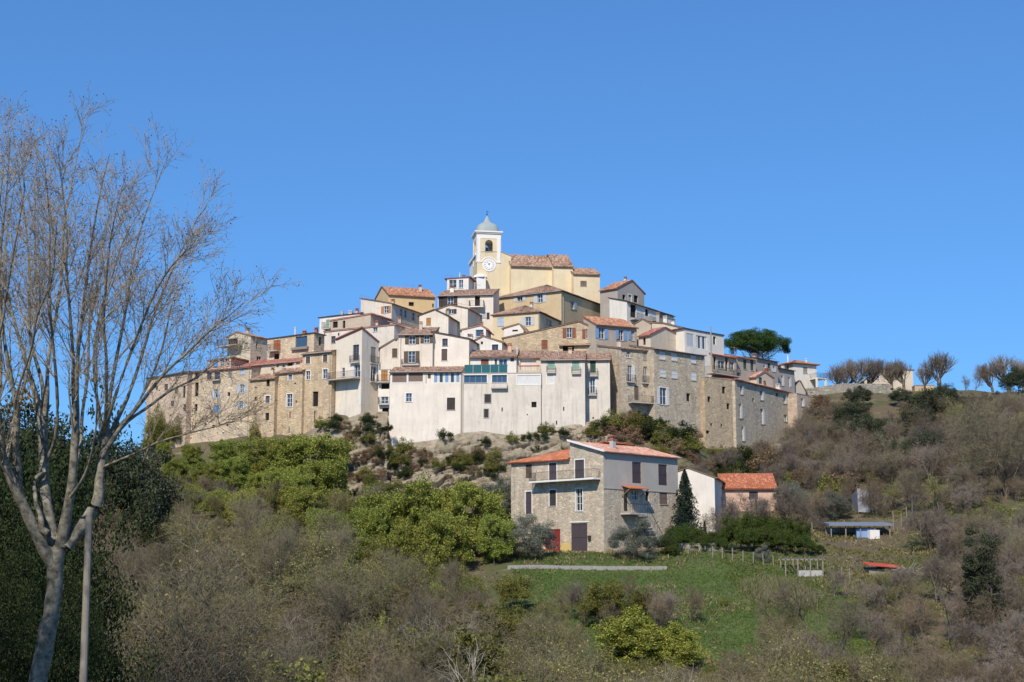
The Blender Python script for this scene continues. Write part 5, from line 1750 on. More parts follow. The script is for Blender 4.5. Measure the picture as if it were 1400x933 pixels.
wall_run('garden_wall', 'grey garden wall right of the farmhouse above the meadow', 'wall', line_px([(915, 770, 156), (960, 772, 155.5), (990, 772, 156)], 5), .9, .4, 'stone_wall')

def pergola():
    root_p = at(1073, 790, 149)
    root = empty('pergola', (root_p.x, 149, hgt(root_p.x, 149)), 'weathered grey timber pergola frame standing in the garden grass', 'pergola')
    xs = [at(p, 780, 149).x for p in (1074, 1091, 1108, 1125)]
    zt = at(1100, 766, 149).z
    for y in (149, 151.6):
        for x in xs:
            mb = MB()
            mb.box((x, y, hgt(x, y) - .3), .12, .12, zt - hgt(x, y) + .3)
            mb.build('post', M['wood'], root)
        mb = MB()
        mb.box(((xs[0] + xs[-1]) / 2, y, zt + .002), xs[-1] - xs[0] + .5, .12, .14)
        mb.build('beam', M['wood'], root)
    for i in range(9):
        x = xs[0] + (xs[-1] - xs[0]) * i / 8
        mb = MB()
        mb.box((x, 150.3, zt + .145), .08, 3.2, .1)
        mb.build('rafter', M['wood'], root)
    mb = MB()
    mb.box(((xs[2] + xs[3]) / 2 - .6, 149.1, hgt(xs[2], 149) - .2), 2.6, .05, .9)
    mb.build('board_panel', M['paleboard'], root)
pergola()

def shed():
    Y = 166
    a, c = at(1136, 718, Y), at(1216, 718, Y)
    g = hgt((a.x + c.x) / 2, Y)
    root = empty('garden_shed', ((a.x + c.x) / 2, Y, g), 'open garden shed with a flat blue grey metal roof', 'shed')
    mb = MB()
    zt = a.z
    mb.hexa([(a.x - .3, Y - .4, zt - .1), (c.x + .3, Y - .4, zt - .1), (c.x + .2, Y + 3, zt + .25), (a.x - .2, Y + 3, zt + .25),
             (a.x - .3, Y - .4, zt + .12), (c.x + .3, Y - .4, zt + .12), (c.x + .2, Y + 3, zt + .45), (a.x - .2, Y + 3, zt + .45)])
    mb.build('roof', M['sheet'], root)
    for i in range(5):
        x = a.x + (c.x - a.x) * i / 4
        for y in (Y, Y + 2.7):
            mb = MB()
            mb.box((x, y, hgt(x, y) - .4), .12, .12, zt - hgt(x, y) + .3)
            mb.build('post', M['wood'], root)
    mb = MB()
    mb.box(((a.x + c.x) / 2, Y + 2.85, g - .6), c.x - a.x, .06, zt - g + .4)
    mb.build('back_boards', M['paleboard'], root)
    o = MB()
    p = at(1183, 730, Y + .8)
    o.box((p.x, Y + .6, hgt(p.x, Y) - .2), 2.3, .8, 1.3)
    tag(o.build('tarpaulin', M['bluetarp']), 'faded blue tarpaulin over a pile inside the garden shed', 'tarpaulin')
    o = MB()
    p = at(1194, 730, Y)
    o.box((p.x, Y - .1, hgt(p.x, Y) - .2), 1.2, .7, 1.1, .2)
    tag(o.build('storage_crate', M['trim']), 'white crate standing at the front of the garden shed', 'crate')
shed()

def leanto():
    Y = 179
    root_p = at(1180, 700, Y)
    root = empty('corrugated_shelter', root_p, 'pale grey corrugated sheet shelter half hidden in the bare bushes', 'shelter')
    mb = MB()
    p = [at(1172, 668, Y), at(1187, 670, Y - .3), at(1190, 702, Y - 1.4), at(1174, 700, Y - 1.2)]
    n = 14
    for i in range(n):
        f0, f1 = i / n, (i + 1) / n
        o0, o1 = (0, .06) if i % 2 == 0 else (.06, 0)
        mb.poly([p[0].lerp(p[1], f0) + Vector((0, -o0, 0)), p[0].lerp(p[1], f1) + Vector((0, -o1, 0)), p[3].lerp(p[2], f1) + Vector((0, -o1, 0)), p[3].lerp(p[2], f0) + Vector((0, -o0, 0))])
    mb.build('sheet', M['palesheet'], root)
    mb = MB()
    q = [at(1172, 668, Y), at(1187, 670, Y - .3)]
    mb.hexa([q[0] + Vector((0, 0, -3.4)), q[1] + Vector((0, .2, -3.4)), q[1] + Vector((0, 3, -3.4)), q[0] + Vector((0, 3, -3.4)), q[0] + Vector((0, .1, -.1)), q[1] + Vector((0, .1, -.1)), q[1] + Vector((0, 3, -.6)), q[0] + Vector((0, 3, -.6))])
    mb.build('side_walls', M['sheet'], root)
leanto()

def red_hut():
    Y = 150
    a, c = at(1188, 771, Y), at(1229, 775, Y)
    g = hgt((a.x + c.x) / 2, Y)
    root = empty('red_roofed_hut', ((a.x + c.x) / 2, Y, g), 'low garden hut with a sagging red sheet roof', 'hut')
    mb = MB()
    mb.hexa([(a.x - .2, Y - .3, a.z - .15), (c.x + .2, Y - .3, c.z - .2), (c.x + .2, Y + 2.2, c.z + .15), (a.x - .2, Y + 2.2, a.z + .15),
             (a.x - .2, Y - .3, a.z - .08), (c.x + .2, Y - .3, c.z - .1), (c.x + .2, Y + 2.2, c.z + .25), (a.x - .2, Y + 2.2, a.z + .22)])
    mb.build('roof', M['redsheet'], root)
    mb = MB()
    mb.box(((a.x + c.x) / 2, Y + 1.2, min(g, c.z - 1) - .5), c.x - a.x - .1, 1.9, min(a.z, c.z) - min(g, c.z - 1) + .25)
    mb.build('wall', M['wood'], root)
red_hut()

def posts():
    rnd = random.Random(3)
    for px, py, Y, h in ((975, 772, 152, 1.3), (988, 772, 152, 1.2), (1002, 772, 152, 1.3), (1016, 772, 152, 1.2), (1030, 772, 152, 1.2), (1044, 772, 152, 1.2), (1058, 774, 152, 1.2),
                         (1150, 785, 148, 1.6), (1162, 786, 148, 1.4), (1222, 720, 168, 2.4), (1232, 722, 168, 2.0), (1240, 716, 168, 2.6), (1090, 722, 167, 2.0), (1100, 724, 167, 1.6), (1110, 722, 167, 1.8)):
        p = at(px, py, Y)
        z = hgt(p.x, Y)
        mb = MB()
        mb.tube([(p.x, Y, z - .3), (p.x + rnd.uniform(-.08, .08), Y, z + h)], .06, 6)
        tag(mb.build('fence_post', M['wood']), 'grey wooden stake standing in the garden plots', 'post', 'stakes in the garden plots')
posts()
# ------------------------------------------------------------------ vegetation generators
def norm(a):
    return a / np.maximum(np.linalg.norm(a, axis=-1, keepdims=True), 1e-9)

def branches(rng, start, dirs, lens, n, wob, up, droop=0.0):
    pts = [start]
    d = norm(dirs)
    for i in range(n - 1):
        d = d + rng.normal(0, wob, d.shape)
        d[:, 2] += up - droop * (i / n)
        d = norm(d)
        pts.append(pts[-1] + d * (lens / (n - 1))[:, None])
    return np.stack(pts, 1)

def spawn(rng, P, R, count, f0, f1, ang, ang_var, len_base, len_var, rr, rmin):
    """children of branches P (B,n,3): returns start, dir, len, radius"""
    B, n, _ = P.shape
    f = rng.uniform(f0, f1, (B, count))
    x = f * (n - 1)
    i = np.minimum(x.astype(int), n - 2)
    t = (x - i)[..., None]
    bi = np.arange(B)[:, None]
    p = P[bi, i] * (1 - t) + P[bi, i + 1] * t
    d = norm(P[bi, i + 1] - P[bi, i])
    r = R[bi, i] * (1 - t[..., 0]) + R[bi, i + 1] * t[..., 0]
    perp = rng.normal(0, 1, d.shape)
    perp = norm(perp - (perp * d).sum(-1, keepdims=True) * d)
    a = np.radians(rng.normal(ang, ang_var, f.shape))[..., None]
    nd = d * np.cos(a) + perp * np.sin(a)
    L = len_base * (1.15 - 0.6 * f) * rng.uniform(1 - len_var, 1 + len_var, f.shape)
    rad = np.maximum(r * rr * rng.uniform(.7, 1.1, f.shape), rmin)
    return p.reshape(-1, 3), nd.reshape(-1, 3), L.ravel(), rad.ravel()

def tubes(P, R, k):
    B, n, _ = P.shape
    t = norm(np.gradient(P, axis=1))
    ref = np.where(np.abs(t[..., 2:3]) < .9, np.array([0, 0, 1.0]), np.array([1.0, 0, 0]))
    a = norm(np.cross(t, ref))
    b = np.cross(t, a)
    w = 2 * np.pi * np.arange(k) / k
    ring = a[:, :, None] * np.cos(w)[None, None, :, None] + b[:, :, None] * np.sin(w)[None, None, :, None]
    V = P[:, :, None] + ring * R[:, :, None, None]
    idx = np.arange(B * n * k).reshape(B, n, k)
    q = np.stack([idx[:, :-1], np.roll(idx, -1, 2)[:, :-1], np.roll(idx, -1, 2)[:, 1:], idx[:, 1:]], -1).reshape(-1, 4)
    return V.reshape(-1, 3), q

def join(parts):
    vs, qs, o = [], [], 0
    for v, q in parts:
        vs.append(v)
        qs.append(q + o)
        o += len(v)
    return np.concatenate(vs), np.concatenate(qs)

def taper(r0, n, e):
    return r0[:, None] * np.linspace(1, e, n)[None, :]

def leaves(rng, C, size, aspect=0.55, flat=0.0, var=0.4, up=None):
    """one small four-cornered leaf at every point of C"""
    N = len(C)
    nrm = rng.normal(0, 1, (N, 3))
    nrm[:, 2] += flat
    nrm = norm(nrm)
    t = rng.normal(0, 1, (N, 3))
    if up is not None:
        t = t * .35 + np.array([0, 0, up])
    t = norm(t - (t * nrm).sum(-1, keepdims=True) * nrm)
    s = np.cross(nrm, t)
    L = size * rng.uniform(1 - var, 1 + var, (N, 1))
    V = np.stack([C - t * L * .5, C + s * L * aspect * .5 + t * L * .05, C + t * L * .5, C - s * L * aspect * .5 + t * L * .05], 1)
    return V.reshape(-1, 3), np.arange(N * 4).reshape(-1, 4)

def crown_points(rng, rx, rz, z0, clumps, crad, N, shell=0.55, flat_bottom=0.25):
    """leaf positions clustered in clumps that fill an uneven ellipsoid"""
    d = norm(rng.normal(0, 1, (clumps * 3, 3)))
    d = d[d[:, 2] > -flat_bottom - rng.uniform(0, .3, len(d))][:clumps]
    rr = rng.uniform(shell, 1.0, (len(d), 1))
    lob = 1 + .18 * np.sin(d[:, 0:1] * 5 + rng.uniform(0, 6)) + .15 * np.sin(d[:, 1:2] * 6 + rng.uniform(0, 6))
    cc = d * rr * lob * np.array([rx, rx, rz]) + np.array([0, 0, z0])
    cr = crad * rng.uniform(.6, 1.4, len(cc))
    k = rng.integers(0, len(cc), N)
    dd = norm(rng.normal(0, 1, (N, 3))) * (rng.uniform(0, 1, (N, 1)) ** .45)
    dd[:, 2] = np.where(dd[:, 2] < 0, dd[:, 2] * .55, dd[:, 2])
    return cc[k] + dd * cr[k][:, None]

def make_tree(name, trunk_parts, crown_parts, tm, cm, extra=None):
    """unlinked prototype: (name, [(part name, mesh)])"""
    out = []
    if trunk_parts:
        v, q = join(trunk_parts)
        me = mesh_np(name + '_trunk', v, q, smooth=True)
        me.materials.append(tm)
        out.append(('trunk', me))
    if crown_parts:
        v, q = join(crown_parts)
        me = mesh_np(name + '_crown', v, q)
        me.materials.append(cm)
        out.append(('crown', me))
    for nm, parts, mt in (extra or []):
        v, q = join(parts)
        me = mesh_np(name + '_' + nm, v, q)
        me.materials.append(mt)
        out.append((nm, me))
    top = max(float(np.array([c.co.z for c in me.vertices]).max()) if False else _top(me) for _, me in out)
    return {'name': name, 'parts': out, 'top': top}

def _top(me):
    a = np.empty(len(me.vertices) * 3, dtype=np.float32)
    me.vertices.foreach_get('co', a)
    return float(a[2::3].max())

def bare_proto(name, seed, H=8.0, trunk=2.6, limbs=7, spread=38, mat='twig', dens=1.0, up=.07, bud=None, nbud=0, multi=1, tw=.014):
    rng = np.random.default_rng(seed)
    st = np.zeros((multi, 3))
    st[:, :2] = rng.normal(0, .25 if multi > 1 else 0, (multi, 2))
    st[:, 2] = -.4
    dr = np.tile([0, 0, 1.0], (multi, 1)) + rng.normal(0, .22 if multi > 1 else .05, (multi, 3))
    P0 = branches(rng, st, dr, np.full(multi, H * (.62 if multi == 1 else .75)), 9, .10, .05)
    R0 = taper(np.full(multi, H * (.019 if multi == 1 else .010)), 9, .25)
    s, d, L, r = spawn(rng, P0, R0, limbs, trunk / H, 1.0, spread, 12, H * .52, .3, .62, .02)
    P1 = branches(rng, s, d, L, 8, .14, up)
    R1 = taper(r, 8, .22)
    s, d, L, r = spawn(rng, P1, R1, 7, .2, 1.0, 38, 12, H * .27, .35, .6, .012)
    P2 = branches(rng, s, d, L, 6, .18, up * .6)
    R2 = taper(np.maximum(r, .02), 6, .35)
    s, d, L, r = spawn(rng, P2, R2, int(6 * dens), .15, 1.0, 46, 16, H * .15, .4, .6, tw * .9)
    P3 = branches(rng, s, d, L, 4, .20, up * .35)
    R3 = taper(r, 4, .5)
    s, d, L, r = spawn(rng, P3, R3, int(4 * dens), .15, 1.0, 46, 16, H * .075, .4, .7, tw * .7)
    P4 = branches(rng, s, d, L, 3, .18, up * .3)
    R4 = taper(r, 3, .6)
    tr = [tubes(P0, R0, 7), tubes(P1, R1, 5), tubes(P2, R2, 4)]
    cr = [tubes(P3, R3, 3), tubes(P4, R4, 3)]
    ex = []
    if bud:
        ends = np.concatenate([P4[:, -1], P4[:, 1], P3[:, -1]])
        k = rng.choice(len(ends), min(nbud, len(ends)), replace=False)
        ex.append(('buds', [leaves(rng, ends[k] + rng.normal(0, .05, (len(k), 3)), .13, .6)], M[bud]))
    return make_tree(name, tr, cr, M['bark'] if mat != 'twig_pale' else M['twig_pale'], M[mat], ex)

def leafy_proto(name, seed, H=8.0, rx=3.2, rz=3.0, zc=5.0, clumps=60, crad=.9, N=16000, size=.2, mat='leaf_mid', bark='bark', aspect=.55, shell=.55, flatb=.3, trunk=True):
    rng = np.random.default_rng(seed)
    tr = []
    if trunk:
        P0 = branches(rng, np.array([[0, 0, -.4]]), np.array([[0.05, 0, 1.0]]), np.array([zc + .4]), 8, .08, .03)
        R0 = taper(np.array([H * .022]), 8, .4)
        s, d, L, r = spawn(rng, P0, R0, 9, .3, 1.0, 48, 12, rx * 1.15, .3, .6, .03)
        P1 = branches(rng, s, d, L, 6, .14, .07)
        R1 = taper(r, 6, .2)
        s, d, L, r = spawn(rng, P1, R1, 6, .3, 1.0, 40, 12, rx * .5, .3, .6, .015)
        P2 = branches(rng, s, d, L, 5, .14, .05)
        tr = [tubes(P0, R0, 7), tubes(P1, R1, 5), tubes(P2, taper(r, 5, .3), 4)]
    C = crown_points(rng, rx, rz, zc, clumps, crad, N, shell, flatb)
    return make_tree(name, tr, [leaves(rng, C, size, aspect)], M[bark], M[mat])

def place(proto, x, y, name, label, cat, group=None, top_z=None, scale=None, width=1.0, rot=None, rnd=random, z=None, lean=0.0):
    z = hgt(x, y) if z is None else z
    if scale is None:
        scale = max(.2, (top_z - z) / proto['top'])
    r = empty(name, (x, y, z - .05), label, cat, group)
    r.rotation_euler = (lean * rnd.uniform(-1, 1), lean * rnd.uniform(-1, 1), rnd.uniform(0, 6.28) if rot is None else rot)
    r.scale = (scale * width, scale * width, scale)
    for nm, me in proto['parts']:
        link(nm, me, r)
    return r

# ------------------------------------------------------------------ prototypes
PT = [bare_proto('tall_a', 31, 11, 4.2, 8, 30, 'twig', up=.1), bare_proto('tall_b', 32, 10, 3.4, 8, 26, 'twig_olive', up=.11, bud='bud', nbud=3000), bare_proto('tall_c', 33, 11, 3.0, 5, 22, 'twig', multi=3, up=.12)]
PB = [bare_proto('bare_a', 1, 8.5, 2.2, 8, 36), bare_proto('bare_b', 2, 9, 2.8, 9, 30, up=.1), bare_proto('bare_c', 3, 7, 1.4, 8, 45, 'twig_warm'), bare_proto('bare_d', 4, 8, 1.6, 5, 30, 'twig_warm', multi=3)]
PO = [bare_proto('olive_a', 5, 8, 2.0, 8, 38, 'twig_olive', bud='bud', nbud=5000), bare_proto('olive_b', 6, 7.5, 1.5, 5, 34, 'twig_olive', multi=3, bud='bud', nbud=6000)]
PP = [bare_proto('plum_a', 7, 6, 1.0, 8, 46, 'twig_plum', up=.09), bare_proto('plum_b', 8, 5, .6, 5, 40, 'twig_plum', multi=4, up=.1)]
PPALE = [bare_proto('pale_a', 9, 8, 3.2, 6, 26, 'twig_pale', dens=.34, up=.08, tw=.009), bare_proto('pale_b', 10, 8, 2.4, 4, 24, 'twig_pale', dens=.34, up=.09, multi=2, tw=.009)]
PY = [leafy_proto('yellow_a', 11, 9, 4.2, 4.2, 4.4, 150, .95, 46000, .22, 'leaf_yellow', flatb=.75), leafy_proto('yellow_b', 12, 8, 3.8, 3.8, 4.0, 130, .9, 38000, .22, 'leaf_yellow', flatb=.75)]
PM = [leafy_proto('mid_a', 13, 8, 3.4, 3.2, 4.6, 70, .9, 18000, .2, 'leaf_mid'), leafy_proto('mid_b', 14, 6, 2.8, 2.6, 3.2, 60, .8, 15000, .18, 'leaf_mid')]
PD = [leafy_proto('holm_a', 15, 7, 3.2, 3.0, 3.8, 75, .85, 20000, .17, 'leaf_holm'), leafy_proto('holm_b', 16, 6, 3.0, 2.5, 3.0, 60, .8, 16000, .17, 'leaf_holm')]
PV = [leafy_proto('olive_tree_a', 17, 5, 2.6, 2.3, 2.5, 80, .7, 32000, .14, 'leaf_olive', aspect=.34, flatb=.7), leafy_proto('olive_tree_b', 18, 4.5, 2.5, 2.0, 2.2, 70, .65, 26000, .14, 'leaf_olive', aspect=.34, flatb=.7)]
PK = [leafy_proto('dark_a', 19, 12, 4.2, 5.0, 6.5, 110, .95, 36000, .11, 'leaf_dark', flatb=.7), leafy_proto('dark_b', 20, 9, 3.6, 4.0, 4.8, 90, .85, 26000, .11, 'leaf_dark', flatb=.7)]
PS = [leafy_proto('shrub_a', 21, 2, 1.1, .9, .8, 30, .4, 5000, .11, 'leaf_mid', trunk=False), leafy_proto('shrub_b', 22, 2, 1.2, .8, .7, 30, .4, 5000, .10, 'leaf_dark', trunk=False), leafy_proto('shrub_c', 23, 2, 1.1, .9, .8, 24, .4, 3600, .10, 'leaf_brown', trunk=False)]
PH = [leafy_proto('bright_a', 24, 4, 2.4, 1.8, 2.0, 60, .6, 15000, .16, 'leaf_bright', trunk=True)]

# ------------------------------------------------------------------ named trees
rnd = random.Random(11)
def on_ground(px, py):
    """the point of the hillside seen at a pixel"""
    d = ray(px, py)
    y = 60.0
    while y < 300:
        k = y / d[1]
        if d[2] * k < hgt(d[0] * k, y):
            return d[0] * k, y
        y += .4
    return d[0] * 240 / d[1], 240.0
def tb(proto, px, py_base, h, name, label, cat='tree', group=None, width=1.0):
    x, y = on_ground(px, py_base)
    return place(proto, x, y, name, label, cat, group, scale=h / proto['top'], width=width, rnd=rnd)
def tp(proto, px, py_top, Y, name, label, cat='tree', group=None, width=1.0, **k):
    p = at(px, py_top, Y)
    return place(proto, p.x, Y, name, label, cat, group, top_z=p.z, width=width, rnd=rnd, **k)

YG = 'yellow green leafy trees at the edge of the wood'
YL = 'yellow green leafy tree rising from the wood in front of the village wall'
for i, (px, py, Y, w) in enumerate([(432, 588, 193, 1.15), (395, 590, 194, 1.1), (352, 594, 196, 1.0), (440, 622, 186, 1.1), (308, 598, 200, .9), (262, 604, 205, .9), (395, 636, 181, .9), (225, 600, 209, .8), (415, 660, 175, .9), (240, 622, 196, 1.0), (282, 628, 192, 1.0), (322, 620, 192, 1.0), (365, 640, 184, 1.0), (215, 655, 190, .9), (262, 660, 182, .9), (330, 665, 176, .9), (445, 690, 166, .8), (375, 700, 164, .8)]):
    tp(PY[i % 2], px, py, Y, 'leafy_tree', YL, 'tree', YG, w)
for i, (px, py, Y, w) in enumerate([(585, 646, 160, .95), (642, 655, 157, .9), (528, 664, 160, .9), (676, 700, 152, .8), (605, 690, 150, .85), (500, 690, 157, .8), (555, 705, 150, .7)]):
    tp(PY[(i + 1) % 2], px, py, Y, 'leafy_tree', 'big yellow green leafy tree below the rock outcrop', 'tree', 'yellow green trees below the rocks', w)
GOLD = leafy_proto('gold', 28, 6, 3.4, 3.0, 2.8, 110, .8, 30000, .2, 'leaf_gold', flatb=.8)
tp(GOLD, 862, 824, 118, 'leafy_tree', 'round golden green bush tree at the foot of the meadow', width=1.45)
tp(GOLD, 924, 846, 117, 'leafy_tree', 'smaller golden bush tree beside the round one below the meadow', width=1.25)
OV = 'silver grey olive trees around the farmhouse'
for i, (px, py, Y, w, lab) in enumerate([(722, 698, 153, 1.15, 'silvery olive tree by the red door of the farmhouse'), (866, 704, 151.5, 1.1, 'silvery olive tree in front of the outside stair'),
        (700, 645, 178, 1.1, 'dark olive tree behind the farmhouse at its left end'), (1042, 742, 153, .9, 'clipped grey olive beside the hedge'), (1085, 655, 180, 1.1, 'olive tree beside the pink cottage'),
        (1140, 668, 175, 1.1, 'olive tree in front of the corrugated shelter'), (1310, 700, 165, .8, 'olive tree on the right garden slope'), (1275, 762, 150, .7, 'small olive tree beside the brush pile')]):
    tp(PV[i % 2], px, py, Y, 'olive_tree', lab, 'tree', None, w)
EV = 'dark holm oaks on the slope below the ridge'
for i, (px, py, h) in enumerate([(1165, 598, 6.2), (1186, 615, 5.5), (1205, 640, 5.5), (1278, 590, 7), (1256, 602, 6), (1302, 590, 6.5), (1150, 622, 5), (1232, 558, 3.5), (1272, 640, 5.5), (1322, 615, 5.5), (1195, 660, 4.5), (1240, 642, 4.5), (1392, 548, 6), (1175, 560, 4), (1292, 560, 4.5)]):
    tb(PD[i % 2], px, py, h, 'holm_oak', 'dark evergreen holm oak on the slope below the ridge', 'tree', EV, 1.05)
tp(PD[0], 1000, 660, 190, 'holm_oak', 'dark evergreen above the orange roofed pink cottage', width=.7)
# evergreen hedge and garden shrubs
for i, (px, py, Y, w) in enumerate([(1010, 700, 160, .8), (1035, 698, 160, .8), (1060, 702, 160, .8), (1086, 706, 159, .8), (1022, 716, 157, .8), (1070, 718, 156, .8), (1100, 726, 156, .8), (1045, 714, 157, .8)]):
    tp(PH[0], px, py, Y, 'hedge_bush', 'glossy green hedge bush below the pink cottage', 'bush', 'glossy hedge below the pink cottage', w)
for i, (px, py, Y, w) in enumerate([(930, 712, 156, .8), (962, 728, 155.5, .8), (988, 732, 155.5, .8), (915, 728, 154, .8)]):
    tp(PH[0], px, py, Y, 'garden_bush', 'rounded green bush at the right corner of the farmhouse', 'bush', 'bushes at the right corner of the farmhouse', w)
# shrubs on the rocks: each is rooted where the line of sight meets the rock or the slope
bpy.context.view_layer.update()
_dg = bpy.context.evaluated_depsgraph_get()
def rooted(px, py):
    ok, loc, nr, i, ob, mt = scene.ray_cast(_dg, Vector((0, 0, 0)), Vector(ray(px, py)).normalized())
    return loc if ok and ob.name.split('.')[0] in ('rock_outcrop', 'hillside', 'boulder') else None
for i in range(240):
    px, py = rnd.uniform(445, 1000), rnd.uniform(575, 680)
    if 560 < px < 800 and py < 625 and rnd.random() < .6:
        continue
    loc = rooted(px, py)
    if loc is None or loc.y < 184:
        continue
    place(PS[rnd.choice([0, 1, 2, 2, 1])], loc.x, loc.y, 'rock_shrub', 'small wild shrub clinging to the rocks under the village', 'shrub', 'shrubs on the rocks under the village', scale=rnd.uniform(.5, 1.15), z=loc.z - .1, rnd=rnd)
for px, py, sc_ in ((445, 600, 1.3), (455, 592, 1.2), (462, 604, 1.4), (472, 590, 1.0), (448, 612, 1.5), (470, 612, 1.2), (482, 600, .9), (440, 588, 1.0), (553, 622, 1.2), (547, 640, 1.3), (820, 590, 1.2), (838, 590, 1.5), (855, 592, 1.7), (872, 596, 1.7), (890, 602, 1.7), (906, 610, 1.5), (922, 622, 1.4), (862, 606, 1.5), (884, 618, 1.4), (840, 600, 1.3), (700, 606, .8), (720, 604, .8), (740, 604, .9), (770, 598, .8)):
    loc = rooted(px, py)
    if loc is None:
        continue
    place(PS[rnd.choice([0, 1, 2])], loc.x, loc.y, 'rock_shrub', 'dense dark shrub crowning the rocks beside the white houses', 'shrub', 'dense shrubs at the head of the rocks', scale=sc_, z=loc.z - .1, rnd=rnd)
# ivy at the foot of the outer house
for px, py, Y, s, w in ((212, 590, 219.2, 2.6, .45), (222, 600, 218.6, 2.4, .5), (240, 598, 217.6, 2.2, .45), (205, 610, 219.6, 2.2, .5), (352, 598, 210.6, 2.2, .5)):
    p = at(px, py, Y)
    place(PS[0], p.x, Y - .3, 'ivy', 'ivy climbing the foot of the outermost stone houses', 'ivy', 'ivy on the village wall', scale=s, z=p.z - 1.5, width=w, rnd=rnd)

# umbrella pine
def umbrella_pine():
    rng = np.random.default_rng(40)
    H, rx = 9.0, 5.3
    P0 = branches(rng, np.array([[0, 0, -1.0], [0.2, 0, -1.0]]), np.array([[-.18, 0, 1.0], [.22, .1, 1.0]]), np.array([H * .66, H * .66]), 8, .05, .02)
    R0 = taper(np.full(2, .26), 8, .5)
    s, d, L, r = spawn(rng, P0, R0, 10, .55, 1.0, 62, 10, 4.6, .25, .6, .05)
    P1 = branches(rng, s, d, L, 7, .12, .05)
    R1 = taper(r, 7, .3)
    s, d, L, r = spawn(rng, P1, R1, 8, .4, 1.0, 45, 12, 1.5, .3, .6, .025)
    P2 = branches(rng, s, d, L, 5, .12, .12)
    n = 210
    a = rng.uniform(0, 2 * np.pi, n)
    rr = np.sqrt(rng.uniform(0, 1, n)) * rx
    top = H - 2.6 + 2.5 * np.sqrt(np.maximum(0, 1 - (rr / rx) ** 2)) + .35 * np.sin(a * 5) * (rr / rx)
    cz = top - rng.uniform(0, 1, n) ** 1.4 * (.8 + 2.5 * np.sqrt(np.maximum(0, 1 - (rr / rx) ** 2)))
    cc = np.stack([rr * np.cos(a), rr * np.sin(a), cz], 1)
    k = rng.integers(0, n, 60000)
    dd = norm(rng.normal(0, 1, (len(k), 3))) * (rng.uniform(0, 1, (len(k), 1)) ** .4) * np.array([.8, .8, .55])
    C = cc[k] + dd * rng.uniform(.8, 1.15, (n, 1))[k]
    pr = make_tree('pine', [tubes(P0, R0, 8), tubes(P1, R1, 6), tubes(P2, taper(r, 5, .4), 4)], [leaves(rng, C, .20, .35, up=.6)], M['bark_pine'], M['leaf_pine'])
    p = at(1034, 448, 246)
    place(pr, p.x, 246, 'umbrella_pine', 'broad dark green umbrella pine above the roofs at the right of the village', 'tree', scale=1.0, width=1.04, z=p.z - pr['top'], rot=.4)
umbrella_pine()

# pollarded planes on the ridge
def pollard_proto(seed):
    rng = np.random.default_rng(seed)
    P0 = branches(rng, np.array([[0, 0, -.4]]), np.array([[0, 0, 1.0]]), np.array([2.0]), 5, .04, 0)
    R0 = taper(np.array([.20]), 5, .8)
    s, d, L, r = spawn(rng, P0, R0, 8, .75, 1.0, 58, 10, 2.0, .25, .55, .075)
    P1 = branches(rng, s, d, L * 1.35, 8, .08, .26)
    R1 = taper(r, 8, .5)
    s, d, L, r = spawn(rng, P1, R1, 11, .2, 1.0, 34, 12, 1.25, .3, .45, .026)
    P2 = branches(rng, s, d, L, 5, .08, .20)
    s2, d2, L2, r2 = spawn(rng, P2, taper(r, 5, .5), 5, .3, 1.0, 22, 10, 1.15, .35, .6, .012)
    P3 = branches(rng, s2, d2, L2, 4, .05, .18)
    s3, d3, L3, r3 = spawn(rng, P3, taper(r2, 4, .6), 2, .3, 1.0, 22, 8, .6, .3, .6, .009)
    P4 = branches(rng, s3, d3, L3, 3, .05, .12)
    return make_tree('pollard', [tubes(P0, R0, 8), tubes(P1, R1, 6)], [tubes(P2, taper(r, 5, .5), 4), tubes(P3, taper(r2, 4, .6), 3), tubes(P4, taper(r3, 3, .6), 3)], M['bark'], M['twig_plum'])
PL = [pollard_proto(k) for k in (51, 52, 53, 54, 55)]
for i, (px, py, Y, w) in enumerate([(1145, 500, 246, .95), (1171, 490, 246, 1.0), (1187, 490, 247, .9), (1217, 491, 247, .9), (1234, 489, 247, .9), (1263, 499, 249, .7), (1281, 482, 246, 1.05), (1356, 496, 248, .8), (1376, 484, 247, 1.0), (1397, 492, 248, .9), (1157, 494, 250, .9)]):
    tp(PL[(i * 2) % 5], px, py - 3, Y, 'pollarded_tree', 'leafless pollarded plane tree with a brush-like crown on the ridge', 'tree', 'pollarded trees along the ridge', w * 1.3)
for px, py, Y in ((1332, 497, 248), (1318, 510, 247)):
    tp(PB[2], px, py, Y, 'bare_tree', 'thin leafless tree alone against the sky between the pollarded trees', 'tree', 'thin trees on the ridge', .8)

# dark spruce beside the farmhouse, cypress, ivy clad tree
def cone_proto(name, seed, H, rx, mat, N, size, pw=.8, droop=.25):
    rng = np.random.default_rng(seed)
    P0 = branches(rng, np.array([[0, 0, -.3]]), np.array([[0, 0, 1.0]]), np.array([H]), 8, .02, 0)
    h = rng.uniform(.04, 1, N) ** 1.1
    az = np.floor(rng.uniform(0, 7, N))
    h = h + .025 * np.sin(az * 2.4)
    a = az / 7 * 2 * np.pi + np.floor(h * 13) * 1.3 + rng.normal(0, .3, N)
    h = np.clip(h, 0, 1)
    r = rx * (1 - h) ** pw * np.sqrt(rng.uniform(.03, 1, N)) * (.8 + .3 * np.sin(np.floor(h * 13) * 5.1 + az * 3.7))
    C = np.stack([r * np.cos(a), r * np.sin(a), h * H - droop * r], 1)
    return make_tree(name, [tubes(P0, taper(np.array([H * .018]), 8, .15), 6)], [leaves(rng, C, size, .4)], M['bark'], M[mat])
tp(cone_proto('spruce', 61, 7, 2.2, 'leaf_spruce', 15000, .17), 936, 640, 165, 'spruce_tree', 'dark conical spruce between farmhouse and white cottage')
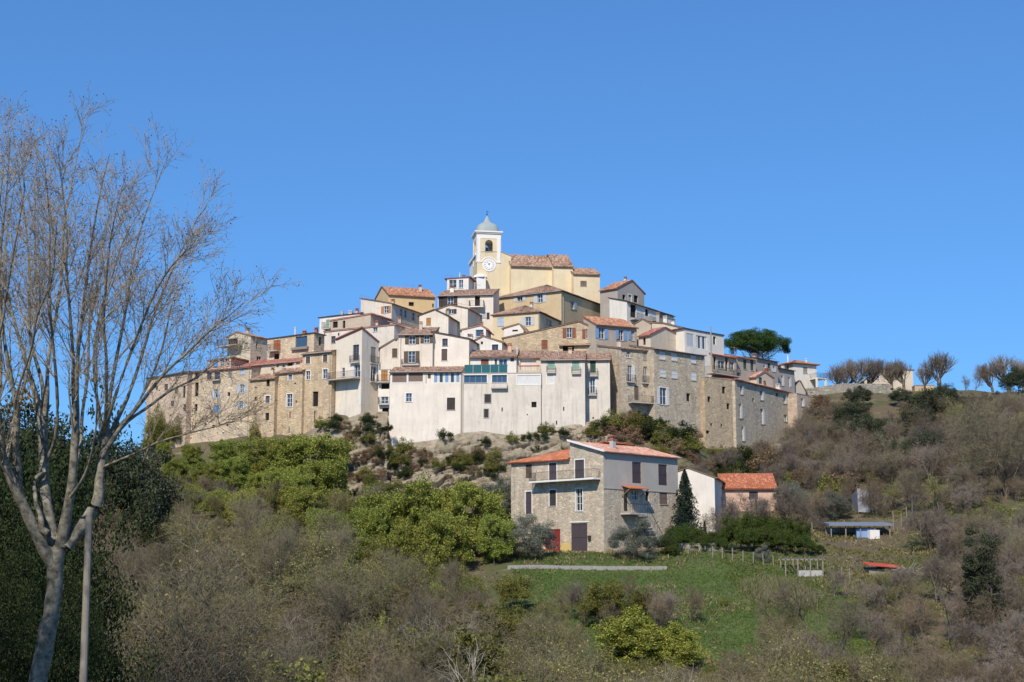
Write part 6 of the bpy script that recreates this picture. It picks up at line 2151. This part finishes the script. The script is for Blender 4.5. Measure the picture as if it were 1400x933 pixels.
tp(cone_proto('cypress', 62, 3.5, .55, 'leaf_spruce', 5000, .10, .5, 0), 963, 712, 163, 'cypress', 'small narrow dark cypress below the white cottage')
tp(leafy_proto('ivy_tree', 63, 10, 1.7, 4.6, 5.0, 90, .7, 22000, .16, 'leaf_holm', flatb=.95), 1338, 712, 124, 'ivy_clad_tree', 'tall tapering tree overgrown with dark ivy on the right slope', width=.95)

# big spreading bare tree on the right
tp(bare_proto('spreading', 71, 10, .8, 7, 42, 'twig', dens=1.0, up=.05, multi=5), 1368, 540, 180, 'spreading_bare_tree', 'big spreading leafless tree with a fan of limbs on the right slope', width=1.15)

# ------------------------------------------------------------------ filler wood, by zones of the hillside
def blocked(x, y):
    if 3 < x < 27 and 139 < y < 182:
        return True                                    # farmhouse terrace and meadow
    if 18 < x < 31 and 118 < y < 160:
        return True                                    # meadow
    if 19 < x < 34 and 160 < y < 188:
        return True                                    # cottages
    if 29 < x < 46 and 143 < y < 172:
        return True                                    # garden plots
    return False
LIM_FAR = [(0, 600), (150, 660), (200, 680), (330, 690), (345, 700), (460, 715), (480, 735), (560, 745), (690, 790), (705, 810), (1060, 800), (1130, 770), (1260, 765), (1270, 690), (1400, 700)]
LIM_NEAR = [(0, 640), (150, 660), (330, 690), (460, 720), (560, 765), (680, 800), (700, 838), (785, 838), (812, 800), (925, 800), (945, 872), (1035, 872), (1058, 822), (1085, 830), (1180, 810), (1400, 770)]
LIM_FRONT = [(0, 640), (150, 660), (330, 690), (460, 720), (560, 765), (680, 800), (700, 838), (785, 838), (800, 868), (820, 905), (950, 905), (1035, 880), (1060, 825), (1085, 830), (1180, 810), (1400, 770)]
LIM_TOP = [(0, 600), (150, 630), (200, 650), (230, 655), (340, 655), (460, 660), (472, 665), (530, 662), (700, 690), (710, 640), (1260, 620), (1270, 600), (1400, 600)]
def project(p):
    c, s_ = math.cos(PITCH), math.sin(PITCH)
    d = p[1] * c + p[2] * s_
    return 700 + FPX * p[0] / d, 466.5 - FPX * (p[2] * c - p[1] * s_) / d
def fill(n, xr, yr, protos, hmin, hmax, name, label, group, gap=1.6, wid=(0.85, 1.2), cond=None, cat='tree'):
    done, tries = [], 0
    while len(done) < n and tries < n * 40:
        tries += 1
        x, y = rnd.uniform(*xr), rnd.uniform(*yr)
        if blocked(x, y) or (cond and not cond(x, y)) or abs(x) > y * .40 + 4:
            continue
        if any((x - a) ** 2 + (y - b2) ** 2 < gap * gap for a, b2 in done):
            continue
        pr = rnd.choice(protos)
        h = rnd.uniform(hmin, hmax)
        if x > 30 and y > 190:
            px = project((x, y, 0))[0]
            hm = at(700, np.interp(px, [1080, 1110, 1160, 1250, 1270, 1320, 1400], [590, 550, 545, 542, 530, 534, 530]) + rnd.uniform(0, 14), y).z - hgt(x, y)
            if hm < .6:
                continue
            h = min(h, hm)
        elif y < 186 or x < 0:
            lim = LIM_FRONT if y < 124 else LIM_NEAR if y < 131 else LIM_FAR if y < 172 else LIM_TOP
            px = project((x, y, 0))[0]
            pl = np.interp(px, [q[0] for q in lim], [q[1] for q in lim]) + rnd.uniform(-12, 22) - (75 if name == 'tall_bare_tree' and px < 640 else 0)
            hm = at(700, pl, y).z - hgt(x, y)
            if hm < 0.45 * hmin:
                continue
            h = min(h, hm)
        done.append((x, y))
        place(pr, x, y, name, label, cat, group, scale=h / pr['top'], width=rnd.uniform(*wid), rnd=rnd, lean=.06)
# left wood in front of the village
fill(80, (-62, -8), (150, 203), PB + PO + PT, 6, 10, 'bare_tree', 'grey brown leafless tree of the wood below the left village wall', 'bare trees below the left village wall', 2.8, cond=lambda x, y: hgt(x, y) < 17)
fill(75, (-50, 4), (112, 150), PB + PO + PT, 7.5, 12, 'bare_tree', 'leafless tree in the middle of the wooded valley', 'bare trees in the middle of the valley', 3.0)
fill(80, (-36, 18), (74, 112), PB + PO + PO + PT + PT[1:2] + PM, 6.0, 11, 'bare_tree', 'leafless budding tree at the valley bottom', 'budding trees at the valley bottom', 2.5)
fill(36, (-44, 2), (72, 128), PD + PM, 3.5, 6.0, 'darkening_bush', 'dark evergreen bush added to darken the gaps between the leafless valley trees', 'evergreens added to darken the valley', 3.0, cat='bush')  # dark foliage added in place of shade among the bare trees
fill(30, (-32, 10), (70, 112), PPALE, 7.5, 10.5, 'pale_tree', 'slender pale stemmed leafless tree at the valley bottom', 'pale stemmed trees', 3.0)
fill(60, (-60, 0), (120, 200), PM + PY[1:], 4, 6.5, 'leafy_tree', 'olive green leafy tree among the leafless ones in the wood', 'olive green trees in the wood', 4.0)
fill(80, (0, 22), (84, 137), PO + PM[1:] + PB[2:], 4.5, 6.5, 'thicket_bush', 'tangled olive brown thicket bush below the meadow', 'thicket below the meadow', 1.7, cat='bush')
fill(110, (14, 66), (84, 142), PB[2:] + PP + PO[1:], 4.0, 6.5, 'thicket_bush', 'tangled bare thicket bush on the lower right slope', 'thicket on the lower right slope', 1.8, cat='bush')
fill(70, (44, 78), (118, 188), PB + PP + PO[:1], 4.0, 7.0, 'thicket_tree', 'leafless tree of the dense thicket right of the garden plots', 'thicket right of the garden plots', 2.0, cond=lambda x, y: not (56 < x < 70 and 160 < y < 186))
fill(80, (28, 72), (140, 190), PP + PB[2:], 3.0, 5.0, 'bare_bush', 'bare brown garden bush between the plots on the right', 'bare bushes between the garden plots', 1.8, cat='bush')
fill(240, (36, 96), (186, 238), PP + PB[2:3] + PB[:1], 3.6, 6.0, 'scrub_bush', 'bare purplish bush on the slope below the ridge', 'bare bushes below the ridge', 1.5, cat='bush', cond=lambda x, y: not (52 < x < 63 and y > 214) and not (x < 44 and y > 213) and not (y > 204 and .226 < x / y < .322 and rnd.random() < .35) and not (56 < x < 72 and y < 188))
fill(70, (44, 96), (224, 242), PS + PP[1:], 1.0, 2.2, 'ridge_shrub', 'low scrub bush along the crest of the ridge', 'low scrub along the ridge', 1.2, cat='bush', cond=lambda x, y: not (52 < x < 63 and 222 < y < 236))
fill(60, (18, 46), (184, 222), PP + PS, 2.2, 4.0, 'bare_bush', 'bare bush at the foot of the stone rampart', 'bare bushes at the foot of the rampart', 1.3, cat='bush', cond=lambda x, y: y < 196 + (x - 20) * .85)
fill(36, (-46, 8), (72, 150), PT, 8.5, 12, 'tall_bare_tree', 'tall slender leafless tree standing above the thicket', 'tall slender leafless trees', 3.2, (.8, 1.0))
fill(16, (58, 96), (150, 225), PT, 7, 10, 'tall_bare_tree', 'tall leafless tree on the far right slope', 'tall leafless trees on the right slope', 4.0, (.9, 1.2))
fill(10, (-90, -55), (150, 215), PM + PB, 6, 9, 'bare_tree', 'tree beyond the left end of the village', 'trees beyond the left end', 4.0)
# meadow bushes
for px, py, Y, pr, lab in ((800, 786, 131, PP[0], 'bare grey bush in the meadow below the low wall'), (850, 776, 133, PB[2], 'dark stemmed bare tree in front of the low white wall'), (905, 795, 130, PP[1], 'bare twiggy bush in the middle of the meadow'), (760, 815, 125, PO[1], 'olive budding bush at the left side of the meadow'), (990, 815, 137, PS[0], 'tiny dark bush alone in the bright grass')):
    tp(pr, px, py, Y, 'meadow_bush', lab, 'bush')
tp(PM[1], 705, 782, 134, 'meadow_bush', 'dense dark green bush at the left corner of the meadow', 'bush')
tb(PB[0], 1108, 905, 7.5, 'bare_tree', 'dark crooked leafless tree at the lower right corner of the meadow', width=1.1)
tb(PB[1], 1150, 925, 6.5, 'bare_tree', 'leafless tree with lichen grey limbs below the red roofed hut', width=1.1)
tp(PPALE[0], 1225, 800, 138, 'pale_tree', 'pale branched leafless fruit tree on the garden slope', width=1.3)

for px, py, Y, pr in ((1008, 674, 172, PP[0]), (1030, 668, 173, PP[1]), (1052, 676, 172, PP[0]), (1075, 672, 173, PP[1]), (990, 690, 170, PP[1]), (1100, 690, 172, PP[0]), (1120, 700, 170, PP[1])):
    tp(pr, px, py, Y, 'bare_bush', 'bare garden bush in front of the pink cottage', 'bush', 'bare bushes in front of the pink cottage', 1.1)
for px, py, Y in ((908, 728, 154, ), (918, 742, 153), (1000, 745, 155), (1118, 742, 157), (950, 716, 160), (978, 722, 160), (1005, 718, 161)):
    tp(PH[0] if px % 4 else PD[1], px, py, Y, 'garden_bush', 'dense evergreen garden bush between farmhouse and pergola', 'bush', 'evergreen garden bushes between farmhouse and pergola', 1.0)
for i in range(34):
    px, py = rnd.uniform(1104, 1260), rnd.uniform(556, 600)
    if 1188 < px < 1250 and 556 < py < 598 and rnd.random() < .8:
        continue
    tb(rnd.choice(PP + PS[2:]), px, py, rnd.uniform(1.8, 3.2), 'bare_bush', 'bare brown bush just under the retaining wall', 'bush', 'bare bushes under the retaining wall', 1.2)
# brush pile of pale cut branches
def brush_pile():
    rng = np.random.default_rng(81)
    p = at(1240, 776, 149)
    st = rng.normal(0, .35, (90, 3)) * np.array([1.6, .8, .6]) + np.array([0, 0, .35])
    P = branches(rng, st, rng.normal(0, 1, (90, 3)) * np.array([1, 1, .5]), rng.uniform(.8, 1.8, 90), 4, .2, 0)
    v, q = tubes(P, taper(rng.uniform(.02, .045, 90), 4, .5), 4)
    o = link('brush_pile', mesh_np('brush_pile', v, q), None, M['twig_pale'])
    o.location = (p.x, 149, hgt(p.x, 149))
    tag(o, 'pile of pale cut branches beside the red roofed hut', 'brush pile')
brush_pile()

# grass, weeds and litter as stuff
def scatter(name, label, mat, n, xr, yr, size, aspect, cond=None, seed=0, upv=1.2):
    rng = np.random.default_rng(seed)
    pts = []
    while len(pts) < n:
        x, y = rng.uniform(*xr), rng.uniform(*yr)
        if cond is None or cond(x, y):
            pts.append((x, y))
    B = np.array([(x, y, hgt(x, y)) for x, y in pts])
    k = 5
    C = np.repeat(B, k, 0) + rng.normal(0, size * .45, (n * k, 3)) * np.array([1, 1, .15])
    C[:, 2] += size * .3
    v, q = leaves(rng, C, size, aspect, up=upv)
    o = link(name, mesh_np(name, v, q), None, M[mat])
    o['kind'] = 'stuff'
    o['label'] = label
    o['category'] = 'grass'
def meadow(x, y):
    return mnoise.noise(Vector((x * .12, y * .12, 5))) > -.55 + .3 * mnoise.noise(Vector((x, y, 1)))
scatter('meadow_grass', 'short green grass of the sloping meadow', 'grassblade', 30000, (0, 33), (116, 156), .2, .22, meadow, 90)
scatter('dry_grass', 'dry yellowish grass and weeds over the slopes', 'drygrass', 9000, (-10, 70), (95, 236), .42, .2, lambda x, y: mnoise.noise(Vector((x * .1, y * .1, 8))) > .12, 91)
scatter('reed_grass', 'tall pale reed grass beside the pergola', 'reed', 1700, (22.0, 31), (132, 149), 1.0, .045, lambda x, y: ((x - 26.5) / 3.2) ** 2 + ((y - 141) / 6) ** 2 + 1.1 * mnoise.noise(Vector((x * .5, y * .4, 3))) < .8, 92, 1.3)
scatter('weeds', 'low green weeds on the garden plots and slopes', 'leaf_mid', 9000, (22, 75), (120, 180), .26, .4, lambda x, y: mnoise.noise(Vector((x * .15, y * .15, 2))) > -.15, 93, .7)
scatter('leaf_litter', 'brown undergrowth and dead leaves on the wood floor', 'leaf_brown', 9000, (-60, 60), (70, 200), .3, .5, lambda x, y: not blocked(x, y), 94, .2)

# ------------------------------------------------------------------ foreground left: plane tree, pole, dark evergreens
def plane_tree():
    rng = np.random.default_rng(101)
    Y0 = 30.0
    base = at(58, 1010, Y0)
    gz = hgt(base.x, Y0)
    root = empty('plane_tree', (base.x, Y0, gz), 'large leafless plane tree with pale mottled limbs in the left foreground', 'tree')
    off = np.array([base.x, Y0, gz])
    def poly(pts, n, y0=0.0, y1=0.0):
        Q = np.array([at(p[0], p[1], Y0 + y0 + (y1 - y0) * i / (len(pts) - 1)) for i, p in enumerate(pts)])
        r = np.array([p[2] * (.82 if p[2] > 5.5 else .58) * Y0 / FPX for p in pts])
        # smooth resample
        t = np.linspace(0, len(pts) - 1, n)
        ii = np.arange(len(pts))
        Pn = np.stack([np.interp(t, ii, Q[:, k]) for k in range(3)], 1)
        for _ in range(2):
            Pn[1:-1] = .25 * Pn[:-2] + .5 * Pn[1:-1] + .25 * Pn[2:]
        jit = rng.normal(0, .06, Pn.shape)
        for _ in range(3):
            jit[1:-1] = .25 * jit[:-2] + .5 * jit[1:-1] + .25 * jit[2:]
        Pn[1:-1] += jit[1:-1]
        return Pn - off, np.interp(t, ii, r)
    trunk = [((40, 1120, 24), (50, 1000, 21), (55, 925, 18), (62, 880, 17), (69, 852, 17), (70, 835, 15), (72, 800, 15), (76, 766, 16), (83, 744, 14), (87, 728, 9), (89, 716, 3)), 30, 0, 0]
    limbs = [
        ([(74, 775, 11), (56, 735, 10), (38, 704, 9), (24, 676, 9), (8, 652, 7), (5, 600, 6), (-4, 540, 5), (-12, 440, 4), (-5, 330, 2.5), (5, 230, 1.2)], 0, -1.5),
        ([(26, 680, 8), (31, 644, 7), (21, 614, 6), (26, 590, 6), (20, 540, 5), (12, 470, 4), (-2, 400, 3), (8, 300, 2), (14, 180, .8)], -.3, -1.6),
        ([(78, 760, 11), (64, 700, 9), (59, 650, 9), (62, 600, 8), (61, 566, 8), (45, 525, 5), (30, 470, 4), (14, 420, 3.5), (4, 350, 2.5), (20, 250, 1.2)], 0, 1.2),
        ([(61, 570, 6), (66, 530, 5), (72, 470, 4), (80, 400, 3.5), (86, 330, 2.6), (95, 250, 1.8), (112, 175, .8)], .5, 1.6),
        ([(61, 575, 6), (56, 530, 5), (44, 470, 4), (40, 400, 3), (34, 300, 2.2), (12, 150, .8)], .5, 2.2),
        ([(86, 745, 11), (88, 715, 9), (96, 672, 8), (102, 632, 7), (104, 580, 6.5), (103, 520, 5), (110, 460, 4), (118, 390, 3.2), (128, 310, 2.2), (150, 210, .8)], 0, -1.2),
        ([(103, 570, 5), (99, 510, 4), (97, 450, 3.6), (96, 380, 3), (92, 300, 2), (80, 220, .8)], -.6, -2.2),
        ([(90, 748, 12), (104, 718, 11), (122, 706, 10), (137, 690, 10), (138, 655, 9), (139, 620, 8), (140, 596, 8)], 0, .4),
        ([(140, 600, 6), (148, 560, 5), (156, 510, 4.4), (166, 450, 3.8), (176, 385, 3.0), (192, 310, 2.0), (232, 205, .8)], .4, 1.8),
        ([(139, 612, 6), (158, 572, 5), (180, 530, 4.4), (200, 480, 3.8), (216, 420, 3.0), (246, 340, 2.0), (285, 280, .8)], .4, 2.6),
        ([(138, 628, 6), (165, 590, 5), (196, 548, 4.4), (232, 506, 3.6), (268, 468, 2.6), (305, 438, 1.6), (338, 410, .7)], .3, -.6),
        ([(141, 605, 5), (152, 565, 4.2), (170, 500, 3.6), (196, 430, 2.8), (232, 365, 1.9), (268, 328, .8)], .4, -1.4),
        ([(139, 620, 5), (170, 582, 4.4), (205, 552, 3.6), (245, 530, 2.6), (285, 505, 1.6), (318, 480, .7)], .3, 3.0),
        ([(140, 640, 4), (180, 622, 3), (225, 600, 2.4), (270, 590, 1.8), (322, 575, .8)], .3, -1.5),
        ([(140, 600, 5), (144, 560, 4.2), (146, 500, 3.6), (142, 430, 2.8), (146, 340, 2.0), (172, 240, .8)], .4, -2.4),
        ([(60, 640, 5), (42, 665, 5), (50, 690, 5), (66, 730, 6)], 0, -.3),
        ([(96, 680, 4), (120, 640, 3.2), (128, 600, 2.6), (134, 540, 2.0), (136, 470, 1.4), (150, 400, .7)], -.4, -2.5),
        ([(20, 560, 3), (36, 500, 2.6), (52, 440, 2.2), (70, 380, 1.6), (78, 300, .8)], -1.2, -3),
        ([(102, 640, 5), (112, 600, 4.4), (114, 550, 4), (122, 490, 3.4), (126, 420, 2.8), (140, 330, 2), (160, 250, .8)], .2, 2.5),
        ([(60, 640, 5), (74, 600, 4.4), (78, 540, 4), (70, 470, 3.2), (62, 390, 2.6), (66, 300, 1.8), (60, 210, .8)], .3, -2),
        ([(8, 640, 5), (14, 590, 4.4), (34, 540, 3.6), (48, 470, 3), (52, 380, 2.4), (46, 280, 1.6), (48, 190, .8)], -.5, 2),
        ([(139, 600, 5), (133, 550, 4), (130, 490, 3.4), (136, 420, 2.8), (160, 350, 2), (200, 270, .8)], .4, 1),
        ([(139, 640, 4.5), (150, 600, 4), (186, 560, 3.2), (214, 500, 2.6), (230, 430, 2), (252, 380, .8)], .4, 1.2),
        ([(22, 660, 5), (0, 600, 4.4), (-10, 520, 3.6), (8, 430, 3), (26, 330, 2.2), (30, 230, .9)], 0, -2.5),
        ([(-14, 700, 7), (-10, 620, 5), (-4, 540, 4.4), (4, 470, 3.6), (0, 390, 3), (-8, 300, 2), (0, 140, .8)], .5, 1.5),
    ]
    tr, mains = [], []
    P, R = poly(*trunk)
    R = R * .84 * (1 + .03 * np.sin(np.arange(len(R)) * .9))
    tr.append(tubes(P[None], R[None], 14))
    for pts, y0, y1 in limbs:
        P, R = poly(pts, 18, y0, y1)
        R = R * (1 + .05 * rng.normal(0, 1, len(R)).clip(-1, 1) * (R > .06))
        tr.append(tubes(P[None], R[None], 8))
        mains.append((P, R))
    v, q = join(tr)
    me = mesh_np('plane_trunk', v, q, smooth=True)
    me.materials.append(M['bark_plane'])
    link('trunk', me, root)
    P1 = np.stack([m[0] for m in mains])
    R1 = np.stack([m[1] for m in mains])
    keep = [i for i in range(len(limbs)) if i not in (7, 15)]
    P1, R1 = P1[keep], R1[keep]
    s, d, L, r = spawn(rng, P1, R1, 14, .38, .97, 30, 10, 1.45, .35, .5, .009)
    P2 = branches(rng, s, d, L, 7, .09, .09)
    R2 = taper(np.minimum(r, .028), 7, .3)
    s, d, L, r = spawn(rng, P2, R2, 7, .15, 1.0, 36, 12, .75, .4, .6, .005)
    P3 = branches(rng, s, d, L, 5, .12, .07)
    R3 = taper(r, 5, .5)
    s, d, L, r = spawn(rng, P3, R3, 4, .2, 1.0, 42, 14, .32, .4, .7, .0042)
    P4 = branches(rng, s, d, L, 3, .15, .03)
    R4 = taper(r, 3, .6)
    v, q = join([tubes(P2, R2, 5), tubes(P3, R3, 3), tubes(P4, R4, 3)])
    me = mesh_np('plane_twigs', v, q)
    me.materials.append(M['twig_plane'])
    link('crown', me, root)
    ends = np.concatenate([P4[:, -1], P3[:, -1], P3[:, 2]])
    hgts = ends[:, 2]
    k = rng.choice(len(ends), int(len(ends) * .5), replace=False)
    v, q = leaves(rng, ends[k] + rng.normal(0, .02, (len(k), 3)), .042, .6)
    me = mesh_np('plane_seed_leaves', v, q)
    me.materials.append(M['seed'])
    link('seed_leaves', me, root)
plane_tree()

def pole():
    Y = 27.5
    b0, t0 = at(111, 1010, Y), at(122, 706, Y)
    mb = MB()
    b1 = Vector((b0.x - .05, Y, hgt(b0.x, Y) - .3))
    mb.tube([b1, b0, t0], [.085, .078, .066], 12)
    tag(mb.build('wooden_pole', M['wood']), 'grey wooden pole standing in front of the plane tree trunk', 'pole')
pole()

for i, (px, py, Y, w) in enumerate([(-90, 470, 50, .8), (5, 490, 56, .55), (45, 620, 50, .7), (80, 680, 52, .5), (-30, 580, 42, .65), (95, 780, 46, .42), (45, 740, 40, .6), (75, 815, 38, .55), (10, 700, 38, .65)]):
    tp(PK[i % 2], px, py, Y, 'evergreen_tree', 'dark evergreen tree behind the plane tree trunk', 'tree', 'dark evergreens behind the plane tree', w)
for i, (px, py, Y) in enumerate([(160, 590, 150), (178, 600, 160), (60, 560, 150), (120, 585, 155), (20, 540, 140)]):
    tp(PD[i % 2], px, py, Y, 'holm_oak', 'dark tree seen through the plane branches left of the village', 'tree', 'dark trees left of the village', .8)
# big evergreens left of the road, outside the picture; the foreground stands in their shade
for i, (x, y, h, w) in enumerate([(-13, 18, 17.5, .60), (-16.5, 23, 18, .62), (-12.5, 9, 18, .62), (-20.5, 31, 18, .7), (-24, 39, 19, .75), (-28, 47, 19, .75), (-29, 58, 18, .75), (-33, 66, 18, .75)]):
    place(PK[i % 2], x, y, 'evergreen_tree', 'tall dark evergreen of the roadside row that shades the plane tree', 'tree', 'roadside evergreens left of the plane tree', scale=h / PK[i % 2]['top'], width=w, rnd=rnd)

for i, (px, py, Y) in enumerate([(205, 690, 76), (300, 750, 78), (248, 770, 72), (180, 760, 66)]):
    tp(PT[i % 3], px, py, Y, 'bare_tree', 'leafless tree with dark branches rising behind the wooden pole', 'tree', 'leafless trees behind the wooden pole', 1.1)
